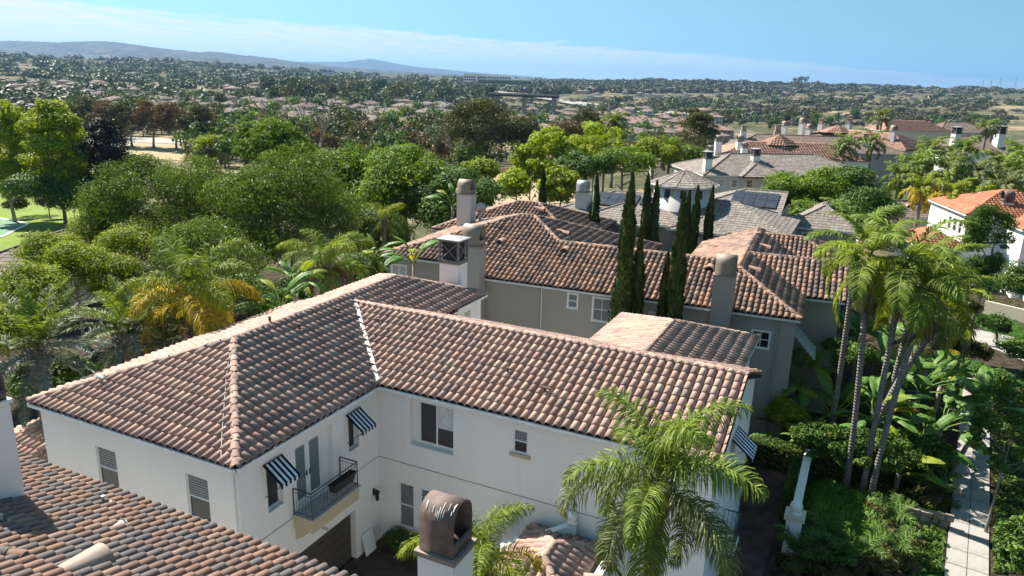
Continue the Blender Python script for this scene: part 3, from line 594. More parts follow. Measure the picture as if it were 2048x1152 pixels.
def balcony():
    b0, b1, a1, zf, zt = -4.75, -2.2, .62, 2.95, 3.95; mb = MB(); mb.prism([(-.198, b0), (a1, b0), (a1, b1), (-.198, b1)], 2.45, zf)
    mb.add([(-.197, b0+.06, 1.95), (-.197, b1-.06, 1.95), (-.197, b1-.06, 2.45), (-.197, b0+.06, 2.45), (.18, b0+.06, 2.2), (.18, b1-.06, 2.2), (.32, b1-.06, 2.45), (.32, b0+.06, 2.45)], ((0, 1, 5, 4), (4, 5, 6, 7), (0, 4, 7, 3), (1, 2, 6, 5)))
    bal = mb.build('balcony', 'stucco_sand', A); mb = MB(); mb.box(-.198, a1+.06, b0-.05, b1+.05, zf+.002, zf+.05); mb.build('coping', 'steel_light', bal)
    mb = MB(); ps = [(-.18, b0+.03), (a1-.03, b0+.03), (a1-.03, b1-.03), (-.18, b1-.03)]
    for (x0, y0), (x1, y1) in zip(ps[:-1], ps[1:]):
        mb.tube([(x0, y0, zt), (x1, y1, zt)], .025, 6); mb.tube([(x0, y0, zf+.12), (x1, y1, zf+.12)], .015, 5); mb.tube([(x0, y0, zt-.13), (x1, y1, zt-.13)], .012, 5)
    for x, y in ps: mb.tube([(x, y, zf+.04), (x, y, zt)], .022, 6)
    rl = mb.build('railing', 'iron_grey', bal)
    for (x0, y0), (x1, y1) in zip(ps[:-1], ps[1:]):
        n = int(math.hypot(x1-x0, y1-y0)/.115)
        for i in range(1, n): 
            f = i/n; bb = MB(); x, y = x0+(x1-x0)*f, y0+(y1-y0)*f; bb.tube([(x, y, zf+.12), (x, y, zt-.13)], .009, 4); bb.build('baluster', 'iron_grey', rl)
    for k in range(2):
        sc_ = MB(); cyy = -4.0+k*1.15; sc_.tube([(a1-.03, cyy+.13*math.cos(t)*(1-t/14), 3.4+.2*math.sin(t)*(1-t/14)) for t in np.linspace(0, 9, 26)], .009, 4); sc_.build('scroll', 'iron_grey', rl)
    # planter box hung inside the rail
balcony()
pl = thing('planter_box', 'black planter box hanging on the balcony railing', 'planter', tuple(FA.glob(0, 0, 0)), FA.a)
mb = MB(); mb.add([(x, y, z) for z, k in ((3.52, .8), (3.86, 1)) for x, y in ((.62-.02, -3.25-.62*k), (.62+.26*k, -3.25-.62*k), (.62+.26*k, -3.25+.62*k), (.62-.02, -3.25+.62*k))], [(3, 2, 1, 0), (0, 1, 5, 4), (1, 2, 6, 5), (2, 3, 7, 6), (3, 0, 4, 7)]); mb.build('box', 'iron_black', pl); mb = MB(); mb.box(.62, .85, -3.85, -2.65, 3.75, 3.8); mb.build('soil', 'soil_dark', pl)
def awning(b0, b1, name_lbl, z1=5.42, out=.72, drop=.52, n=9):
    aw = thing('window_awning', name_lbl, 'awning', tuple(FA.glob(0, 0, 0)), FA.a, 'striped awnings on the white house'); x0, x1 = -.19, -.19+out
    for i in range(n):
        y0 = b0+(b1-b0)*i/n; y1 = b0+(b1-b0)*(i+1)/n; mb = MB(); mb.obox((x0, y0, z1), (out, 0, -drop), (0, y1-y0, 0), (.01, 0, .014)); mb.obox((x1, y0, z1-drop), (.0, 0, -.13-.02*(i % 2)), (0, y1-y0, 0), (.012, 0, 0)); mb.build('canvas_stripe', 'canvas_navy' if i % 2 == 0 else 'canvas_white', aw)
    for y in (b0+.02, b1-.02): mb = MB(); mb.tube([(x0, y, z1-1.15), (x1, y, z1-drop-.02)], .013, 5); mb.build('arm', 'iron_black', aw)
    mb = MB(); mb.tube([(x0+.03, b0, z1+.005), (x0+.03, b1, z1+.005)], .02, 6); mb.tube([(x1, b0, z1-drop-.01), (x1, b1, z1-drop-.01)], .014, 6); mb.build('rod', 'iron_black', aw); return aw
awning(-6.0, -5.12, 'navy and white striped awning left of the balcony door'); awning(-1.8, -.95, 'navy and white striped awning right of the balcony door')
# garage door
def garage():
    p, e, n, _ = WF; P = lambda s_, z, d: p+e*s_-n*d+np.array([0, 0, z]); mb = MB(); mb.obox(P(2.12, GZ, .27), e*3.51, (0, 0, 2.2), n*.02); o = mb.build('garage_door', 'garage_brown', A)
    for i in range(5): mb = MB(); mb.obox(P(2.15, GZ+.03+i*.44, .25), e*3.45, (0, 0, .42), n*.025); mb.build('panel', 'garage_brown', o)
garage()
WR = wall(A, (-.2, .2), (12.75, .2), GZ, 5.95, [(1.5, 3.4, 3.72, 5.62, .24), (5.88, 6.46, 4.54, 5.46, .08), (.92, 1.63, -.02, 1.94, .1), (1.92, 2.6, -.02, 1.94, .1), (9.0, 10.0, -.9, 1.3, .2)])
window(A, WR, 1.82, 3.38, 3.86, 5.58, .2, 'slider', {0: 'blind_dark', 1: 'blind_dark'}, fw=.06); mb = MB(); mb.obox(WR[0]+WR[1]*2.64-WR[2]*.178+np.array([0, 0, 4.62]), WR[1]*.66, (0, 0, .88), WR[2]*.006); mb.build('pane_reflection', 'shutter_white', A); window(A, WR, 5.88, 6.46, 4.54, 5.46, .07, 'double', {1: 'blind_grey'}, sill='stucco_sand')  # pale sheet over the upper right pane paints the reflection in its glass
window(A, WR, .92, 1.63, -.02, 1.94, .09, 'double', {0: 'blind_grey', 1: 'blind_grey'}, sill='stucco_sand'); window(A, WR, 1.92, 2.6, -.02, 1.94, .09, 'double', {1: 'blind_grey'}, sill='stucco_sand')
WG = wall(A, (12.75, .2), (12.75, 8.4), GZ, 5.95, [(3.3, 4.4, 3.4, 5.0, .15)], top=(.5, 7.33)); window(A, WG, 3.3, 4.4, 3.4, 5.0, .14, 'double')
WD = wall(A, (11.85, 8.4), (11.85, 13.6), GZ, 5.8); wall(A, (11.85, 13.6), (5.55, 13.6), GZ, 5.8); wall(A, (5.55, 13.6), (5.55, 8.4), GZ, 5.8); wall(A, (5.55, 8.4), (-1.7, 8.4), GZ, 5.95)
WC = wall(A, (-1.7, 8.4), (-1.7, 11.5), GZ, 6.45, [(.35, .95, 4.6, 6.0, .1), (1.35, 2.0, 4.6, 6.0, .1)]); window(A, WC, .35, .95, 4.6, 6.0, .09, 'single', {0: 'shutter_white'}); window(A, WC, 1.35, 2.0, 4.6, 6.0, .09, 'single', {0: 'shutter_white'})
wall(A, (-1.7, 11.5), (-8.04, 11.5), GZ, 6.45); wall(A, (-8.04, 11.5), (-8.04, 6.3), GZ, 6.45); wall(A, (-8.04, 6.3), (-9.54, 6.3), GZ, 5.95); wall(A, (-9.54, 6.3), (-9.54, -7.05), GZ, 5.95)
wall(A, (-15.0, -7.0), (-9.54, -7.0), GZ, 2.45); wall(A, (-15.0, 2.8), (-15.0, -7.0), GZ, 2.45); wall(A, (-9.54, 2.8), (-15, 2.8), GZ, 2.45)
wall(A, (6.85, -3.35), (9.15, -3.35), GZ, 1.85, [(.6, 1.7, GZ, 1.2, .3)]); wall(A, (9.15, -3.35), (9.15, .2), GZ, 1.85); wall(A, (6.85, .2), (6.85, -3.35), GZ, 1.85)
gutter(A, (-9.74, -7.25), (0, -7.25), 6); gutter(A, (0, -7.25), (0, 0), 6, (1, 0)); gutter(A, (0, 0), (12.95, 0), 6); gutter(A, (-1.5, 8.6), (-1.5, 11.7), 6.51, (1, 0)); gutter(A, (12.05, 8.6), (12.05, 13.8), 5.84, (1, 0)); gutter(A, (-9.74, 6.3), (-9.74, -7.25), 6, (-1, 0))
pipe(A, [(-.32, -7.11, 5.9), (-.32, -7.11, GZ)], .035, 'trim_white'); pipe(A, [(-4.6, -2.75, 7.72), (-3.4, -4.2, 7.2), (-1.3, -6.5, 6.42), (-.55, -7.28, 6.15), (-.5, -7.3, 5.95)], .014, 'steel_light', 'conduit')
mb = MB(); mb.box(-.194, -.19, -6.9, .195, 2.84, 2.86); mb.box(-.19, 12.7, .19, .194, 2.82, 2.84); mb.build('control_joint', 'shade_dark', A)
mb = MB(); rng = random.Random(3)                                                    # white mortar flashing in the valley
for i in range(60):
    f = i/60; c = np.array((-4.2*f-.02, 4.2*f+.02, 6.15+1.45*f)); w = .045+.02*rng.random(); mb.obox(c+np.array((-w, -w, .0)), (w*1.7, w*1.7, 0), (-.073, .073, .0255), (0, 0, .03+.02*rng.random()))
mb.build('valley_flashing', 'lead_white', A)
def wall_lantern(c, out):
    l = thing('wall_lantern', 'black wall lantern beside the garage door', 'lamp', tuple(FA.glob(*c)), FA.a); mb = MB(); mb.box(0, .03, -.06, .06, .1, .4); mb.box(.03, .17, -.012, .012, .36, .39); mb.build('bracket', 'iron_black', l)
    mb = MB(); mb.lathe((.17, 0, .3), [(.012, .08), (.04, .06), (.11, 0), (.11, -.02)], 8)
    for a in range(6): t = a*math.pi/3; mb.tube([(.17+.085*math.cos(t), .085*math.sin(t), .29), (.17+.06*math.cos(t), .06*math.sin(t), -.05)], .008, 4)
    mb.lathe((.17, 0, -.05), [(.065, 0), (.07, -.025), (.02, -.05)], 8); mb.build('cage', 'iron_black', l); mb = MB(); mb.lathe((.17, 0, 0), [(.045, -.04), (.06, .27)], 8); mb.build('glass_chimney', 'glass', l)
wall_lantern((-.198, -.22, 1.2), 1)
s = thing('security_camera', 'small grey security camera under the balcony', 'camera', tuple(FA.glob(-.198, -3.4, 1.75)), FA.a); mb = MB(); mb.box(0, .05, -.04, .04, -.04, .04); mb.tube([(.05, 0, 0), (.16, 0, -.03)], .02, 6); mb.build('mount', 'steel_light', s); mb = MB(); mb.tube([(.1, -.06, -.02), (.3, .04, -.09)], .05, 8); mb.build('body', 'steel_light', s)
# pipes and vents standing on the white roof
SLR = lambda x, y: FA.plane(x, y, (.345, 0, 1), 7.68-.345*4.87); SLF = lambda x, y: FA.plane(x, y, (0, -.344, 1), 6.0); SLH = lambda x, y: FA.plane(x, y, (0, -.345, 1), 6.0+.345*7.25)
for x, y in ((540, 650), (677, 632), (598, 664), (755, 655)): p = SLR(x, y); roof_pipe(A, p[0], p[1], p[2], .3)
for x, y in ((1015, 752), (757, 652)): p = SLF(x, y); roof_pipe(A, p[0], p[1], p[2], .28)
p = SLF(1090, 792); pipe(A, [(p[0], p[1], p[2]), (p[0], p[1], p[2]+.3)], .05, 'pipe_brown', 'vent_pipe'); pipe(A, [(p[0]-.22, p[1], p[2]+.33), (p[0]+.22, p[1], p[2]+.33)], .055, 'pipe_brown', 'vent_tee')
p = SLH(203, 772); pipe(A, [(p[0], p[1], p[2]), (p[0], p[1], p[2]+.3)], .05, 'steel_light', 'vent_pipe'); pipe(A, [(p[0]-.2, p[1], p[2]+.33), (p[0]+.2, p[1], p[2]+.33)], .06, 'steel_light', 'vent_tee')
p = FA.pB(907, 520, 12.1); chimney(A, p[0], 12.1, GZ, p[2]-.12, 1.15, 1.0, 'stucco_white', 'lantern', caph=1.2)
# striped awning and small iron balcony on the side gable
def side_awning():
    aw = thing('window_awning', 'blue and white striped awning on the right gable wall', 'awning', tuple(FA.glob(0, 0, 0)), FA.a, 'striped awnings on the white house'); n = 11; b0, b1 = 3.4, 4.7
    for i in range(n):
        y0 = b0+(b1-b0)*i/n; mb = MB(); mb.obox((12.76, y0, 5.3), (.75, 0, -.62), (0, (b1-b0)/n, 0), (.01, 0, .014)); mb.obox((13.51, y0, 4.68), (0, 0, -.14), (0, (b1-b0)/n, 0), (.012, 0, 0)); mb.build('canvas_stripe', 'canvas_navy' if i % 2 == 0 else 'canvas_white', aw)
    for y in (b0, b1): mb = MB(); mb.tube([(12.76, y, 4.1), (13.51, y, 4.67)], .013, 5); mb.build('arm', 'iron_black', aw)
side_awning()
def side_balcony():
    b0, b1, z = 1.9, 3.4, 1.6; mb = MB(); mb.box(12.752, 13.4, b0, b1, z-.2, z); o = mb.build('balcony', 'stucco_white', A); ps = [(12.8, b0+.03), (13.36, b0+.03), (13.36, b1-.03), (12.8, b1-.03)]; mb = MB()
    for (x0, y0), (x1, y1) in zip(ps[:-1], ps[1:]):
        mb.tube([(x0, y0, z+.95), (x1, y1, z+.95)], .025, 6); mb.tube([(x0, y0, z+.08), (x1, y1, z+.08)], .02, 5); n = int(math.hypot(x1-x0, y1-y0)/.13)
        for i in range(n+1): f = i/n; mb.tube([(x0+(x1-x0)*f, y0+(y1-y0)*f, z), (x0+(x1-x0)*f, y0+(y1-y0)*f, z+.95)], .01, 4)
    mb.build('railing', 'iron_grey', o)
side_balcony()
# stepped white parapets beside the entry
def parapet():
    o = thing('entry_parapet', 'white curved parapet wall with round finials by the entry', 'wall', tuple(FA.glob(0, 0, 0)), FA.a)
    for (xa, ya), (xb, yb), za, zb in (((6.0, -1.3), (8.25, .12), 1.7, 2.5), ((9.75, -2.9), (9.9, .15), 1.9, 2.6)):
        k = 14; V = []; d = np.array([xb-xa, yb-ya]); n = np.array([-d[1], d[0]])/np.linalg.norm(d)*.13
        for i in range(k+1):
            f = i/k; x, y = xa+d[0]*f, ya+d[1]*f; zt = za+(zb-za)*(.5-.5*math.cos(f*math.pi))+.12*math.sin(f*2*math.pi)
            V += [(x+n[0], y+n[1], GZ), (x-n[0], y-n[1], GZ), (x+n[0], y+n[1], zt), (x-n[0], y-n[1], zt)]
        mb = MB(); Fs = []
        for i in range(k): b = 4*i; Fs += [(b, b+4, b+6, b+2), (b+1, b+3, b+7, b+5), (b+2, b+6, b+7, b+3)]
        mb.add(V, Fs+[(0, 2, 3, 1), (4*k, 4*k+1, 4*k+3, 4*k+2)]); mb.build('coped_wall', 'stucco_white', o)
    for x, y, z in ((8.15, .0, 2.48), (9.9, 0, 2.58)): mb = MB(); mb.lathe((x, y, z), [(.18, 0), (.18, .07), (.09, .1), (.15, .17), (.18, .28), (.15, .39), (.04, .46)], 14); mb.build('finial', 'stucco_white', o, True)
parapet()
st = thing('tile_stack', 'short stack of spare clay ridge tiles on the entry parapet', 'roof tiles', tuple(FA.glob(9.5, -2.3, 2.0)), FA.a+.5)
for k in range(3):
    mb = MB(); Roof.capmesh(mb, np.array((0, 0, .1*k)), np.array((1., 0, 0)), np.array((0, 0, 1.)), .55, .17, np.linspace(math.pi, 0, 7), .2+.2*k); mb.build('ridge_tile', 'clay_rose', st, True)
board = thing('leaning_board', 'white board leaning on the wall beside the garage', 'board', tuple(FA.glob(.05, -.75, GZ)), FA.a); mb = MB(); mb.obox((0, -.35, 0), (-.2, 0, .95), (0, .62, 0), (.03, 0, .01)); mb.build('panel', 'trim_white', board); mb = MB(); mb.obox((-.01, -.37, -.0), (-.21, 0, 1.0), (0, .02, 0), (.035, 0, .012)); mb.build('edge', 'trim_white', board)

# ------------------------------------------------------------------ the near house at the lower left
Z = FA.house('near_house', 'near house at lower left with mixed orange and grey tile roof')
rz = Roof(Z, 'clay_mixed', 'barrel', .30, .44, 300, FA.M)
rz.face([(12.6, -9.9, 6), (-12.5, -9.9, 6), (-12.5, -16.0, 8.1), (12.6, -16.0, 8.1)]); rz.face([(-12.5, -22, 6), (12.6, -22, 6), (12.6, -16, 8.1), (-12.5, -16, 8.1)]); rz.cap((-12.5, -16, 8.1), (12.6, -16, 8.1)); rz.cap((-3.2, -16, 8.15), (1.0, -14.0, 7.47))
rz.finish()
wall(Z, (12.4, -10.1), (-12.3, -10.1), GZ, 5.95); wall(Z, (-12.3, -10.1), (-12.3, -21.8), GZ, 5.95); wall(Z, (12.4, -21.8), (12.4, -10.1), GZ, 5.95, top=(.5, 7.95)); wall(Z, (-12.3, -21.8), (12.4, -21.8), GZ, 5.95)
gutter(Z, (12.6, -9.9), (-12.5, -9.9), 6, (0, 1))
cz = chimney(Z, 10.25, -12.25, 6.2, 9.66, .70, .70, 'stucco_white', 'vault', 'bronze', .92, 'x', 'cap_taupe')
mb = MB(); rng = random.Random(11)                                                    # lime streaks on the hood
for i in range(16):
    t = rng.uniform(.5, 1.3); x = 10.25+rng.uniform(-.28, .28)
    s_ = rng.uniform(.002, .006); xx = x
    for k in range(rng.randint(3, 10)):
        tt = t-k*.07
        if tt < .05: break
        y = -12.25-.329*math.cos(tt); z = 9.75+.6074+.3126*math.sin(tt); xx = xx+rng.uniform(-.002, .002); y2 = -12.25-.329*math.cos(tt-.07); z2 = 9.75+.6074+.3126*math.sin(tt-.07)
        mb.quad((xx-s_, y-.006, z+.004), (xx+s_, y-.006, z+.004), (xx+s_, y2-.006, z2+.004), (xx-s_, y2-.006, z2+.004))
tag(mb.build('lime_streaks', 'bird_lime', cz), kind='stuff')
chimney(Z, -3.02, -12.3, 6.2, 9.42, 1.0, .9, 'stucco_white', 'vault', 'bronze', .95, 'x', 'trim_white')
SLZ = lambda x, y: FA.plane(x, y, (0, .3443, 1), 6-.3443*9.9)
p = SLZ(165, 1138); dv = np.array((0, 1, -.344)); dv /= np.linalg.norm(dv); dormer_vent(Z, p, dv, None, .75, 1.0, 'cap_taupe')
for x, y in ((208, 1012), (5, 1052)): p = SLZ(x, y); roof_pipe(Z, p[0], p[1], p[2], .25, .04, 'steel_light')
p = SLZ(236, 1058); dormer_vent(Z, p, dv, None, .3, .4, 'mortar')

# ------------------------------------------------------------------ the taupe house behind
B = FB.house('taupe_house', 'taupe two-storey house with long brown clay tile roof behind cypresses')
def pickB(fi, x, y): return not (1225 < x < 1400) and x < 1590
rb = Roof(B, 'clay_brown', 'barrel', .31, .445, 300, FB.M, pickB)
zf = lambda b: 6+.36*b
P3 = lambda a, b: (a, b, zf(b))
rb.face([P3(-5.4, 1), P3(.9, 1), P3(.9, 6.58)]); rb.face([P3(.9, 0), P3(5.15, 0), P3(5.15, 4.5), P3(2.5, 7.15), P3(1.54, 7.15), P3(.9, 6.58)]); rb.face([P3(5.15, 0), P3(16.1, 0), P3(16.1, 4.0), P3(15.3, 4.5), P3(5.15, 4.5)]); rb.face([P3(16.1, 0), P3(19.8, 0), P3(16.1, 4.0)])
rb.face([(19.8, 0, 6), (19.8, 17, 6), (16.1, 17, 7.44), (16.1, 4, 7.44)]); rb.face([(12.4, 17, 6), (12.4, 4.4, 6), (16.1, 4.4, 7.44), (16.1, 17, 7.44)])
rb.face([(9.65, 4.5, 6), (9.65, 14.3, 6), (2.5, 7.15, 8.574), (5.15, 4.5, 7.62)]); rb.face([(15.3, 9, 6), (5, 9, 6), (5.15, 4.5, 7.62), (15.3, 4.5, 7.62)], False); rb.face([(-5.4, 13.3, 6.36), (-5.4, 1, 6.36), (1.54, 7.15, 8.574)]); rb.face([(9.65, 14.3, 6), (-5.4, 14.3, 6), (1.54, 7.15, 8.574), (2.5, 7.15, 8.574)], False)
for p_, q_ in (((-5.4, 1, 6.36), (1.54, 7.15, 8.574)), ((1.54, 7.15, 8.574), (2.5, 7.15, 8.574)), ((2.5, 7.15, 8.574), (5.15, 4.5, 7.62)), ((5.15, 4.5, 7.62), (15.3, 4.5, 7.62)), ((2.5, 7.15, 8.574), (9.65, 14.3, 6)), ((19.8, 0, 6), (16.1, 4, 7.44)), ((16.1, 4, 7.44), (16.1, 17, 7.44)), ((15.3, 4.5, 7.62), (16.1, 4.0, 7.44))): rb.cap(p_, q_, .15)
rb.block(-7.5, 4.4, 11.45, 21.7, 6, 7.85, 'x', ('hip', 'hip'), hide=('b',)); rb.block(16.4, 21.95, 4.65, 12.15, 6, 7.35, 'x', ('gable', 'gable'), hide=('b',)); rb.block(16.4, 22.6, 12.6, 19.4, 6, 7.25, 'x', ('gable', 'hip'), hide=('b',))
rb.finish()
WB = wall(B, (1.1, .2), (19.6, .2), GZ, 5.95, [(6.2, 6.78, 4.85, 5.7, .08), (7.7, 8.75, 4.3, 5.67, .08), (16.42, 17.32, 4.15, 5.07, .08), (10.9, 11.8, 4.0, 5.3, .08)], 'stucco_taupe')
window(B, WB, 6.2, 6.78, 4.85, 5.7, .06, 'double', {0: 'blind_grey', 1: 'blind_grey'}, surround=.05); window(B, WB, 7.7, 8.75, 4.3, 5.67, .06, 'quad', {0: 'blind_grey', 1: 'blind_grey', 2: 'blind_grey', 3: 'blind_grey'}, surround=.06); window(B, WB, 16.42, 17.32, 4.15, 5.07, .06, 'quad', None, surround=.05); window(B, WB, 10.9, 11.8, 4.0, 5.3, .06, 'double', {0: 'shutter_white', 1: 'shutter_white'})
wall(B, (19.6, .2), (19.6, 4.85), GZ, 5.95, mat='stucco_taupe'); wall(B, (19.6, 4.85), (21.75, 4.85), GZ, 5.95, mat='stucco_taupe'); wall(B, (21.75, 4.85), (21.75, 19.2), GZ, 5.95, mat='stucco_taupe'); wall(B, (21.75, 19.2), (12.6, 19.2), GZ, 5.95, mat='stucco_taupe'); wall(B, (12.6, 19.2), (12.6, 9), GZ, 5.95, mat='stucco_taupe')
p = FB.pB(783, 528, 1.2); q = FB.pB(812, 553, 1.2); WB2 = wall(B, (-5.2, 1.2), (1.1, 1.2), GZ, 6.28, [(p[0]+5.2, q[0]+5.2, q[2], p[2], .08)], 'stucco_taupe'); window(B, WB2, p[0]+5.2, q[0]+5.2, q[2], p[2], .06, 'slider', {0: 'shutter_white', 1: 'shutter_white'}, surround=.06)
wall(B, (-5.2, 13), (-5.2, 1.2), GZ, 6.28, mat='stucco_taupe'); wall(B, (1.1, 1.2), (1.1, .2), GZ, 5.95, mat='stucco_taupe')
wall(B, (-7.3, 11.65), (4.2, 11.65), GZ, 5.95, mat='stucco_taupe'); wall(B, (4.2, 11.65), (4.2, 21.5), GZ, 5.95, mat='stucco_taupe'); wall(B, (-7.3, 21.5), (-7.3, 11.65), GZ, 5.95, mat='stucco_taupe'); wall(B, (4.2, 21.5), (-7.3, 21.5), GZ, 5.95, mat='stucco_taupe')
gutter(B, (.9, 0), (19.8, 0), 6, mat='shutter_white'); gutter(B, (-5.4, 1), (.9, 1), 6.36, mat='shutter_white'); gutter(B, (19.8, 4.65), (21.95, 4.65), 6, mat='shutter_white'); gutter(B, (-7.5, 11.45), (4.4, 11.45), 6, mat='shutter_white')
pipe(B, [(5.72, .13, 5.9), (5.72, .13, GZ)], .045, 'shutter_white'); pipe(B, [(1.18, .13, 5.9), (1.18, .13, GZ)], .04, 'stucco_taupe'); pipe(B, [(18.75, .13, 5.9), (18.75, .13, GZ)], .045, 'stucco_taupe')
chimney(B, 1.55, -.35, GZ, 7.95, 1.2, .95, 'stucco_taupe', 'vault', 'cap_taupe', 1.2, 'x'); chimney(B, 15.9, -.3, GZ, 7.95, 1.05, .95, 'stucco_taupe', 'vault', 'cap_taupe', 1.05, 'x', flare=.35); p = FB.pB(933, 388, 9.3); chimney(B, p[0], 9.3, 5.5, p[2], 1.1, .95, 'stucco_grey', 'vault', 'cap_taupe', .98, 'x')
SB = lambda x, y: FB.plane(x, y, (0, -.36, 1), 6.0); dB = np.array((0, -1, -.36)); dB /= np.linalg.norm(dB)
for x, y in ((1003, 485), (1132, 502), (1420, 538), (1027, 452)): dormer_vent(B, SB(x, y), dB, None, .62 if x != 1027 else .3, .8 if x != 1027 else .4)
for x, y in ((1007, 530), (1040, 500), (1120, 555), (1180, 540), (1152, 510), (1060, 535)): p = SB(x, y); roof_pipe(B, p[0], p[1], p[2], .22, .04)
dR = np.array((1, 0, -.389)); dR /= np.linalg.norm(dR); SR = lambda x, y: FB.plane(x, y, (.389, 0, 1), 7.44+.389*16.1)
for x, y in ((1503, 540), (1525, 495)): dormer_vent(B, SR(x, y), dR, None, .55, 1.0)
dK = np.array((1, 0, -.36)); dK /= np.linalg.norm(dK); SLB = lambda x, y: FB.plane(x, y, (.36, 0, 1), 8.574+.36*2.5)
dormer_vent(B, SLB(1124, 467), dK, None, .55, 1.0)
for x, y in ((1078, 420), (1075, 437)): dormer_vent(B, FB.plane(x, y, (.33, 0, 1), 7.85+.33*-.7), dK, None, .55, .9)
dL = np.array((-1, 0, -.389)); dL /= np.linalg.norm(dL)
for x, y in ((1440, 495), (1510, 470)): dormer_vent(B, FB.plane(x, y, (-.389, 0, 1), 7.44-.389*16.1), dL, None, .5, .9)
for x, y in ((970, 445), (1010, 410)): 
    p = FB.plane(x, y, (-.32, 0, 1), 8.574-.32*1.54); dormer_vent(B, p, dL, None, .55, .9)
# grey slatted awning on the corner
aw = thing('slatted_awning', 'grey slatted awning on the right corner of the taupe house', 'awning', tuple(FB.o), FB.a)
for i in range(7): mb = MB(); mb.obox((19.62+.16*i, .9, 4.75-.17*i), (.17, 0, -.05), (0, 2.3, 0), (.0, 0, .02)); mb.build('slat', 'steel_light', aw)
for y in (.95, 3.15): mb = MB(); mb.tube([(19.62, y, 4.8), (20.75, y, 3.6)], .025, 5); mb.tube([(19.62, y, 3.3), (20.75, y, 3.6)], .02, 5); mb.build('arm', 'iron_grey', aw)
def dish(pt, rz, label, parent_z):
    d = thing('satellite_dish', label, 'satellite dish', tuple(pt), rz); mb = MB(); k = 14; V = []; R_ = .42
    for r in range(5):
        f = r/4
        for j in range(k): t = 2*math.pi*j/k; V.append((R_*f*math.cos(t), -.12+.16*f*f, .75+R_*f*math.sin(t)))
    Fs = [(r*k+j, r*k+(j+1) % k, (r+1)*k+(j+1) % k, (r+1)*k+j) for r in range(4) for j in range(k)]; mb.add(V, Fs); mb.build('reflector', 'steel_light', d, True); mb = MB(); mb.tube([(0, 0, parent_z-pt[2]), (0, 0, .6), (0, -.05, .75)], .03, 6); mb.build('mast', 'steel_light', d); mb = MB(); mb.tube([(0, -.1, .45), (0, .45, .75)], .015, 5); mb.box(-.05, .05, .4, .5, .72, .8); mb.build('feed_arm', 'iron_grey', d)
dish(FB.glob(-2.6, 9.6, 7.6), FB.a+.6, 'grey satellite dish beside the rear chimney of the taupe house', 7.0)

# ------------------------------------------------------------------ lots, paths, lawns
def sheet(name, pts, z, mat, parent=None):
    n = len(pts); V = [(x, y, z) for x, y in pts]; return struct(name, mesh_polys(name, V, list(range(n)), [n]), mat)
def drape(name, corners, mat, lift=.06, n=14):
    c = [np.array(k, float) for k in corners]; V = []
    for j in range(n+1):
        for i in range(n+1):
            a, b = i/n, j/n; p = c[0]*(1-a)*(1-b)+c[1]*a*(1-b)+c[2]*a*b+c[3]*(1-a)*b; V.append((p[0], p[1], tz(p[0], p[1])+lift))
    i = (np.arange(n)[:, None]*(n+1)+np.arange(n)[None]).ravel(); return struct(name, mesh_quads(name, V, np.stack([i, i+1, i+n+2, i+n+1], -1), smooth=True), mat)
GL = lambda a, b: tuple(FA.glob(a, b, 0)[:2])
sheet('garden_soil', [(-34, 4), (44, 4), (48, 70), (-2, 84), (-34, 60)], GZ+.06, 'soil_dark')
sheet('courtyard_paving', [GL(-.3, -9.9), GL(4.8, -9.9), GL(4.8, .3), GL(-.3, .3)], GZ+.064, 'paver_brown'); sheet('bounce_paving', [GL(4.8, -9.9), GL(13.4, -9.9), GL(13.4, .3), GL(4.8, .3)], GZ+.064, 'bounce_concrete')  # pale right part is added to bounce sun onto the shaded white walls
g = lambda x, y: tuple(at_z(x, y, GZ)[:2])
sheet('side_path', [GL(12.6, .3), GL(14.2, .3), GL(14.4, 15), GL(12.6, 15)], GZ+.068, 'paver_brown')
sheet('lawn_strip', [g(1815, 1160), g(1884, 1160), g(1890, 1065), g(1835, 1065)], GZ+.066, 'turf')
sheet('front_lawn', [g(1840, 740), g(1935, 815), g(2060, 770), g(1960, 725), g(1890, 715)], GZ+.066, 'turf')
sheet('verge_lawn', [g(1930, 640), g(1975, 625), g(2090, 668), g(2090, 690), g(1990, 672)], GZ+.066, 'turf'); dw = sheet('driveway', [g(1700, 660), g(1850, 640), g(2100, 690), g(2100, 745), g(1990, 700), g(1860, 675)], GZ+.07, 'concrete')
sheet('verge_soil', [g(1990, 1160), g(2150, 1160), g(2120, 760), g(2010, 850)], GZ+.066, 'soil_dark')
# sidewalk: two rows of slabs
p0, p1 = np.array(g(1887, 1152)), np.array(g(1978, 890)); q0, q1 = np.array(g(1977, 1152)), np.array(g(1915, 890))
L0, L1 = np.array(g(1887, 1152)), np.array(g(1915, 890)); R0, R1 = np.array(g(1977, 1152)), np.array(g(1978, 890))
e = (L1-L0)+(R1-R0); e /= np.linalg.norm(e); nrm = np.array([e[1], -e[0]]); w = float((R0-L0)@nrm); base = L0-e*4
sw = sheet('sidewalk', [tuple(base), tuple(base+nrm*w), tuple(base+nrm*w+e*30), tuple(base+e*30)], GZ+.07, 'soil_dark')
me = None; sl = w/2; rng = random.Random(5)
mbs = MB(); b = .012; mbs.box(b, sl-b, b, 1.22-b, 0, .06); mbs.add([(b+.01, b+.01, .065), (sl-b-.01, b+.01, .065), (sl-b-.01, 1.21-b, .065), (b+.01, 1.21-b, .065)], ((0, 1, 2, 3),)); slab = mbs.mesh('slab'); slab.materials.append(MATS['concrete'])
for i in range(24):
    for j in range(2):
        o = bpy.data.objects.new('slab', slab); COL.objects.link(o); o.parent = sw; p = base+nrm*(j*sl)+e*(i*1.22); o.location = (p[0], p[1], GZ+.072+rng.uniform(-.004, .004)); o.rotation_euler = (0, 0, math.atan2(e[1], e[0])-math.pi/2); 
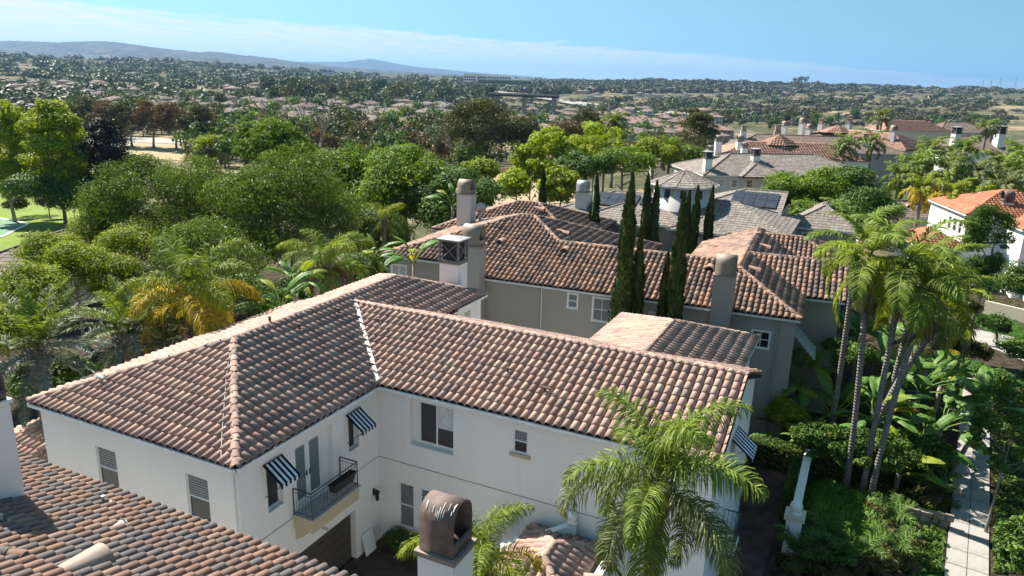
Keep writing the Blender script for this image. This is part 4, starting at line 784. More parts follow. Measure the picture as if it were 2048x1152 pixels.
# left lawn with sports court, dry field
drape('lawn', [hit(-150, 560)[:2], hit(330, 520)[:2], hit(240, 395)[:2], hit(-150, 355)[:2]], 'lawn', .08)
ct = drape('sports_court', [hit(-120, 478)[:2], hit(5, 475)[:2], hit(58, 449)[:2], hit(-40, 428)[:2]], 'court_green', .14)
for a_, b_ in (((-120, 478), (5, 475)), ((5, 475), (58, 449)), ((58, 449), (-40, 428))):
    pa, pb = hit(*a_), hit(*b_); mb = MB(); d_ = (pb-pa)/np.linalg.norm(pb-pa); n_ = np.array([-d_[1], d_[0], 0]); k_ = 10
    for i in range(k_):
        u0 = pa+(pb-pa)*i/k_; u1 = pa+(pb-pa)*(i+1)/k_; f0 = np.array([0, 0, tz(u0[0], u0[1])-u0[2]+.16]); f1 = np.array([0, 0, tz(u1[0], u1[1])-u1[2]+.16]); mb.quad(u0+f0-n_*.2, u1+f1-n_*.2, u1+f1+n_*.2, u0+f0+n_*.2)
    mb.build('court_line', 'paint_line', ct)
drape('dry_field', [hit(215, 312)[:2], hit(470, 328)[:2], hit(440, 292)[:2], hit(225, 282)[:2]], 'dry_grass', .1)
drape('country_road', [hit(215, 283)[:2], hit(440, 292)[:2], hit(440, 283)[:2], hit(215, 273)[:2]], 'concrete', .2)
drape('dirt_lot', [hit(930, 420)[:2], hit(1180, 400)[:2], hit(1140, 350)[:2], hit(960, 352)[:2]], 'dry_grass', .1)

# ------------------------------------------------------------------ foliage generators
def leaf_quads(P, N, L, asp, rng, fold=.12):
    n = len(P); N = N/(np.linalg.norm(N, axis=1, keepdims=True)+1e-9); r = rng.normal(size=(n, 3)); t = np.cross(N, r); t /= np.linalg.norm(t, axis=1, keepdims=True)+1e-9; b = np.cross(N, t)
    L = (L*np.ones(n))[:, None]; V = np.stack([P-t*L*.5, P+b*L*asp*.5+N*L*fold, P+t*L*.5, P-b*L*asp*.5+N*L*fold], 1); return V.reshape(-1, 3)
def crown_mesh(name, blobs, n, leaf, seed, asp=.55, shell=.22, up=.25, jit=.42):
    """leaf-sized faces spread through clumps (x, y, z, rx, ry, rz)"""
    rng = np.random.default_rng(seed); B = np.asarray(blobs, float); wgt = (B[:, 3]*B[:, 4]+B[:, 3]*B[:, 5]); idx = rng.choice(len(B), n, p=wgt/wgt.sum()); b = B[idx]; d = rng.normal(size=(n, 3)); d[:, 2] += up; d /= np.linalg.norm(d, axis=1, keepdims=True)
    r = np.where(rng.random(n) < .84, 1-np.abs(rng.normal(0, shell, n)), 1+np.abs(rng.normal(0, .14, n))); r = np.maximum(r, .15); P = b[:, :3]+d*b[:, 3:6]*r[:, None]; Nn = d/b[:, 3:6]; Nn /= np.linalg.norm(Nn, axis=1, keepdims=True); Nn = Nn+rng.normal(0, jit*.6, (n, 3)); 
    V = leaf_quads(P, Nn, leaf*rng.uniform(.6, 1.35, n), asp, rng); bt = rng.uniform(.1, .9, len(B)); tint = np.clip(.55*bt[idx]+.45*rng.uniform(0, 1, n), 0, 1)
    return mesh_quads(name, V, np.arange(4*n).reshape(-1, 4), tint)
def crown_blobs(rng, rx, ry, rz, k, br, flat=.75, low=-.35, core=True):
    out = []
    while len(out) < k:
        d = rng.normal(size=3); d /= np.linalg.norm(d)
        if d[2] < low: continue
        f = rng.uniform(.62, 1.0)**.6; s_ = br*rng.uniform(.45, 1.5); q_ = rng.uniform(.75, 1.3, 2); out.append((d[0]*(rx-s_*.6)*f*rng.uniform(.9, 1.08), d[1]*(ry-s_*.6)*f, d[2]*(rz-s_*.5)*f*rng.uniform(.88, 1.1), s_*q_[0], s_*q_[1], s_*flat*rng.uniform(.7, 1.15)))
    if core: out.append((0, 0, -.05*rz, rx*.72, ry*.72, rz*.7))
    return out
def trunk_mesh(rng, h, r, limbs, spread, top, bark='paper_bark'):
    mb = MB(); k = 7; lean = rng.normal(0, .04, 2)*h; pts = [(lean[0]*(i/(k-1))**1.5, lean[1]*(i/(k-1))**1.5, h*i/(k-1)) for i in range(k)]; mb.tube(pts, [r*(1.35-.35*min(1, i/1.5))*(1-.45*i/(k-1)) for i in range(k)], 9)
    for i in range(limbs):
        an = 2*math.pi*i/limbs+rng.uniform(-.4, .4); z0 = h*rng.uniform(.55, .98); o = np.array([lean[0]*(z0/h)**1.5, lean[1]*(z0/h)**1.5, z0]); d = np.array([math.cos(an), math.sin(an), 0])*spread*rng.uniform(.55, .95); e_ = o+d+np.array([0, 0, top*rng.uniform(.4, .95)]); m_ = (o+e_)/2+np.array([0, 0, -.12*spread])+rng.normal(0, .15, 3)*spread*.3
        mb.tube([o, (o*.5+m_*.5)+rng.normal(0, .05, 3), m_, (m_+e_)/2, e_], [r*.5, r*.42, r*.34, r*.22, r*.1], 6)
    return mb
LABELS = {}
def tree(name, label, cat, ctr, rx, ry, rz, nleaf, leaf, mat, seed, blobs=40, br=None, limbs=6, asp=.55, group=None, trunk_r=.25, bark='paper_bark', shell=.22, low=-.35, core=True, trunk=True, base=None, jit=.42):
    rng = np.random.default_rng(seed); gz = tz(ctr[0], ctr[1]) if base is None else base; o = thing(name, label, cat, (ctr[0], ctr[1], gz), rng.uniform(0, 6.28), group); h = ctr[2]-gz
    bl = crown_blobs(rng, rx, ry, rz, blobs, br or min(rx, rz)*.33, low=low, core=core); me = crown_mesh('crown', [(b[0], b[1], b[2]+h, *b[3:]) for b in bl], nleaf, leaf, seed+1, asp, shell, jit=jit); obj('crown', me, mat, o)
    if trunk: trunk_mesh(rng, max(.4, h-rz*.35), trunk_r, limbs, min(rx, ry)*.75, rz*.75).build('trunk', bark, o, True)
    return o
def D(px, py, d): return at_d(px, py, d)
K = FPX
def T(px, py, d, wpx, hpx, *a, ry=None, **k):
    """tree whose crown is wpx by hpx photograph pixels across, d metres away"""
    def mk(name, label, nleaf, leaf, mat, seed, cat='tree', **kw): rx = wpx*d/K/2; return tree(name, label, cat, D(px, py, d), rx, ry or rx, hpx*d/K/2, nleaf, leaf, mat, seed, **kw)
    return mk(*a, **k)
T(330, 418, 62, 300, 238, 'feathery_tree', 'wide feathery green tree standing beside the lawn', 34000, .30, 'leaf_feather', 10, blobs=75, br=1.35, asp=.30, trunk_r=.35)
T(580, 418, 60, 310, 240, 'feathery_tree', 'wide feathery green tree behind the two queen palms', 34000, .30, 'leaf_feather', 12, blobs=75, br=1.35, asp=.30, trunk_r=.35)
T(440, 505, 54, 290, 150, 'feathery_tree', 'low dark feathery tree right behind the golden palm', 16000, .30, 'leaf_feather', 14, blobs=45, br=1.2, asp=.3)
T(690, 375, 80, 170, 160, 'round_tree', 'round fresh green tree left of the tall rear chimney', 20000, .36, 'leaf_fresh', 16, blobs=55, br=1.5, asp=.5)
T(815, 385, 76, 230, 190, 'round_tree', 'largest fresh green tree directly behind the rear chimney', 26000, .36, 'leaf_fresh', 18, blobs=70, br=1.5, asp=.5)
T(925, 420, 72, 190, 170, 'round_tree', 'dark green tree right of the tall rear chimney', 17000, .34, 'leaf_deep', 20, blobs=45, br=1.2, asp=.5)
T(745, 470, 66, 150, 110, 'round_tree', 'deep green tree behind the small queen palm', 11000, .34, 'leaf_deep', 21, blobs=35, br=1.2, asp=.5)
T(545, 298, 104, 225, 120, 'podocarpus_tree', 'bright upright-tufted tree above the wide feathery trees', 24000, .5, 'leaf_fresh', 22, blobs=110, br=1.25, asp=.4, ry=5)
T(112, 300, 108, 125, 205, 'maple_tree', 'bright lime green tree left of the dark purple tree', 20000, .42, 'leaf_lime', 24, blobs=55, br=1.3, asp=.7, low=-1)
T(8, 300, 112, 115, 200, 'maple_tree', 'lime green tree cut by the left picture edge', 15000, .42, 'leaf_lime', 26, blobs=45, br=1.3, asp=.7, low=-1)
T(198, 325, 114, 140, 180, 'plum_tree', 'dark purple-leaved tree beside the lime green tree', 20000, .45, 'leaf_purple', 28, blobs=55, br=1.4, asp=.6, low=-1)
for px, py, w_, h_, d_, s_, lb in ((60, 600, 150, 150, 46, 30, 'leftmost bushy yellow-green tree above the left date palm'), (150, 545, 130, 130, 50, 32, 'bushy yellow-green tree in front of the grey slab roof'), (10, 665, 130, 130, 42, 34, 'yellow-green shrub cut by the left edge above the palms'), (265, 490, 150, 110, 56, 36, 'loose yellow-green tree just left of the golden palm'), (215, 560, 120, 110, 50, 37, 'yellow-green tree behind the second date palm'), (105, 505, 130, 90, 56, 38, 'yellow-green vine-like tree over the brown slab roof'), (195, 470, 120, 80, 60, 39, 'yellow-green tree at the edge of the left lawn')):
    T(px, py, d_, w_, h_, 'shrub_tree', lb, 11000, .17, 'leaf_yellow', s_, blobs=40, br=.75, asp=.6, trunk_r=.12)
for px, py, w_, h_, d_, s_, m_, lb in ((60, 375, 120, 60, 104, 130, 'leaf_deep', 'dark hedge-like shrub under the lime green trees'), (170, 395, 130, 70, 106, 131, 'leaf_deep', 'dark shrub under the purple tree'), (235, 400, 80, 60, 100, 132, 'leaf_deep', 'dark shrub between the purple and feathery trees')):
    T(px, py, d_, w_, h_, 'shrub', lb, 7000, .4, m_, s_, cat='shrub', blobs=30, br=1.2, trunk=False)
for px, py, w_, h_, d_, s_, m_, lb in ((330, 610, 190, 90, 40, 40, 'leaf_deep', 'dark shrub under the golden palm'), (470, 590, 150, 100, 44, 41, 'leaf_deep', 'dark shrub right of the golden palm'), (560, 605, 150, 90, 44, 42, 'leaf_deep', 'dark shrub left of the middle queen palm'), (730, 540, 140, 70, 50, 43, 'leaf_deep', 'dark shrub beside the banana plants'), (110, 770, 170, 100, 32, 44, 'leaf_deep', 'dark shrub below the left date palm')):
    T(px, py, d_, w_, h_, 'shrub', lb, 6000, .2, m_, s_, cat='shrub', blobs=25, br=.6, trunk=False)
for px, py, w_, h_, d_, s_, m_, lb in ((1062, 335, 90, 110, 92, 50, 'leaf_lime', 'thin yellow-green tree in front of the bare dirt lot'), (1105, 305, 95, 100, 104, 51, 'leaf_lime', 'airy lime tree right of the dirt lot'), (1190, 285, 120, 90, 112, 52, 'leaf_lime', 'lime tree just below the crowned fan palm'), (960, 345, 80, 60, 88, 53, 'leaf_yellow', 'small yellow-green tree left of the dirt lot'), (1120, 368, 90, 80, 84, 54, 'leaf_yellow', 'airy yellow-green tree in front of the slab-roofed house'), (1030, 372, 60, 60, 80, 55, 'leaf_lime', 'small lime tree beside the lone cypress')):
    T(px, py, d_, w_, h_, 'sycamore_tree', lb, 5200, .36, m_, s_, blobs=30, br=.9, asp=.75, core=False, trunk_r=.13, low=-.8)
for px, py, w_, h_, d_, s_, m_, lb in ((1140, 300, 90, 60, 118, 56, 'leaf_fresh', 'small green tree between two lime trees'), (1170, 335, 130, 60, 96, 57, 'leaf_deep', 'low dark green tree behind the slab-roofed chimney'), (1250, 325, 130, 60, 100, 58, 'leaf_fresh', 'green tree left of the round turret roof'), (1310, 305, 110, 60, 118, 59, 'leaf_yellow', 'yellowish tree behind the round turret'), (1375, 320, 80, 60, 122, 60, 'leaf_fresh', 'green tree left of the white chimneys'), (1395, 262, 80, 95, 160, 61, 'leaf_olive', 'tall olive tree left of the terracotta roofs')):
    T(px, py, d_, w_, h_, 'garden_tree', lb, 8000, .38, m_, s_, blobs=35, br=1.1, asp=.55)
for px, py, w_, h_, d_, s_, m_, lb in ((1572, 385, 110, 90, 80, 64, 'leaf_fresh', 'leftmost bright green ficus by the roof with solar panels'), (1640, 388, 110, 110, 78, 65, 'leaf_fresh', 'middle green ficus in the dense hedge of trees'), (1700, 375, 110, 105, 80, 66, 'leaf_deep', 'dark ficus below the long grey slab roof'), (1735, 430, 120, 110, 72, 67, 'leaf_deep', 'dark ficus left of the grey outbuilding'), (1690, 440, 90, 80, 70, 68, 'leaf_deep', 'low dark ficus behind the tall king palms'), (1605, 432, 90, 60, 74, 69, 'leaf_fresh', 'small green ficus behind the low hip roof')):
    T(px, py, d_, w_, h_, 'ficus_tree', lb, 9000, .3, m_, s_, blobs=40, br=.95, asp=.55, low=-.8)
T(1975, 485, 55, 95, 190, 'pine_tree', 'dark tufted pine in front of the white orange-roofed house', 13000, .26, 'leaf_deep', 72, blobs=48, br=.6, asp=.25, low=-.95, trunk_r=.16, core=False)
T(2035, 560, 50, 70, 70, 'round_hedge', 'clipped round hedge at the right edge below the white house', 7000, .14, 'hedge', 74, cat='hedge', blobs=20, br=.6, trunk=False, low=-.9)
T(1880, 560, 46, 120, 100, 'garden_tree', 'leafy green tree behind the rightmost king palm', 8000, .26, 'leaf_fresh', 75, blobs=32, br=.6)
for px, py, w_, h_, d_, s_, lb in ((2020, 850, 150, 250, 31, 76, 'sparse magnolia tree beside the sidewalk at right'), (2050, 1090, 120, 130, 27, 77, 'small leafy shrub in the bottom right corner')):
    T(px, py, d_, w_, h_, 'magnolia_tree', lb, 3000, .22, 'leaf_deep', s_, blobs=60, br=.26, asp=.5, core=False, trunk_r=.06, low=-.9)
for px, py, w_, d_, s_, lb in ((30, 408, 46, 118, 80, 'round shrub at the far left of the lawn'), (95, 402, 46, 118, 81, 'small tree on bare earth beside the lawn'), (140, 395, 30, 120, 82, 'smallest shrub under the lime green tree'), (55, 385, 110, 122, 83, 'grey-green hedge behind the lawn')):
    T(px, py, d_, w_, 34, 'shrub', lb, 2600, .3, 'leaf_olive' if s_ != 83 else 'leaf_blue', s_, cat='shrub', blobs=18, br=.6, trunk=s_ == 81, trunk_r=.1)
# eucalyptus
for i, (px, py, w_, h_, d_, m_, lb) in enumerate(((170, 232, 70, 75, 262, 'leaf_olive', 'leftmost eucalyptus of the roadside row'), (215, 240, 75, 80, 258, 'leaf_rust', 'rusty eucalyptus second from left in the roadside row'), (258, 238, 75, 85, 256, 'leaf_olive', 'olive eucalyptus above the country road'), (302, 240, 80, 85, 254, 'leaf_rust', 'rusty eucalyptus in the middle of the roadside row'), (348, 244, 80, 85, 250, 'leaf_rust', 'rusty eucalyptus with pale trunks right of the field'), (395, 246, 70, 75, 248, 'leaf_olive', 'rightmost eucalyptus of the roadside row'))):
    T(px, py, d_, w_, h_, 'eucalyptus_tree', lb, 6000, .75, m_, 90+i, blobs=38, br=1.7, asp=.4, trunk_r=.4, low=-.5, core=False, limbs=7)
T(955, 258, 200, 165, 120, 'eucalyptus_tree', 'largest eucalyptus with pale limbs in the middle distance', 17000, .7, 'leaf_olive', 100, blobs=70, br=2.2, asp=.4, trunk_r=.5, low=-.45, core=False, limbs=10)
T(1045, 272, 205, 90, 80, 'eucalyptus_tree', 'olive eucalyptus right of the largest one', 7000, .7, 'leaf_olive', 101, blobs=36, br=1.9, asp=.4, trunk_r=.4, low=-.45, core=False, limbs=7)
T(880, 268, 215, 60, 70, 'eucalyptus_tree', 'sparse grey-green eucalyptus left of the largest one', 2500, .6, 'leaf_blue', 102, blobs=26, br=1.3, asp=.4, trunk_r=.35, low=-.45, core=False, limbs=9)
T(1130, 270, 190, 80, 60, 'autumn_tree', 'rust-brown tree in the middle distance', 5500, .6, 'leaf_rust', 103, blobs=30, br=1.6, asp=.5, trunk_r=.25)
T(1175, 255, 210, 70, 75, 'grey_tree', 'grey-green thin tree beside the rust-brown tree', 3500, .6, 'leaf_olive', 104, blobs=26, br=1.4, asp=.45, core=False, trunk_r=.3)
T(815, 270, 300, 45, 40, 'autumn_tree', 'small orange-brown tree before the white valley house', 2600, .8, 'leaf_rust', 105, blobs=20, br=1.6)
def bare_tree(px, py, d, h, label, seed):
    rng = np.random.default_rng(seed); c = D(px, py, d); o = thing('bare_tree', label, 'tree', (c[0], c[1], tz(c[0], c[1]))); H = c[2]-tz(c[0], c[1])+h/2; mb = MB()
    def br(p, dr, ln, r, lv):
        e_ = p+dr*ln; m_ = (p+e_)/2+rng.normal(0, .06, 3)*ln; mb.tube([p, m_, e_], [r, r*.8, r*.6], 5)
        if lv:
            for _ in range(3): nd = dr+rng.normal(0, .42, 3)+np.array([0, 0, .15]); br(e_ if rng.random() > .3 else m_, nd/np.linalg.norm(nd), ln*rng.uniform(.6, .8), r*.58, lv-1)
    br(np.zeros(3), np.array([.03, .02, 1.]), H*.38, .24, 4); mb.build('trunk', 'paper_bark', o, True)
for i, (px, py, d_, lb) in enumerate(((570, 232, 250, 'bare pale tree above the upright-tufted tree'), (610, 235, 250, 'bare pale tree left of the valley houses'), (640, 262, 225, 'leaning bare tree behind the round fresh trees'), (905, 300, 190, 'white-limbed bare tree left of the largest eucalyptus'))): bare_tree(px, py, d_, 12, lb, 110+i)

# ------------------------------------------------------------------ cypresses
def cypress_proto(seed=0):
    rng = np.random.default_rng(200+seed); rng0 = np.random.default_rng(seed); n = 9000; h = rng.uniform(0, 1, n)**.9; prof = np.interp(h, [0, .06, .25, .55, .8, .95, 1], [.55, .8, 1, .92, .62, .25, .03]); an = rng.uniform(0, 6.283, n); ph = rng0.uniform(0, 6, 4); lump = 1+.17*np.sin(an*2+h*17+ph[0])+.15*np.sin(an*3-h*31+ph[1])+.10*np.sin(an*5+h*53+ph[2]); r = prof*lump*np.where(rng.random(n) < .9, 1-np.abs(rng.normal(0, .14, n)), 1+np.abs(rng.normal(0, .12, n)))
    P = np.stack([r*np.cos(an), r*np.sin(an), h], -1); N = np.stack([np.cos(an), np.sin(an), np.full(n, .25)], -1)+rng.normal(0, .35, (n, 3)); return P, N, n, rng
def cypress(x, y, zt, rad, label, seed, group):
    gz = tz(x, y); H = zt-gz; P, N, n, rng = cypress_proto(seed); rng = np.random.default_rng(seed); P = P*np.array([rad, rad, H]); P[:, 0] += .09*rad*np.sin(P[:, 2]*1.3+seed)+.02*P[:, 2]*math.sin(seed*2.1); o = thing('cypress_tree', label, 'cypress', (x, y, gz), seed*1.7, group)
    t = np.tile(np.array([0, 0, 1.]), (n, 1))+N*.35+rng.normal(0, .18, (n, 3)); t /= np.linalg.norm(t, axis=1, keepdims=True); Nn = N/np.linalg.norm(N, axis=1, keepdims=True); b = np.cross(Nn, t); b /= np.linalg.norm(b, axis=1, keepdims=True)+1e-9; L = (rng.uniform(.14, .34, n))[:, None]
    V = np.stack([P-t*L*.5, P+b*L*.22, P+t*L*.5, P-b*L*.22], 1).reshape(-1, 3); obj('foliage', mesh_quads('foliage', V, np.arange(4*n).reshape(-1, 4), np.clip(rng.beta(2, 2, n), 0, 1)), 'leaf_cypress', o)
    mb = MB(); mb.tube([(0, 0, 0), (0, 0, H*.5), (0, 0, H*.9)], [.13, .09, .03], 7); mb.build('trunk', 'paper_bark', o); mb = MB(); mb.lathe((0, 0, .3), [(rad*.4, 0), (rad*.72, H*.2), (rad*.68, H*.5), (rad*.3, H*.85)], 9); mb.build('inner_foliage', 'leaf_cypress', o, True)
for i, (a, b_, zt, r_, lb) in enumerate(((10.8, -1.5, 12.95, .72, 'tallest slim cypress at the left of the front row'), (11.6, -1.2, 10.2, .52, 'second cypress of the front row before the taupe house'), (12.95, -1.5, 9.1, .42, 'shortest cypress of the front row'), (13.8, -1.8, 12.25, .62, 'rightmost tall cypress of the front row'))):
    p = FB.glob(a, b_, 0); cypress(p[0], p[1], zt, r_*.74, lb, 210+i, 'cypresses before the taupe house')
for i, (a, zt, r_, lb) in enumerate(((7.5, 10.65, .62, 'cypress with the highest tip behind the taupe house'), (8.3, 10.1, .6, 'cypress right of the highest rear tip'), (11.2, 9.95, .6, 'rear cypress between the paired tips and the last one'), (12.4, 10.05, .55, 'rightmost rear cypress before the slab roof'), (3.3, 10.35, .6, 'rear cypress beside the white slab-house chimney'), (10.6, 9.6, .5, 'thin rear cypress left of the rear pair'))):
    p = FB.glob(a, 18.5, 0); cypress(p[0], p[1], zt, r_*.78, lb, 220+i, 'cypresses behind the taupe house')
p = FB.glob(-1.8, 20.5, 0); cypress(p[0], p[1], 10.35, .45, 'lone cypress before the bare dirt lot', 230, None)

# ------------------------------------------------------------------ palms
def frond_mesh(name, L, el, droop, n, ll, seed, hang=.5, plume=.5, wid=.045, bend=.35, start=.14):
    rng = np.random.default_rng(seed); k = 24; s = np.linspace(0, 1, k+1); th = el-droop*s**1.35; ds = L/k; X = np.concatenate([[0], np.cumsum(np.cos(th[:-1])*ds)]); Zc = np.concatenate([[0], np.cumsum(np.sin(th[:-1])*ds)]); V = []; Fq = []; tint = []
    r = .035*L/3
    for i in range(k):                       # rachis as a flat three-sided strip
        for j in (i, i+1): w_ = r*(1-.8*s[j])+.004; V += [(X[j], -w_, Zc[j]), (X[j], w_, Zc[j]), (X[j]-.0, 0, Zc[j]+w_*.8), (X[j], 0, Zc[j]-w_*.8)]
        b = len(V)-8; Fq += [(b, b+4, b+6, b+2), (b+2, b+6, b+5, b+1), (b+1, b+5, b+7, b+3), (b+3, b+7, b+4, b)]; tint += [.85]*4
    for side in (-1, 1):
        for i in range(n):
            u = start+(1-start)*(i+rng.uniform(-.3, .3))/n; u = min(max(u, .05), .995); x = np.interp(u, s, X); z = np.interp(u, s, Zc); t_ = np.interp(u, s, th); tan = np.array([math.cos(t_), 0, math.sin(t_)]); nor = np.array([-math.sin(t_), 0, math.cos(t_)]); ln = ll*(math.sin(math.pi*min(1, (u*.86+.14)))**.55)*rng.uniform(.85, 1.12)
            d = np.array([0, side, 0])*1.0+tan*(.45+.5*u)+nor*(rng.normal(.1, plume)); d /= np.linalg.norm(d); p0_ = np.array([x, 0, z]); w_ = wid*rng.uniform(.8, 1.2)
            g_ = np.array([0, 0, -1.]); p1_ = p0_+d*ln*.4; d2 = d+g_*hang*.7; d2 /= np.linalg.norm(d2); p2_ = p1_+d2*ln*.33; d3 = d2+g_*hang*1.4; d3 /= np.linalg.norm(d3); p3_ = p2_+d3*ln*.3
            wv = np.cross(d, nor); wv /= np.linalg.norm(wv)+1e-9; wv = wv*.75+nor*rng.normal(0, .5); wv /= np.linalg.norm(wv); b = len(V); V += [p0_-wv*w_*.35, p0_+wv*w_*.35, p1_-wv*w_*.5, p1_+wv*w_*.5, p2_-wv*w_*.42, p2_+wv*w_*.42, p3_-wv*w_*.06, p3_+wv*w_*.06]; Fq += [(b, b+1, b+3, b+2), (b+2, b+3, b+5, b+4), (b+4, b+5, b+7, b+6)]; tt = float(np.clip(rng.normal(.45, .22), 0, 1)); tint += [tt]*3
    return mesh_quads(name, np.array(V), Fq, tint)
FROND = {}
def fronds(kind):
    if kind in FROND: return FROND[kind]
    P = {'queen': dict(L=3.2, droop=1.8, n=135, ll=.82, hang=1.1, plume=.7, wid=.03), 'king': dict(L=3.6, droop=1.7, n=62, ll=.85, hang=.5, plume=.12, wid=.05), 'date': dict(L=3.0, droop=1.0, n=80, ll=.42, hang=.12, plume=.3, wid=.04), 'far': dict(L=3.2, droop=1.7, n=44, ll=.85, hang=.7, plume=.4, wid=.09), 'small': dict(L=1.7, droop=1.5, n=44, ll=.5, hang=.5, plume=.4, wid=.045)}[kind]
    FROND[kind] = [frond_mesh('frond', el=RAD(e_), seed=i*7+len(FROND)*31, **P) for i, e_ in enumerate((78, 62, 46, 30, 14, -6, -32, 70, 22))]; return FROND[kind]
FM = {}
def frond_var(kind, i, mat):
    k = (kind, i, mat)
    if k not in FM: me = fronds(kind)[i].copy(); me.materials.clear(); me.materials.append(MATS[mat]); FM[k] = me
    return FM[k]
def palm(label, crown, kind, nf, mats, seed, trunk_r=.17, scale=1.0, base=None, lean=(0, 0), group=None, shaft=None, name='queen_palm', boot=True, dead=0, spear=True):
    rng = np.random.default_rng(seed); bx, by = (crown[0]+lean[0], crown[1]+lean[1]); gz = tz(bx, by) if base is None else base; o = thing(name, label, 'palm', (bx, by, gz), 0, group); H = crown[2]-gz; top = np.array([crown[0]-bx, crown[1]-by, H])
    mb = MB(); pts = [np.array([top[0]*f**1.6, top[1]*f**1.6, H*f]) for f in np.linspace(0, 1, 9)]; mb.tube(pts, [trunk_r*(1.25-.25*min(1, f*5)) for f in np.linspace(0, 1, 9)], 10); mb.build('trunk', 'palm_bark', o, True)
    if boot:
        mb = MB()
        for i in range(14): an = i*2.4; r = trunk_r*1.05; z0 = H-.9+.06*i; mb.tube([top+np.array([r*math.cos(an)*.8, r*math.sin(an)*.8, z0-H]), top+np.array([r*math.cos(an)*1.5, r*math.sin(an)*1.5, z0-H+.3]), top+np.array([r*math.cos(an)*1.9, r*math.sin(an)*1.9, z0-H+.62])], [.08, .06, .02], 5)
        mb.build('leaf_bases', 'paper_bark', o, True)
    if shaft: mb = MB(); mb.tube([top+np.array([0, 0, -1.0]), top+np.array([0, 0, -.5]), top+np.array([0, 0, .1])], [trunk_r*1.25, trunk_r*1.15, trunk_r*.7], 10); mb.build('crownshaft', shaft, o, True)
    for i in range(nf):
        f = (i+.5)/nf; vi = 0 if f < .06 else min(6, int(f*7)); vi = vi if rng.random() > .25 else max(0, min(6, vi+rng.choice([-1, 1]))); mat = mats[min(len(mats)-1, int(f*len(mats)))]; fo = bpy.data.objects.new('frond', frond_var(kind, int(vi), mat)); COL.objects.link(fo); fo.parent = o; fo.location = tuple(top+np.array([0, 0, .1-.35*f])); fo.rotation_euler = (rng.normal(0, .12), rng.normal(0, .06), i*2.39996+rng.normal(0, .12)); s_ = scale*rng.uniform(.88, 1.1); fo.scale = (s_, s_, s_)
    for i in range(dead):
        fo = bpy.data.objects.new('dead_frond', frond_var(kind, 6, 'frond_dead')); COL.objects.link(fo); fo.parent = o; fo.location = tuple(top+np.array([0, 0, -.35])); fo.rotation_euler = (rng.normal(0, .2), .75+rng.normal(0, .1), i*2.1+seed); fo.scale = (scale*.85,)*3
    return o
fgp = D(1318, 965, 17.2)
palm('large queen palm in front of the white wall', fgp, 'queen', 18, ['frond_green', 'frond_green', 'frond_dull', 'frond_green'], 301, .2, .88, base=GZ)
fg2 = D(960, 1115, 16.2); palm('yellow-green queen palm beside the bronze-hooded chimney', fg2, 'queen', 12, ['frond_green', 'leaf_yellow', 'frond_gold'], 302, .16, .62, base=GZ)
palm('golden-fronded queen palm behind the ridge of the white roof', D(385, 588, 36), 'queen', 15, ['frond_green', 'leaf_yellow', 'frond_gold', 'frond_gold'], 303, .24, 1.3, dead=2)
palm('green queen palm left of the lantern-topped chimney', D(652, 530, 46), 'queen', 15, ['frond_green', 'leaf_yellow', 'frond_green', 'leaf_rust'], 304, .2, 1.15, dead=1)
palm('small queen palm in front of the dark green trees', D(768, 440, 62), 'queen', 9, ['leaf_yellow', 'frond_green'], 305, .15, .85, dead=1)
palm('left date palm with silvery fronds', D(75, 700, 30), 'date', 26, ['frond_green', 'frond_dull', 'frond_silver', 'frond_silver'], 306, .3, 1.05, name='date_palm', dead=3)
palm('second date palm under the golden queen palm', D(255, 660, 36), 'date', 26, ['frond_green', 'frond_dull', 'frond_silver'], 307, .3, 1.05, name='date_palm', dead=3)
palm('low date palm left of the golden palm trunk', D(330, 690, 36), 'date', 14, ['frond_dull', 'frond_dull', 'frond_dead'], 308, .28, .8, name='date_palm', dead=2)
# king palms by the sidewalk
def seeds(o, top, n, r, label_part='seed_cluster', ln=1.1, mat='seed_strand', seed=1):
    rng = np.random.default_rng(seed); mb = MB()
    for i in range(n):
        an = rng.uniform(0, 6.28); rr = r*math.sqrt(rng.uniform(0, 1)); p_ = np.array([rr*.4*math.cos(an), rr*.4*math.sin(an), 0]); q_ = np.array([rr*math.cos(an), rr*math.sin(an), -ln*.25]); e_ = q_+np.array([rr*.1*math.cos(an), rr*.1*math.sin(an), -ln*rng.uniform(.5, .8)]); s_ = np.array([-math.sin(an), math.cos(an), 0])*.012
        mb.add([p_-s_, p_+s_, q_+s_, q_-s_, e_+s_*.8, e_-s_*.8], ((0, 1, 2, 3), (3, 2, 4, 5)), float(rng.uniform(0, 1)))
    c = mb.build(label_part, mat, o); c.location = top
for i, (bx, by, tz_, cx_, cy_, lb, sd) in enumerate(((15.94, 31.49, 10.3, -.5, .3, 'left king palm with slim ringed trunk by the sidewalk', 1), (16.47, 30.99, 10.2, .35, .3, 'middle king palm with hanging seed strands', 2), (16.66, 30.58, 9.3, 1.2, .6, 'right king palm with yellow-green outer fronds', 3))):
    o = palm(lb, np.array([bx+cx_, by+cy_, tz_]), 'king', 11, ['frond_green', 'leaf_yellow', 'frond_green', 'leaf_yellow'], 310+i, .13, .95, base=GZ, lean=(-cx_, -cy_), name='king_palm', boot=False, shaft='leaf_fresh', dead=2); seeds(o, (cx_, cy_, tz_-GZ-1.15), 260, .38, seed=i); seeds(o, (cx_+.25, cy_-.2, tz_-GZ-1.3), 200, .3, mat='frond_dead', seed=i+9)
palm('rear king palm right of the clustered trunks', np.array([20.2, 35.8, 8.8]), 'king', 11, ['frond_green', 'leaf_yellow', 'frond_dull'], 316, .14, .9, base=GZ, lean=(-.9, -.3), name='king_palm', boot=False, shaft='leaf_fresh', dead=2)
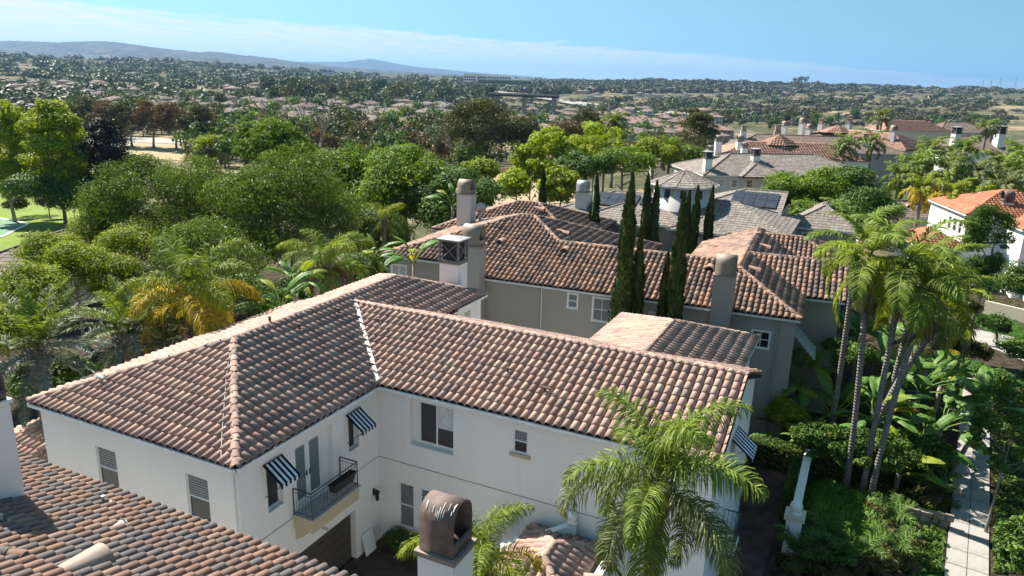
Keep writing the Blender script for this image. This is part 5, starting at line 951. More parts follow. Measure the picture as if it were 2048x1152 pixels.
palm('leaning king palm nearest the green front lawn', np.array([20.6, 33.9, 7.6]), 'king', 11, ['leaf_yellow', 'frond_green', 'frond_dull'], 317, .16, .85, base=GZ, lean=(-2.6, .4), name='king_palm', boot=True, dead=3)
palm('king palm overlapping the taupe roof at its left', np.array([16.2, 34.6, 10.2]), 'king', 11, ['frond_green', 'frond_green', 'leaf_yellow'], 318, .13, .9, base=GZ, lean=(.3, .4), name='king_palm', boot=False, shaft='leaf_fresh', dead=1)
for i, (px, py, d_, sc_, m_, lb) in enumerate(((1832, 335, 96, 1.15, ['frond_green', 'frond_dull'], 'tall palm behind the grey outbuilding roof'), (1860, 300, 112, 1.0, ['frond_green'], 'queen palm left of the square lantern chimney'), (1895, 345, 92, 1.2, ['frond_green', 'frond_dull'], 'queen palm above the orange roof ridge'), (1925, 300, 110, 1.0, ['frond_green', 'leaf_yellow'], 'queen palm between the two square chimneys'), (1950, 350, 90, 1.2, ['frond_dull', 'frond_green'], 'queen palm right above the arched bronze hood'), (2000, 340, 92, 1.2, ['frond_green'], 'queen palm near the right picture edge'), (2040, 310, 100, 1.1, ['frond_green', 'frond_dull'], 'palm cut by the right picture edge'), (1845, 378, 84, .9, ['leaf_yellow', 'frond_gold'], 'yellow-fronded palm behind the outbuilding'), (1905, 388, 80, .9, ['leaf_yellow', 'frond_gold'], 'yellow palm just over the orange roof'), (2010, 375, 84, 1.1, ['frond_dull', 'leaf_yellow'], 'drooping palm right of the arched hood'), (1800, 352, 92, .9, ['frond_green'], 'dark palm right of the slab-roofed house'))):
    palm(lb, D(px, py, d_), 'far', 16, m_, 330+i, .2, sc_, group='palms among the houses at right')
for i, (px, py, d_, lb) in enumerate(((1765, 235, 180, 'tall palm among the terracotta roofs'), (1745, 285, 128, 'palm in front of the terracotta roof at right'), (1690, 290, 128, 'palm in front of the terracotta roof at left'), (1230, 245, 150, 'stout fan-crowned palm above the lime trees'), (1210, 300, 118, 'small palm left of the green tree by the turret'), (1975, 255, 150, 'palm behind the rightmost square chimney'), (415, 300, 108, 'bushy palm at the end of the dry field'), (1340, 300, 118, 'palm behind the yellowish tree'))):
    palm(lb, D(px, py, d_), 'far', 20 if px in (1230, 415) else 14, ['frond_green', 'frond_dull'] if px != 415 else ['leaf_yellow', 'frond_dull'], 350+i, .3 if px == 1230 else .2, 1.05, group='palms in the middle distance')

# ------------------------------------------------------------------ giant bird of paradise
def paddle(seed, L=1.25, W=.52):
    rng = np.random.default_rng(seed); mb = MB(); n = 12; pet = 1.15; V = []; el = 1.1; X = [0]; Zz = [0]
    for i in range(16): el -= .055+.004*i; X.append(X[-1]+math.cos(el)*(pet+L)/16); Zz.append(Zz[-1]+math.sin(el)*(pet+L)/16)
    s = np.linspace(0, 1, 17); P = lambda u: np.array([np.interp(u, s, X), 0, np.interp(u, s, Zz)]); mb.tube([P(u) for u in np.linspace(0, .98, 9)], [.035*(1-.8*u) for u in np.linspace(0, .98, 9)], 5, tint=.9); u0 = pet/(pet+L)
    for side in (-1, 1):
        i = 0
        while i < n:
            k = rng.integers(2, 5); j = min(n, i+k); dz = rng.uniform(-.06, .1)
            for a in range(i, j):
                ua, ub = u0+(1-u0)*a/n, u0+(1-u0)*(a+1-(.12 if a == j-1 and j < n else 0))/n; wa = W/2*math.sin(math.pi*min(1, .1+.9*a/n))**.6; wb = W/2*math.sin(math.pi*min(1, .1+.9*(a+1)/n))**.6 if a < n-1 else .01; pa, pb = P(ua), P(ub); f = .28-dz; mb.add([pa, pb, pb+np.array([.05, side*wb*.6, f*wb]), pa+np.array([.05, side*wa*.6, f*wa]), pb+np.array([.08, side*wb, (f-.45)*wb+dz*.2]), pa+np.array([.08, side*wa, (f-.45)*wa+dz*.2])], ((0, 1, 2, 3), (3, 2, 4, 5)), float(.35+.3*rng.random()))
            i = j
    return mb.mesh('paddle_leaf', True)
PAD = [paddle(400+i, 1.1+.12*i, .46+.04*i) for i in range(4)]
for me_ in PAD: me_.materials.append(MATS['paddle'])
PADL = [m_.copy() for m_ in PAD]
for me_ in PADL: me_.materials.clear(); me_.materials.append(MATS['leaf_yellow'])
PADB = PAD[0].copy(); PADB.materials.clear(); PADB.materials.append(MATS['frond_gold'])
def bird_plant(label, x, y, h, lean, n, seed, s_=1.0, base=GZ, light=0.1, group=None, name='bird_of_paradise'):
    rng = np.random.default_rng(seed); o = thing(name, label, 'plant', (x, y, base), 0, group); top = np.array([lean[0], lean[1], h]); mb = MB(); mb.tube([np.array([lean[0]*f**1.3, lean[1]*f**1.3, h*f]) for f in np.linspace(0, 1, 7)], [.14, .12, .11, .11, .12, .14, .1], 8); mb.build('trunk', 'paper_bark', o, True)
    fan = rng.uniform(0, 3.14)
    for i in range(n):
        me_ = PADL[i % 4] if rng.random() < light else PAD[i % 4]; me_ = PADB if rng.random() < .04 else me_; l = bpy.data.objects.new('leaf', me_); COL.objects.link(l); l.parent = o; l.location = tuple(top+np.array([0, 0, -.1])); f = i/n; l.rotation_euler = (rng.normal(0, .3), rng.uniform(-.55, .65), fan+(0 if i % 2 else math.pi)+rng.normal(0, .75)); k = s_*rng.uniform(.75, 1.1); l.scale = (k, k, k)
    return o
BP = [(1640, 745, 3.4, (-.6, .2), 13, 'bird of paradise with broad leaves beside the taupe wall'), (1600, 850, 2.2, (-.3, 0), 9, 'bird of paradise left of the king palm trunks'), (1655, 900, 1.9, (.1, .1), 9, 'small bird of paradise between thin trunks'), (1755, 870, 3.2, (.3, .5), 12, 'bird of paradise behind the middle king palm trunks'), (1805, 890, 3.0, (.6, .3), 12, 'bird of paradise with dark leaves near the front lawn'), (1830, 950, 1.6, (.2, 0), 9, 'low bird of paradise right of the king palm trunks'), (1900, 960, 3.2, (1.5, .7), 12, 'leaning bird of paradise reaching over the sidewalk'), (1790, 985, 1.0, (0, 0), 8, 'low bird of paradise with a yellowed leaf'), (1700, 800, 3.4, (.1, .6), 11, 'bird of paradise behind the left king palm'), (1860, 860, 2.6, (.5, .6), 11, 'bird of paradise beside the driveway'), (1580, 910, .8, (0, 0), 6, 'pale young bird of paradise by the white garden wall'), (1560, 780, 2.6, (-.1, .2), 9, 'bird of paradise under the grey slatted awning'), (1680, 760, 3.0, (.2, .3), 11, 'bird of paradise in front of the taupe corner'), (1745, 930, 2.4, (-.2, .2), 11, 'bird of paradise between the king palm trunks'), (1830, 800, 3.2, (.2, .4), 12, 'bird of paradise at the edge of the front lawn'), (1775, 800, 3.0, (0, .4), 11, 'bird of paradise in the shade of the king palms'), (1630, 950, 1.4, (-.1, .1), 9, 'low bird of paradise near the garden wall'), (1860, 930, 2.0, (.2, 0), 10, 'bird of paradise left of the sidewalk')]
for i, (px, py, h, ln, n, lb) in enumerate(BP): p = at_z(px, py, GZ); bird_plant(lb, p[0], p[1], h, ln, n+5, 420+i, 1.3 if h > 1.7 else 1.0, light=.5 if px in (1580, 1790, 1655) else .1, group='birds of paradise in the side garden')
for i, (px, py, d_, lb) in enumerate(((742, 512, 50, 'banana plant with upright leaves beside the queen palm'), (828, 512, 43, 'banana plant in front of the taupe house window'), (590, 560, 42, 'banana plant under the middle queen palm'), (560, 600, 38, 'dark banana plant left of the white roof ridge'), (905, 402, 66, 'leafy plant beside the rear chimney'))): p = D(px, py, d_); bird_plant(lb, p[0], p[1], p[2]-tz(p[0], p[1])-.4, (0, 0), 10, 440+i, 1.05, base=tz(p[0], p[1]), light=.35, name='banana_plant')

# ------------------------------------------------------------------ low planting by the side garden
def clump(label, x, y, n, L, mat, seed, base=GZ, name='grass_clump', cat='grass'):
    rng = np.random.default_rng(seed); an = rng.uniform(0, 6.28, n); ln = L*rng.uniform(.7, 1.2, n); w = .014*L/.9+.006; out = rng.uniform(.35, 1, n); r0 = rng.uniform(0, .12, n); V = []; dx, dy = np.cos(an), np.sin(an); s = np.stack([-dy, dx, 0*dx], -1)*w
    pt = lambda u: np.stack([dx*(r0+ln*out*u), dy*(r0+ln*out*u), ln*(1.15*u-(.55+.6*out)*u*u)], -1)
    A_, B_, C_, D_ = pt(0), pt(.35), pt(.7), pt(1.0); V = np.stack([A_-s, A_+s, B_-s, B_+s, C_-s*.8, C_+s*.8, D_-s*.1, D_+s*.1], 1).reshape(-1, 3); i = np.arange(n)[:, None]*8; Fq = np.concatenate([i+np.array([[0, 1, 3, 2]]), i+np.array([[2, 3, 5, 4]]), i+np.array([[4, 5, 7, 6]])]); t_ = np.tile(rng.uniform(0, 1, n), 3)
    o = obj(name, mesh_quads(name, V, Fq, t_), mat); o.location = (x, y, base); tag(o, label, cat); return o
for i, (px, py, L_, lb) in enumerate(((1665, 1000, 1.3, 'arching grass clump left of the king palm bases'), (1720, 1020, 1.4, 'arching grass clump at the foot of the king palms'), (1755, 1040, 1.3, 'arching grass clump right of the king palm bases'), (1690, 1060, 1.3, 'dark arching grass clump in front of the king palms'), (1640, 1035, 1.1, 'arching grass clump nearest the white garden wall'), (1660, 985, 1.0, 'bright grass clump behind the left king palm'))):
    p = at_z(px, py, GZ); clump(lb, p[0], p[1], 900, L_, 'grass_blade', 460+i)
for i, (px, py, L_, lb) in enumerate(((1650, 1105, 1.1, 'feathery low palm beside the ball-topped pillar'), (1720, 1135, 1.1, 'dark low palm at the bottom of the side garden'), (1590, 1130, 1.1, 'dark feathery low palm right under the ball pillar'), (1790, 1120, 1.1, 'low palm left of the shaded lawn strip'), (1680, 1150, 1.1, 'low palm cut by the bottom edge'), (1870, 1000, 1.1, 'low palm beside the sidewalk and stone wall'), (1780, 1060, 1.1, 'low palm in front of the stone wall'))):
    p = at_z(px, py, GZ); palm(lb, np.array([p[0], p[1], GZ+.5]), 'small', 16, ['leaf_deep', 'leaf_olive', 'leaf_deep'], 470+i, .08, .85, base=GZ, name='low_palm', boot=False)
def hedge_box(label, x0, x1, y0, y1, z1, fr, n, leaf, mat, seed, name='hedge'):
    rng = np.random.default_rng(seed); P = rng.uniform(0, 1, (n, 3))*np.array([x1-x0, y1-y0, z1-GZ])+np.array([x0, y0, GZ]); ax = rng.choice(5, n, p=[.36, .2, .2, .12, .12]); N = np.zeros((n, 3))
    for k, (c, v, nv) in enumerate(((2, z1, 1), (1, y0, -1), (0, x1, 1), (0, x0, -1), (1, y1, 1))): m_ = ax == k; P[m_, c] = v+rng.normal(0, .05, m_.sum()); N[m_, c] = nv
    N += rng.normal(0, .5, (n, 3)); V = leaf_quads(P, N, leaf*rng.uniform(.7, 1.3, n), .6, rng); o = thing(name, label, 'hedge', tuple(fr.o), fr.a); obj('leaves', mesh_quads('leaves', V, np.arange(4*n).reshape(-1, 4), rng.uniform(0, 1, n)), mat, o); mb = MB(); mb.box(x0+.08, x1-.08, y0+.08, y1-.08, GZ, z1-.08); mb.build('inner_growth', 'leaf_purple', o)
hedge_box('clipped dark hedge between the white and taupe houses', 12.3, 16.6, 13.9, 14.9, .35, FA, 5000, .12, 'hedge', 480)
hedge_box('bright-topped hedge along the white garden wall', 14.35, 14.95, 9.6, 13.2, .45, FA, 3600, .1, 'hedge', 481)
hedge_box('low dark hedge behind the birds of paradise', 17.0, 20.3, 15.2, 16.4, .1, FA, 4000, .13, 'hedge', 482)
hedge_box('dark hedge filling the gap behind the taupe house', 5, 12, 19.6, 20.6, 1.2, FB, 3000, .2, 'hedge', 484)
gw = thing('garden_wall', 'white garden wall with ball-topped pillar in the side garden', 'wall', tuple(FA.o), FA.a)
mb = MB(); mb.box(14.9, 15.15, 8.1, 13.9, GZ, .55); mb.box(14.85, 15.2, 8.05, 13.95, .55, .64); mb.build('wall', 'stucco_white', gw); mb = MB(); mb.box(14.75, 15.35, 6.9, 7.5, GZ, .75); mb.build('pillar', 'stucco_white', gw); mb = MB(); mb.box(14.66, 15.44, 6.81, 7.59, .75, .92); mb.build('capstone', 'stucco_cream', gw); mb = MB(); mb.lathe((15.05, 7.2, .92), [(.22, 0), (.22, .05), (.12, .08), (.2, .16), (.255, .3), (.22, .43), (.12, .53), (.02, .56)], 18); mb.build('ball_finial', 'stucco_white', gw, True)
mb = MB()
for i in range(7): mb.box(15.1, 15.13, 7.52+i*.04, 7.54+i*.04, GZ+.1, .5)
mb.build('gate_bars', 'iron_black', gw)
sw_ = thing('stone_wall', 'low rough stone wall beside the sidewalk', 'wall', (0, 0, 0)); rng = random.Random(9); pa, pb = at_z(1800, 1040, GZ), at_z(1890, 1062, GZ); dd_ = (pb-pa); LL = np.linalg.norm(dd_); dd_ /= LL; nn_ = np.array([-dd_[1], dd_[0], 0])
for r_ in range(3):
    s_ = -rng.uniform(0, .2)
    while s_ < LL:
        w_ = rng.uniform(.28, .5); mb = MB(); j = lambda: rng.uniform(-.02, .02); o_ = pa+dd_*s_+np.array([0, 0, .21*r_]); bm = [(0, 0, 0), (w_-.02, 0, 0), (w_-.02, .3, 0), (0, .3, 0)]; V = [o_+dd_*(x+j())+nn_*(y+j())+np.array([0, 0, zz+j()]) for zz in (.05, .25) for x, y, _ in bm]; mb.add(V, ((3, 2, 1, 0), (4, 5, 6, 7), (0, 1, 5, 4), (1, 2, 6, 5), (2, 3, 7, 6), (3, 0, 4, 7))); mb.build('stone', 'stone_wall', sw_); s_ += w_
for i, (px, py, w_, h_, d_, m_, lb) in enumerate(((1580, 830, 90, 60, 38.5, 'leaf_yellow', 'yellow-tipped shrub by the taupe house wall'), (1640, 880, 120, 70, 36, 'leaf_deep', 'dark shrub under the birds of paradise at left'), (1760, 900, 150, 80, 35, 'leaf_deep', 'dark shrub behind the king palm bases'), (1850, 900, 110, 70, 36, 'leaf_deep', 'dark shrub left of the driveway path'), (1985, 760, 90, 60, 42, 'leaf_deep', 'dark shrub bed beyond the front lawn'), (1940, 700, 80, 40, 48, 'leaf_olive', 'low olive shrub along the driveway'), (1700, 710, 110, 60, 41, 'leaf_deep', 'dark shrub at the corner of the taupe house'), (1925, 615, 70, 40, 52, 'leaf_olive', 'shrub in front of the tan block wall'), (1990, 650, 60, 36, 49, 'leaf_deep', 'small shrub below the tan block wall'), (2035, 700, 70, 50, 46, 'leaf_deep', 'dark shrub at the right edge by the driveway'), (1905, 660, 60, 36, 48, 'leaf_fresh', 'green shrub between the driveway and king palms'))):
    T(px, py, d_, w_, h_, 'shrub', lb, 2600, .24, m_, 700+i, cat='shrub', blobs=30, br=.34, trunk=False, low=-.4, core=False, asp=.4)
def ground_cover(name, label, polys, n, leaf, mat, seed):
    rng = np.random.default_rng(seed); PP = []
    for x0, x1, y0, y1, k in polys:
        q = np.array([at_z(x, y, GZ) for x, y in zip(rng.uniform(x0, x1, int(n*k)), rng.uniform(y0, y1, int(n*k)))]); PP.append(q)
    P = np.concatenate(PP); loc_ = np.array([FA.loc(p) for p in P]); sw_d = (P[:, :2]-base[None])@nrm; keep = ~((sw_d > -.1) & (sw_d < w+.1)) & ~((loc_[:, 0] < 14.3)); P = P[keep]; m_ = len(P)
    hgt = .10+.16*(np.sin(P[:, 0]*2.1)+np.sin(P[:, 1]*1.7)+.8*np.sin(P[:, 0]*4.3+P[:, 1]*3.1)+1.2)/3; P[:, 2] = GZ+.07+np.abs(hgt)*rng.uniform(.3, 1.2, m_); N = np.tile(np.array([0, 0, 1.]), (m_, 1))+rng.normal(0, .45, (m_, 3))
    tag(obj(name, mesh_quads(name, leaf_quads(P, N, leaf*rng.uniform(.6, 1.4, m_), .6, rng), np.arange(4*m_).reshape(-1, 4), rng.uniform(0, 1, m_)), mat), label, 'ground cover', kind='stuff')
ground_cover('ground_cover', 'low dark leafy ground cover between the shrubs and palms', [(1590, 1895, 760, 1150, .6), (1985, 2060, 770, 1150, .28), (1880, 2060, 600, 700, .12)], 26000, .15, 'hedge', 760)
# roses by the garage corner
for i, (a, b_) in enumerate(((.6, -.3), (1.1, -.5), (1.7, -.4))):
    p = FA.glob(a+.3, b_, 0); o = tree('rose_bush', ('white rose bush nearest the garage door', 'white rose bush in the courtyard corner', 'white rose bush under the lower windows')[i], 'shrub', np.array([p[0], p[1], GZ+.65]), .5, .5, .55, 900, .1, 'leaf_deep', 490+i, blobs=12, br=.22, trunk=False, core=False, base=GZ)
    rg = np.random.default_rng(i); n = 14; P = np.array([0, 0, .65])+rg.normal(0, 1, (n, 3))*.3; obj('flowers', mesh_quads('flowers', leaf_quads(P, rg.normal(0, 1, (n, 3)), np.full(n, .1), .9, rg), np.arange(4*n).reshape(-1, 4), np.full(n, .6)), 'petal_white', o)

# ------------------------------------------------------------------ other houses of the street
def px_frame(pl, pr, ze):
    a, b = at_z(*pl, ze), at_z(*pr, ze); d = b-a; return Frame(a[:2], math.degrees(math.atan2(d[1], d[0]))), float(np.hypot(d[0], d[1]))
def box_walls(h, x0, x1, y0, y1, z0, z1, mat, front=(), left=()):
    i = .2; hf = [(s0-x0-i, s1-x0-i, a, b, .07) for s0, s1, a, b in front]; hl = [(s0, s1, a, b, .07) for s0, s1, a, b in left]
    w1 = wall(h, (x0+i, y0+i), (x1-i, y0+i), z0, z1, hf, mat); w2 = wall(h, (x1-i, y0+i), (x1-i, y1-i), z0, z1, (), mat); wall(h, (x1-i, y1-i), (x0+i, y1-i), z0, z1, (), mat); w4 = wall(h, (x0+i, y1-i), (x0+i, y0+i), z0, z1, hl, mat)
    for q in hf: window(h, w1, *q[:4], .05, 'double', surround=.06)
    for q in hl: window(h, w4, *q[:4], .05, 'double', surround=.06)
    gutter(h, (x0, y0), (x1, y0), z1+.05); gutter(h, (x0, y1), (x0, y0), z1+.05, (-1, 0))
# slab-roofed house with the round turret
E = FA.house('slab_roof_house', 'house with grey slab tile roofs, round turret and solar panels')
re = Roof(E, 'slab_grey', 'flat', .34, .38)
BL = [(-9.8, 10.6, 38.9, 48.5, 6, 7.75, 'x', ('hip', 'hip')), (-6.6, -.1, 37.6, 44, 6, 7.15, 'y', ('hip', 'gable')), (1.5, 6.1, 37.8, 44, 6, 6.83, 'y', ('hip', 'gable')), (1.5, 9.2, 46.5, 54.5, 6.6, 8.05, 'x', ('hip', 'gable')), (9.3, 15.5, 49.5, 58, 5.2, 6.9, 'y', ('hip', 'hip'))]
for bl in BL: re.block(*bl, capr=.13)
def cone_roof(r, cx, cy, ze, zr, rad, n=12):
    P = [(cx+rad*math.cos(2*math.pi*i/n), cy+rad*math.sin(2*math.pi*i/n), ze) for i in range(n)]
    for i in range(n): r.face([P[i], P[(i+1) % n], (cx, cy, zr)]); r.cap(P[i], (cx, cy, zr), .09)
cone_roof(re, 1.2, 43.6, 9.0, 10.15, 2.95); re.finish(False)
for x0, x1, y0, y1, ze, *_ in BL: box_walls(E, x0, x1, y0, y1, GZ-.5, ze-.05, 'stucco_taupe', [(x0+1.6, x0+2.5, ze-1.8, ze-.5)])
mb = MB(); mb.lathe((1.2, 43.6, GZ), [(2.55, 0), (2.55, 9.0-GZ)], 24); mb.build('turret', 'stucco_grey', E, True); mb = MB(); mb.lathe((1.2, 43.6, 8.88), [(2.95, 0), (3.0, .04), (3.0, .14)], 24); mb.build('turret_gutter', 'trim_white', E)
for an in (-1.9, -1.35, -.8): mb = MB(); mb.box(-.25, .25, -2.6, -2.52, 8.0, 8.7); o = mb.build('turret_window', 'glass', E); o.location = (1.2, 43.6, 0); o.rotation_euler = (0, 0, an+math.pi/2)
p = FA.pB(1166, 384, 40.5); chimney(E, p[0], 40.5, GZ, p[2], 1.05, .9, 'stucco_grey', 'vault', 'steel_light', .95, 'x')
def solar(label, x0, x1, y0, y1, nx, ny, zfun, lift=.14):
    o = thing('solar_array', label, 'solar panels', tuple(FA.o), FA.a, 'solar arrays on the slab roof')
    for i in range(nx):
        for j in range(ny):
            a0, a1 = x0+(x1-x0)*i/nx+.02, x0+(x1-x0)*(i+1)/nx-.02; b0, b1 = y0+(y1-y0)*j/ny+.02, y0+(y1-y0)*(j+1)/ny-.02; mb = MB(); P = lambda a, b, d: (a, b, zfun(b)+lift+d); mb.add([P(a0, b0, 0), P(a1, b0, 0), P(a1, b1, 0), P(a0, b1, 0), P(a0, b0, .05), P(a1, b0, .05), P(a1, b1, .05), P(a0, b1, .05)], ((3, 2, 1, 0), (4, 5, 6, 7), (0, 1, 5, 4), (1, 2, 6, 5), (2, 3, 7, 6), (3, 0, 4, 7))); mb.build('solar_panel', 'solar_panel', o)
ez = lambda b: 6+.365*(b-38.9)
solar('solar array left of the round turret', -6.9, -2.4, 40.9, 43.1, 5, 2, ez); solar('long solar array in front of the round turret', -2.2, 1.4, 41.6, 42.9, 4, 1, ez); solar('solar array right of the round turret', 4.6, 8.6, 47.2, 49.8, 4, 2, lambda b: 6.6+.3625*(b-46.5))
# long grey slab-roofed house
def simple_villa(name, label, pl, pr, ze, depth, pitch, wallm, roofm, kind='flat', ends=('hip', 'hip'), wins=(), chims=(), extra=(), w=.36, ex=.42, base=None, group=None):
    f, Wd = px_frame(pl, pr, ze); h = f.house(name, label, 'house', group); r = Roof(h, roofm, kind, w, ex); zr = ze+pitch*depth/2; r.block(0, Wd, 0, depth, ze, zr, 'x', ends, capr=.16, hide=('b',))
    gz = tz(*f.glob(Wd/2, depth/2, 0)[:2])-.2 if base is None else base
    holes = []
    for px, py, ww, hh in wins: q = f.pB(px, py, .2); holes.append((q[0]-ww/2, q[0]+ww/2, q[2]-hh/2, q[2]+hh/2))
    box_walls(h, 0, Wd, 0, depth, gz, ze-.05, wallm, holes)
    for blk in extra: r.block(*blk, capr=.15); box_walls(h, blk[0], blk[1], blk[2], blk[3], gz, blk[4]-.05, wallm)
    for px, py, b_, ww, cap, m_ in chims: q = f.pB(px, py, b_); chimney(h, q[0], b_, ze-1, q[2], ww, ww*.9, m_, cap, 'cap_taupe', ww*.9, 'x')
    return f, h, r, Wd
f, h, r, Wd = simple_villa('slab_roof_villa', 'long white house with grey slab roof below the terracotta roofs', (1408, 351), (1757, 354), 5.4, 13, .36, 'stucco_grey', 'slab_grey', wins=((1441, 366, .9, 1.1), (1468, 367, .9, 1.1), (1499, 368, .9, 1.1)), chims=((1416, 318, 2.0, 1.0, 'lantern', 'stucco_white'), (1511, 312, 4.5, 1.0, 'lantern', 'stucco_white'), (1420, 303, 8, .9, 'vault', 'stucco_white')))
r.block(5, 12, -1.2, 8, 5.4, 6.8, 'y', ('hip', 'gable')); r.finish(False)
f, h, r, Wd = simple_villa('terracotta_villa', 'terracotta-roofed house with small round tower nearest the slab roofs', (1438, 316), (1742, 324), 5.2, 12, .40, 'stucco_white', 'clay_red', 'barrel_low', w=.5, ex=.55, chims=((1437, 283, 3, 1.1, 'vault', 'stucco_white'), (1480, 283, 3, 1.1, 'vault', 'stucco_white'), (1489, 296, 1.0, 1.0, 'vault', 'stucco_white')))
q = f.pB(1556, 291, 7); cone_roof(r, q[0], 7, q[2]+.2, q[2]+1.9, 3.6, 8); mb = MB(); mb.lathe((q[0], 7, 3), [(3.1, 0), (3.1, q[2]-2.8)], 16); mb.build('tower', 'stucco_white', h, True); r.finish(False)
f, h, r, Wd = simple_villa('slab_roof_villa', 'house with dull brown slab roof between two terracotta roofs', (1462, 297), (1815, 309), 5.2, 12, .42, 'stucco_taupe', 'slab_brown', wins=((1800, 318, 1.2, 1.2),), chims=((1487, 262, 5, 1.1, 'box', 'stucco_grey'), (1555, 262, 4, 1.2, 'box', 'cap_taupe'), (1730, 280, 3, 1.2, 'box', 'stucco_grey'))); r.finish(False)
f, h, r, Wd = simple_villa('terracotta_villa', 'terracotta-roofed house with a pyramid tower left of the tall palm', (1580, 279), (1812, 301), 5.4, 12, .46, 'stucco_taupe', 'clay_red', 'barrel_low', w=.55, ex=.6, chims=((1570, 252, 6, 1.2, 'vault', 'stucco_grey'), (1605, 246, 6, 1.2, 'vault', 'stucco_grey'), (1619, 258, 3, 1.2, 'vault', 'stucco_grey'), (1643, 247, 7, 1.1, 'box', 'stucco_grey'), (1698, 247, 7, 1.1, 'box', 'stucco_grey'), (1787, 262, 3, 1.2, 'vault', 'stucco_grey')))
q = f.pB(1675, 262, 6); cone_roof(r, q[0], 6, q[2]-.3, q[2]+1.3, 4.2, 8); r.finish(False)
f, h, r, Wd = simple_villa('terracotta_villa', 'terracotta-roofed house right of the tall palm', (1772, 262), (1905, 264), 5.4, 11, .5, 'stucco_cream', 'clay_red', 'barrel_low', w=.6, ex=.65, chims=((1862, 246, 6, 1.2, 'vault', 'stucco_grey'), (1776, 242, 6, 1.1, 'vault', 'stucco_grey'))); r.finish(False)
f, h, r, Wd = simple_villa('slab_roof_villa', 'tan-roofed house behind the square lantern chimneys', (1900, 306), (2075, 308), 5.4, 14, .4, 'stucco_white', 'slab_brown', wins=((1960, 330, 1, 1.2), (2010, 330, 1, 1.2)), chims=((1913, 268, 3, 1.4, 'lantern', 'stucco_bright'), (2000, 268, 3, 1.6, 'lantern', 'stucco_bright'))); r.finish(False)
f, h, r, Wd = simple_villa('slab_roof_villa', 'house with grey slab roof beyond the terracotta roofs', (1880, 264), (1990, 266), 5.0, 12, .45, 'stucco_grey', 'slab_brown'); r.finish(False)
f, h, r, Wd = simple_villa('outbuilding', 'cream outbuilding with brown slab roof left of the white house', (1768, 433), (1862, 435), 3.0, 6.5, .42, 'stucco_cream', 'slab_brown', ends=('gable', 'gable')); p = f.plane(1815, 412, (0, -.42, 1), 3.0); dv = np.array((0, -1, -.42)); dv /= np.linalg.norm(dv); dormer_vent(h, p, dv, None, .6, .8); r.finish(False)
f, h, r, Wd = simple_villa('low_house', 'low house with brown slab roof beside the left lawn', (-120, 548), (262, 556), 1.2, 13, .36, 'stucco_cream', 'slab_brown', w=.45, ex=.5); r.finish(False)
f, h, r, Wd = simple_villa('low_house', 'low brown-roofed house behind the yellowish tree', (1300, 332), (1395, 336), 2.4, 9, .4, 'stucco_cream', 'slab_brown'); r.finish(False)
# white house with orange roof
P_, Q_ = at_z(1858, 399, 6), at_z(1934, 430, 6); d = P_-Q_; LH = float(np.hypot(d[0], d[1])); FH = Frame(Q_[:2], math.degrees(math.atan2(d[1], d[0]))-90)
Hh = FH.house('orange_roof_house', 'bright white house with vivid orange tile roof at right'); rh = Roof(Hh, 'clay_orange', 'barrel_low', .36, .42)
rh.block(0, 11, 0, LH, 6, 7.9, 'x', ('hip', 'hip'), hide=('b',)); rh.block(3.2, 13, -4.2, 5, 5.5, 7.2, 'y', ('hip', 'gable')); rh.block(-4.2, .4, -1.2, 5.8, 2.9, 4.0, 'y', ('hip', 'hip'), hide=('b',)); rh.block(4.0, 13, -8.5, -4.1, 2.0, 2.9, 'x', ('hip', 'hip'), hide=('b',)); rh.finish(False)
box_walls(Hh, 0, 11, 0, LH, GZ, 5.95, 'stucco_bright', (), [(LH-4.6, LH-3.9, 3.9, 5.2), (LH-3.3, LH-2.6, 3.9, 5.2), (LH-2.0, LH-1.3, 3.9, 5.2)] if LH > 5 else ()); box_walls(Hh, 3.2, 13, -4.2, 5, GZ, 5.45, 'stucco_bright', [(5.0, 5.8, 3.4, 4.4)]); box_walls(Hh, -4.2, .4, -1.2, 5.8, GZ, 2.85, 'stucco_bright'); box_walls(Hh, 4, 13, -8.5, -4.1, GZ, 1.95, 'stucco_bright')
q = FH.pB(2013, 405, 2.5); chimney(Hh, q[0], 2.5, 5, q[2], 1.0, .95, 'stucco_bright', 'vault', 'bronze', 1.05, 'x')
dish(FH.glob(.6, -.4, 5.2), FH.a+.3, 'grey satellite dish on a tall pole by the white house', GZ)
bw = thing('block_wall', 'tan garden block wall at the right edge', 'wall', (0, 0, 0)); pa, pb = at_z(1965, 628, GZ), at_z(2075, 655, GZ); dd_ = pb-pa; nn_ = np.array([-dd_[1], dd_[0], 0])/np.linalg.norm(dd_)
for r_ in range(6):
    for i in range(14):
        mb = MB(); o_ = pa+dd_*((i+.5*(r_ % 2))/14)+np.array([0, 0, .2*r_]); mb.obox(o_+np.array([0, 0, .012]), dd_/14*.975, nn_*.2, (0, 0, .186)); mb.build('block', 'stucco_cream', bw)
mb = MB(); mb.obox(pa+np.array([0, 0, 0])+nn_*.02, dd_, nn_*.15, (0, 0, 1.19)); mb.build('mortar', 'mortar', bw)
fw = thing('field_wall', 'low reddish wall along the bare dirt lot', 'wall', (0, 0, 0)); pa, pb = hit(955, 352), hit(1045, 350)
mb = MB(); dd_ = pb-pa; nn_ = np.array([-dd_[1], dd_[0], 0])/np.linalg.norm(dd_); mb.obox(pa+np.array([0, 0, -.5]), dd_, nn_*.25, (0, 0, 2.2)); mb.build('wall', 'stucco_peach', fw); mb = MB(); mb.obox(pa-nn_*.05+np.array([0, 0, 1.7]), dd_, nn_*.35, (0, 0, .12)); mb.build('coping', 'stone_wall', fw)
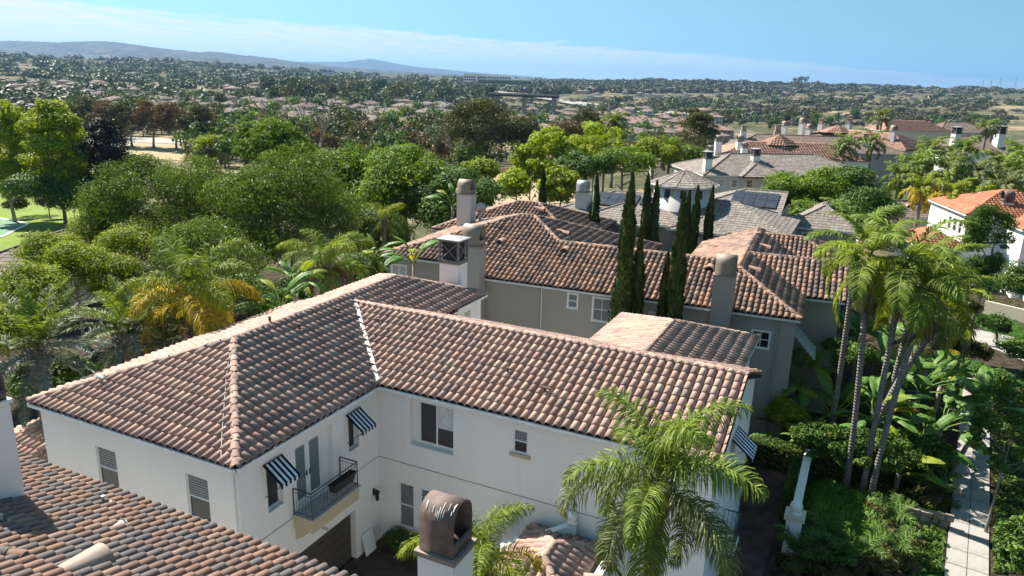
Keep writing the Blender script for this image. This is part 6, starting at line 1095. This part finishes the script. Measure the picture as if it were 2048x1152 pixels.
for i, (px, py, lb) in enumerate(((1311, 300, 'grey street lamp left of the terracotta roofs'), (1338, 303, 'second grey street lamp left of the terracotta roofs'))):
    p = hit(px, py); o = thing('street_lamp', lb, 'street lamp', tuple(p), .5); mb = MB(); mb.tube([(0, 0, 0), (0, 0, 4), (0, 0, 8.5)], [.11, .09, .06], 6); mb.build('pole', 'steel_light', o); mb = MB(); mb.tube([(0, 0, 8.4), (.6, 0, 8.9), (1.6, 0, 9.0)], .05, 5); mb.box(1.4, 2.1, -.15, .15, 8.9, 9.05); mb.build('lamp_head', 'steel_light', o)

# ------------------------------------------------------------------ the valley
def hits(px, py):
    px = np.asarray(px, float); py = np.asarray(py, float); d = _f[None]+np.outer((px-1024)/FPX, _r2)-np.outer((py-576)/FPX, _u2); s = np.full(len(px), 60.0); lo = s.copy(); done = np.zeros(len(px), bool); hi = np.zeros(len(px))
    while not done.all():
        p = d*s[:, None]+CAM; below = (p[:, 2] < terrain(p[:, 0], p[:, 1])) & ~done; hi[below] = s[below]; done |= below; lo = np.where(done, lo, s); s = np.where(done, 1e9, np.minimum(s*1.025, 1e5)); s = np.where(s > 1e8, 1e6, s)
        if (s[~done] > 5200).all(): break
        s = np.where(done, 6000., s)
    ok = done.copy(); hi = np.where(ok, hi, 100.); lo = np.where(ok, lo, 90.)
    for _ in range(14): mid = (lo+hi)/2; p = d*mid[:, None]+CAM; b = p[:, 2] < terrain(p[:, 0], p[:, 1]); hi = np.where(b, mid, hi); lo = np.where(b, lo, mid)
    p = d*hi[:, None]+CAM; return p, ok
mat_plain('roof_far_brown', (.17, .135, .115), .9, .1, 0, .25, .6); mat_plain('roof_far_rose', (.22, .155, .13), .9, .1, 0, .25, .6); mat_plain('roof_far_grey', (.18, .16, .145), .9, .1, 0, .25, .6); mat_plain('wall_far_white', (.66, .64, .60), .9, .1, 0, .06, .3); mat_plain('wall_far_cream', (.55, .47, .34), .9, .1, 0, .08, .3); mat_plain('wall_far_tan', (.36, .30, .24), .9, .1, 0, .08, .3); mat_plain('wall_far_peach', (.50, .32, .19), .9, .1, 0, .08, .3)
def house_proto(Wd, Dp, hw, wallm, roofm, seed, wing=True):
    rng = random.Random(seed); mb = MB(); mb.box(0, Wd, 0, Dp, -1.5, hw); blocks = [(0, Wd, 0, Dp, hw, .38)]
    if wing: x0 = rng.uniform(0, Wd*.5); mb.box(x0, x0+Wd*.45, -2.6, 0, -1.5, hw-.3); blocks.append((x0, x0+Wd*.45, -2.6, Dp*.5, hw-.3, .36))
    nf = len(mb.f); yf = lambda x: -2.6 if wing and x0-.2 < x < x0+Wd*.45 else 0
    for zz in (.9, 3.6):
        for i in range(5):
            x = Wd*(i+.5)/5
            if abs(x-(x0 if wing else -9)) < .8 or (wing and abs(x-x0-Wd*.45) < .8): continue
            mb.box(x-.5, x+.5, yf(x)-.05, yf(x)+.02, zz, zz+1.2)
        for i in range(3):
            y = Dp*(i+.5)/3; mb.box(-.05, .02, y-.5, y+.5, zz, zz+1.2); mb.box(Wd-.02, Wd+.05, y-.5, y+.5, zz, zz+1.2)
    me = mb.mesh('valley_house'); me.materials.append(MATS[wallm]); me.materials.append(MATS['glass'])
    for i, p_ in enumerate(me.polygons): p_.material_index = 1 if i >= nf else 0
    rb_ = MB()
    for x0_, x1_, y0_, y1_, ze, pt in blocks:
        x0_ -= .5; x1_ += .5; y0_ -= .5; y1_ += .5; w_ = min(x1_-x0_, y1_-y0_)/2; zr = ze+pt*w_
        A_, B_ = ((x0_+w_, (y0_+y1_)/2, zr), (x1_-w_, (y0_+y1_)/2, zr)) if x1_-x0_ >= y1_-y0_ else (((x0_+x1_)/2, y0_+w_, zr), ((x0_+x1_)/2, y1_-w_, zr)); c = [(x0_, y0_, ze), (x1_, y0_, ze), (x1_, y1_, ze), (x0_, y1_, ze)]; lo = [(x, y, z-.3) for x, y, z in c]
        fs = ((0, 1, 5, 4), (1, 2, 5), (2, 3, 4, 5), (3, 0, 4)) if x1_-x0_ >= y1_-y0_ else ((0, 1, 4), (1, 2, 5, 4), (2, 3, 5), (3, 0, 4, 5)); rb_.add(c+[A_, B_]+lo, list(fs)+[(6, 7, 1, 0), (7, 8, 2, 1), (8, 9, 3, 2), (9, 6, 0, 3), (9, 8, 7, 6)])
    rme = rb_.mesh('roof'); rme.materials.append(MATS[roofm]); cm = MB(); cx_ = rng.uniform(.2, .8)*Wd; cm.box(cx_-.5, cx_+.5, Dp*.5-.4, Dp*.5+.4, hw, hw+3.4); cm.box(cx_-.6, cx_+.6, Dp*.5-.5, Dp*.5+.5, hw+3.4, hw+3.7); cme = cm.mesh('chimney'); cme.materials.append(MATS[wallm]); return me, rme, cme, Wd, Dp
PROTO = {}
for k, ws, rs in (('mix', ('wall_far_white', 'wall_far_cream', 'wall_far_tan', 'wall_far_white', 'wall_far_peach', 'wall_far_cream'), ('roof_far_brown', 'roof_far_grey', 'roof_far_brown')), ('rose', ('wall_far_tan', 'wall_far_cream', 'wall_far_white', 'wall_far_white', 'wall_far_cream', 'wall_far_tan'), ('roof_far_rose', 'roof_far_brown', 'roof_far_rose'))):
    PROTO[k] = [house_proto(10+1.3*i, 9+.7*(i % 3), 5.3+.3*(i % 2), ws[i], rs[i % 3], 500+i)+({'wall_far_white': 'white', 'wall_far_cream': 'cream', 'wall_far_tan': 'tan', 'wall_far_peach': 'peach'}[ws[i]]+'-walled house with '+{'roof_far_brown': 'brown', 'roof_far_grey': 'grey', 'roof_far_rose': 'rose'}[rs[i % 3]]+' roof',) for i in range(6)]
HOUSES = []
def ordinal(n):
    o = ['', 'first', 'second', 'third', 'fourth', 'fifth', 'sixth', 'seventh', 'eighth', 'ninth', 'tenth', 'eleventh', 'twelfth', 'thirteenth', 'fourteenth', 'fifteenth', 'sixteenth', 'seventeenth', 'eighteenth', 'nineteenth']; t = {20: 'twentieth', 30: 'thirtieth', 40: 'fortieth', 50: 'fiftieth'}
    if n < 20: return o[n]
    return t[n//10*10] if n % 10 == 0 else {2: 'twenty', 3: 'thirty', 4: 'forty', 5: 'fifty'}[n//10]+'-'+o[n % 10]
def label_row(items, where):
    """items: (image x, description, object): each is named by its look, then by its place in the row of its like"""
    by = {}
    for x, d, o in items: by.setdefault(d, []).append((x, o))
    for d, l in by.items():
        l.sort(key=lambda q: q[0])
        for i, (x, o) in enumerate(l): o['label'] = (ordinal(i+1)+' ' if len(l) > 1 else 'only ')+d+' from the left '+where
def img_x(p): v = np.asarray(p)-CAM; return 1024+FPX*(v@_r2)/(v@_f)
def suburb(x0, x1, y0, y1, n, kind, label, group, seed, gap=15.0, ang=None):
    rng = np.random.default_rng(seed); px = rng.uniform(x0, x1, n*6); py = y0+(y1-y0)*rng.uniform(0, 1, n*6); P, ok = hits(px, py); c = 0; row = []
    for p, k in zip(P, ok):
        if not k or c >= n: continue
        if any((p[0]-h[0])**2+(p[1]-h[1])**2 < gap*gap for h in HOUSES[-400:]): continue
        HOUSES.append((p[0], p[1])); i = rng.integers(0, 6); wm, rm, cm, Wd, Dp, look = PROTO[kind][i]; a = (-.45 if ang is None else ang)+rng.choice([0, math.pi/2, math.pi, 0])*(1 if rng.random() < .7 else 0)+rng.normal(0, .12); o = bpy.data.objects.new('valley_house', wm); COL.objects.link(o); s_ = rng.uniform(.9, 1.12); z = tz(p[0], p[1]); o.location = (p[0], p[1], z); o.rotation_euler = (0, 0, a); o.scale = (s_, s_, s_); tag(o, label, 'house', group); row.append((img_x((p[0], p[1], z)), look, o))
        for nm, m_ in (('roof', rm), ('chimney', cm)): ch = bpy.data.objects.new(nm, m_); COL.objects.link(ch); ch.parent = o
        c += 1
    label_row(row, label)
suburb(190, 500, 208, 246, 26, 'mix', 'in the left valley rows', 'houses in the left valley rows', 1)
suburb(0, 310, 168, 202, 26, 'mix', 'on the far left slope', 'houses on the far left slope', 2)
suburb(480, 905, 210, 266, 62, 'mix', 'in the centre valley', 'houses in the centre valley', 3, 14)
suburb(1025, 1425, 224, 292, 70, 'rose', 'below the freeway', 'rose-roofed houses below the freeway', 4, 13.5)
suburb(430, 730, 160, 188, 26, 'rose', 'by the far commercial strip', 'far houses at centre left', 5, 18)
suburb(1150, 1430, 180, 203, 24, 'mix', 'on the rise beyond the freeway', 'houses on the rise beyond the freeway', 6, 17)
suburb(1560, 2045, 184, 207, 36, 'mix', 'on the hillside below the mesa', 'houses on the right hillside', 7, 17)
# clumps for trees in the distance
def far_crown(name, n, seed, k=9, leaf=.2):
    rng = np.random.default_rng(seed); bl = [(*(rng.normal(0, .34, 2)), .62+rng.normal(0, .2), *(rng.uniform(.28, .5)*np.array([1, 1, .85]))) for _ in range(k)]+[(0, 0, .5, .6, .6, .45)]; return crown_mesh(name, bl, n, leaf, seed, .7, .15, .35, .8)
FAR = [far_crown('crown', 420, 600+i) for i in range(6)]
TR = MB(); TR.tube([(0, 0, -.25), (.03, 0, .25), (.02, .02, .6)], [.05, .035, .02], 6); TRM = TR.mesh('trunk'); TRM.materials.append(MATS['paper_bark'])
FARM = {}
def far_var(i, mat):
    if (i, mat) not in FARM: m_ = FAR[i].copy(); m_.materials.append(MATS[mat]); FARM[(i, mat)] = m_
    return FARM[(i, mat)]
HX = np.array(HOUSES)
LOOK = {'far_tree': 'dull green', 'leaf_deep': 'deep green', 'leaf_olive': 'olive', 'leaf_fresh': 'bright green', 'leaf_rust': 'rusty', 'leaf_yellow': 'yellowish'}
def copses(name, label, group, x0, x1, y0, y1, n, mats, size, seed, hz=1.1, clear=7, kindn='tree'):
    rng = np.random.default_rng(seed); P, ok = hits(rng.uniform(x0, x1, n*2), rng.uniform(y0, y1, n*2)); c = 0; row = []
    for p, k in zip(P, ok):
        if not k or c >= n or ((HX-p[:2])**2).sum(1).min() < clear*clear: continue
        c += 1; s_ = size*rng.uniform(.7, 1.35); o = thing(name, label, 'tree', (p[0], p[1], tz(p[0], p[1])+s_*.2), rng.uniform(0, 6.28), group); o.scale = (s_, s_, s_*hz*rng.uniform(.85, 1.2))
        mi = int(rng.integers(0, len(mats))); row.append((img_x(p), LOOK[mats[mi]]+' '+kindn, o))
        for nm, m_ in (('crown', far_var(int(rng.integers(0, 6)), mats[mi])), ('trunk', TRM)): ch = bpy.data.objects.new(nm, m_); COL.objects.link(ch); ch.parent = o
    label_row(row, label)
copses('valley_tree', 'among the left valley houses', 'trees among the left valley houses', 150, 520, 205, 262, 64, ['far_tree', 'leaf_deep', 'leaf_olive', 'leaf_deep'], 5.2, 21, 1.1, 5.5)
copses('valley_tree', 'among the centre valley houses', 'trees among the centre valley houses', 470, 900, 215, 285, 110, ['far_tree', 'leaf_deep', 'leaf_fresh', 'leaf_olive'], 5.0, 22, 1.1, 5.5)
copses('valley_tree', 'among the rose-roofed houses', 'trees among the rose-roofed houses', 1020, 1430, 225, 300, 100, ['far_tree', 'leaf_deep', 'leaf_olive', 'leaf_fresh'], 4.6, 23, 1.1, 5.5)
copses('canyon_tree', 'in the right canyon', 'trees in the right canyon', 1420, 2048, 232, 262, 60, ['far_tree', 'leaf_olive', 'leaf_deep'], 5.5, 24)
copses('eucalyptus_tree', 'in the grove left of the freeway', 'eucalyptus grove left of the freeway', 540, 985, 178, 212, 60, ['leaf_olive', 'far_tree'], 10, 25, 1.25, 3, 'eucalyptus')
copses('scrub_tree', 'on the slope behind the near trees', 'trees on the slope behind the near trees', 420, 905, 266, 322, 95, ['leaf_olive', 'leaf_rust', 'far_tree', 'leaf_olive', 'leaf_deep'], 4.6, 26, 1.0, 6)
copses('scrub_tree', 'around the dirt lot and largest eucalyptus', 'trees around the dirt lot', 880, 1420, 290, 345, 70, ['leaf_olive', 'far_tree', 'leaf_rust', 'leaf_fresh'], 3.8, 27, 1.0, 6)
copses('scrub_tree', 'between the dry field and the tufted tree', 'trees between the dry field and the tufted tree', 385, 500, 293, 336, 26, ['leaf_deep', 'leaf_olive', 'leaf_fresh'], 4.4, 29, 1.0, 4)
copses('scrub_tree', 'beside the roadside eucalyptus', 'trees beside the roadside eucalyptus', 0, 440, 245, 278, 46, ['leaf_olive', 'far_tree', 'leaf_rust'], 4.6, 28, 1.1, 6)
def wood(name, label, bands, mat, seed):
    """far-off woods and scrub that read as one mass"""
    rng = np.random.default_rng(seed); VV = []; TT_ = []; nq = 56
    for x0, x1, y0, y1, n, size, hz, clr in bands:
        P, ok = hits(rng.uniform(x0, x1, n*2), rng.uniform(y0, y1, n*2)); P = P[ok]; cl = np.sin(P[:, 0]/37+1.7*np.sin(P[:, 1]/61))+np.sin(P[:, 1]/29+1.3*np.sin(P[:, 0]/53))+.8*np.sin(P[:, 0]/13-P[:, 1]/17); P = P[cl > rng.normal(.05, .55, len(P))][:n]
        if clr: dm = np.array([((HX-p[:2])**2).sum(1).min() for p in P]); P = P[dm > clr*clr]
        m = len(P); P[:, 2] = terrain(P[:, 0], P[:, 1]); s_ = size*rng.choice([.55, .8, 1.0, 1.3, 1.7], m, p=[.2, .25, .25, .2, .1])*rng.uniform(.85, 1.15, m); d = rng.normal(size=(m, nq, 3)); d[..., 2] = np.abs(d[..., 2])*.9+.05; d /= np.linalg.norm(d, axis=2, keepdims=True); r = rng.uniform(.6, 1.05, (m, nq, 1)); q = d*r*np.stack([s_, s_, s_*hz], -1)[:, None]+P[:, None]; N = d+rng.normal(0, .35, d.shape); VV.append(leaf_quads(q.reshape(-1, 3), N.reshape(-1, 3), (np.repeat(s_, nq)*.42), .8, rng)); TT_.append(np.clip(np.repeat(rng.uniform(0, 1, m), nq)*.6+.4*rng.uniform(0, 1, m*nq), 0, 1))
    V = np.concatenate(VV); n = len(V)//4; tag(obj(name, mesh_quads(name, V, np.arange(4*n).reshape(-1, 4), np.concatenate(TT_)), mat), label, 'trees', kind='stuff')
wood('distant_woods', 'far-off woods spread over the valley and hills', [(-20, 720, 112, 138, 800, 9, 1.0, 0), (-20, 760, 132, 168, 1000, 8, .95, 14), (-20, 720, 165, 215, 620, 6, 1.0, 9), (0, 200, 200, 262, 160, 5, 1.0, 7), (540, 1010, 140, 180, 500, 9, 1.2, 9), (560, 1000, 178, 215, 300, 8, 1.2, 8), (700, 1430, 215, 262, 280, 4.2, 1.0, 7.5), (980, 1450, 152, 184, 700, 8, .9, 10), (1200, 1450, 200, 226, 200, 6, .9, 8), (1430, 2060, 182, 212, 520, 6, .9, 8)], 'far_tree', 31)
wood('canyon_scrub', 'dark scrub covering the canyon slopes and mesa', [(1050, 2060, 160, 187, 3000, 11, .5, 0), (1180, 2060, 200, 252, 1500, 4.6, .65, 8), (960, 1250, 198, 226, 260, 4, .6, 8), (1420, 1800, 205, 235, 500, 5, .7, 8)], 'far_scrub', 32)
# freeway, bridge and far buildings
def strip(name, pts, width, mat, lift):
    C_ = [hit(*p) for p in pts]; V = []
    for i, c in enumerate(C_):
        t_ = C_[min(i+1, len(C_)-1)]-C_[max(i-1, 0)]; n_ = np.array([-t_[1], t_[0]])/np.hypot(t_[0], t_[1])
        for s_ in (-1, 1): x, y = c[0]+n_[0]*s_*width/2, c[1]+n_[1]*s_*width/2; V.append((x, y, c[2]+lift))
    return struct(name, mesh_quads(name, V, [(2*i, 2*i+1, 2*i+3, 2*i+2) for i in range(len(C_)-1)]), mat)
strip('freeway', [(985, 184), (1030, 190), (1075, 196), (1110, 201), (1165, 208), (1215, 214), (1265, 219), (1330, 226), (1400, 233)], 34, 'concrete', 1.6)
strip('freeway_lanes', [(1120, 205), (1165, 212), (1215, 218), (1265, 224), (1330, 231), (1400, 238)], 16, 'concrete', 1.6)
def bridge():
    a, b_ = at_d(976, 187, 760), at_d(1112, 192, 740); o = thing('road_bridge', 'long grey bridge crossing the freeway', 'bridge', (0, 0, 0)); d = b_-a; n_ = np.array([-d[1], d[0], 0])/np.hypot(d[0], d[1])
    mb = MB(); mb.obox(a+np.array([0, 0, -2.2]), d, n_*14, (0, 0, 2.0)); mb.build('deck', 'asphalt', o)
    for s_ in (0, 13.7): mb = MB(); mb.obox(a+n_*s_+np.array([0, 0, -.2]), d, n_*.3, (0, 0, 1.2)); mb.build('parapet', 'stucco_taupe', o)
    for f in (.08, .5, .93): c = a+d*f; mb = MB(); zb = tz(c[0], c[1])-1; mb.obox(np.array([c[0], c[1], zb])+n_*3, d/np.linalg.norm(d)*2.2, n_*8, (0, 0, c[2]-2.2-zb)); mb.build('pier', 'concrete', o)
bridge()
def office():
    c = at_d(928, 157, 1500); o = thing('office_building', 'long white office block on the skyline', 'building', (c[0], c[1], c[2]-6)); 
    for x0, x1, h0, h1, y in ((0, 26, 0, 15, 0), (27, 46, 0, 14, 8), (47, 70, 0, 13.5, 4), (71, 95, 0, 12.5, 6), (96, 134, 0, 7, 2)):
        mb = MB(); mb.box(x0, x1, y, y+24, h0, h1); mb.box(x0-.8, x1+.8, y-.8, y+24.8, h1, h1+1); mb.build('wall', 'stucco_white', o)
        for i in range(int((x1-x0)/4.5)):
            for z in (2.5, 7.5):
                if z+3 < h1: mb = MB(); mb.box(x0+1+i*4.5, x0+4+i*4.5, y-.15, y+.1, z, z+3.2); mb.build('window', 'glass', o)
    mb = MB(); mb.box(28, 135, -14, -2, -3, 4.5); mb.build('parking_deck', 'stucco_taupe', o)
    for z in (-1.2, 1.6): mb = MB(); mb.box(29, 134, -14.1, -13.8, z, z+1.5); mb.build('deck_opening', 'shade_dark', o)
office()
for i, (px, py, d_, w_, h_, lb) in enumerate(((560, 141, 1600, 70, 12, 'low white commercial building at far left'), (600, 142, 1650, 40, 15, 'white gabled hall on the skyline'), (650, 140, 1700, 55, 12, 'long pale store building left of the peak'), (745, 146, 1800, 90, 9, 'pale warehouse below the distant peak'), (830, 149, 1800, 70, 10, 'pale warehouse left of the office block'), (645, 146, 1400, 12, 22, 'slim pale tower among the far trees'), (30, 205, 420, 26, 6, 'flat grey-roofed building at the left edge'))):
    c = at_d(px, py, d_); c = hit(px, py+9) if px > 100 else c; zb = tz(c[0], c[1]); o = thing('commercial_building', lb, 'building', (c[0], c[1], zb), -.1*i); mb = MB(); top = h_*.6; mb.box(-w_/2, w_/2, 0, 18 if w_ > 15 else 10, -3, top); mb.build('wall', 'stucco_white' if i != 6 else 'stucco_grey', o); mb = MB(); mb.box(-w_/2-.5, w_/2+.5, -.5, 18.5 if w_ > 15 else 10.5, top, top+.8); mb.build('roof', 'roof_far_grey', o)
    for k in range(int(w_/7)): mb = MB(); mb.box(-w_/2+1.5+k*7, -w_/2+6+k*7, -.2, .1, top*.35, top*.75); mb.build('window', 'glass', o)
for i, px in enumerate((1963, 1979, 1998, 2028)):
    c = at_d(px, 181, 2850); zb = tz(c[0], c[1]); hh = (34, 36, 42, 44)[i]; o = thing('power_pylon', ('leftmost power pylon on the mesa skyline', 'second power pylon on the mesa skyline', 'third and taller power pylon on the skyline', 'rightmost power pylon on the mesa skyline')[i], 'pylon', (c[0], c[1], zb), .3); mb = MB()
    for sx in (-1, 1):
        for sy in (-1, 1): mb.tube([(sx*4, sy*4, 0), (sx*1, sy*1, hh*.7), (0, 0, hh)], .3, 4)
    for k in range(6): z0 = hh*.11*k; w0 = 4-3*k*.157; w1 = 4-3*(k+1)*.157; mb.tube([(-w0, -w0, z0), (w1, -w1, z0+hh*.11)], .16, 3); mb.tube([(w0, -w0, z0), (-w1, -w1, z0+hh*.11)], .16, 3)
    mb.build('tower', 'steel_light', o); mb = MB()
    for z in (.68, .8, .92): mb.tube([(-7, 0, hh*z), (7, 0, hh*z)], .28, 4)
    mb.build('crossarm', 'steel_light', o)
for i, (px, s_) in enumerate(((1590, 13), (1600, 17), (1611, 16))):
    c = at_d(px, 163, 2750); zb = tz(c[0], c[1]); o = thing('skyline_tree', ('left tree of the trio on the mesa skyline', 'middle tree of the trio on the mesa skyline', 'right tree of the trio on the mesa skyline')[i], 'tree', (c[0], c[1], zb+6), i*2.0); o.scale = (s_*.8, s_*.8, s_)
    for nm, m_ in (('crown', far_var(i, 'far_tree')), ('trunk', TRM)): ch = bpy.data.objects.new(nm, m_); COL.objects.link(ch); ch.parent = o
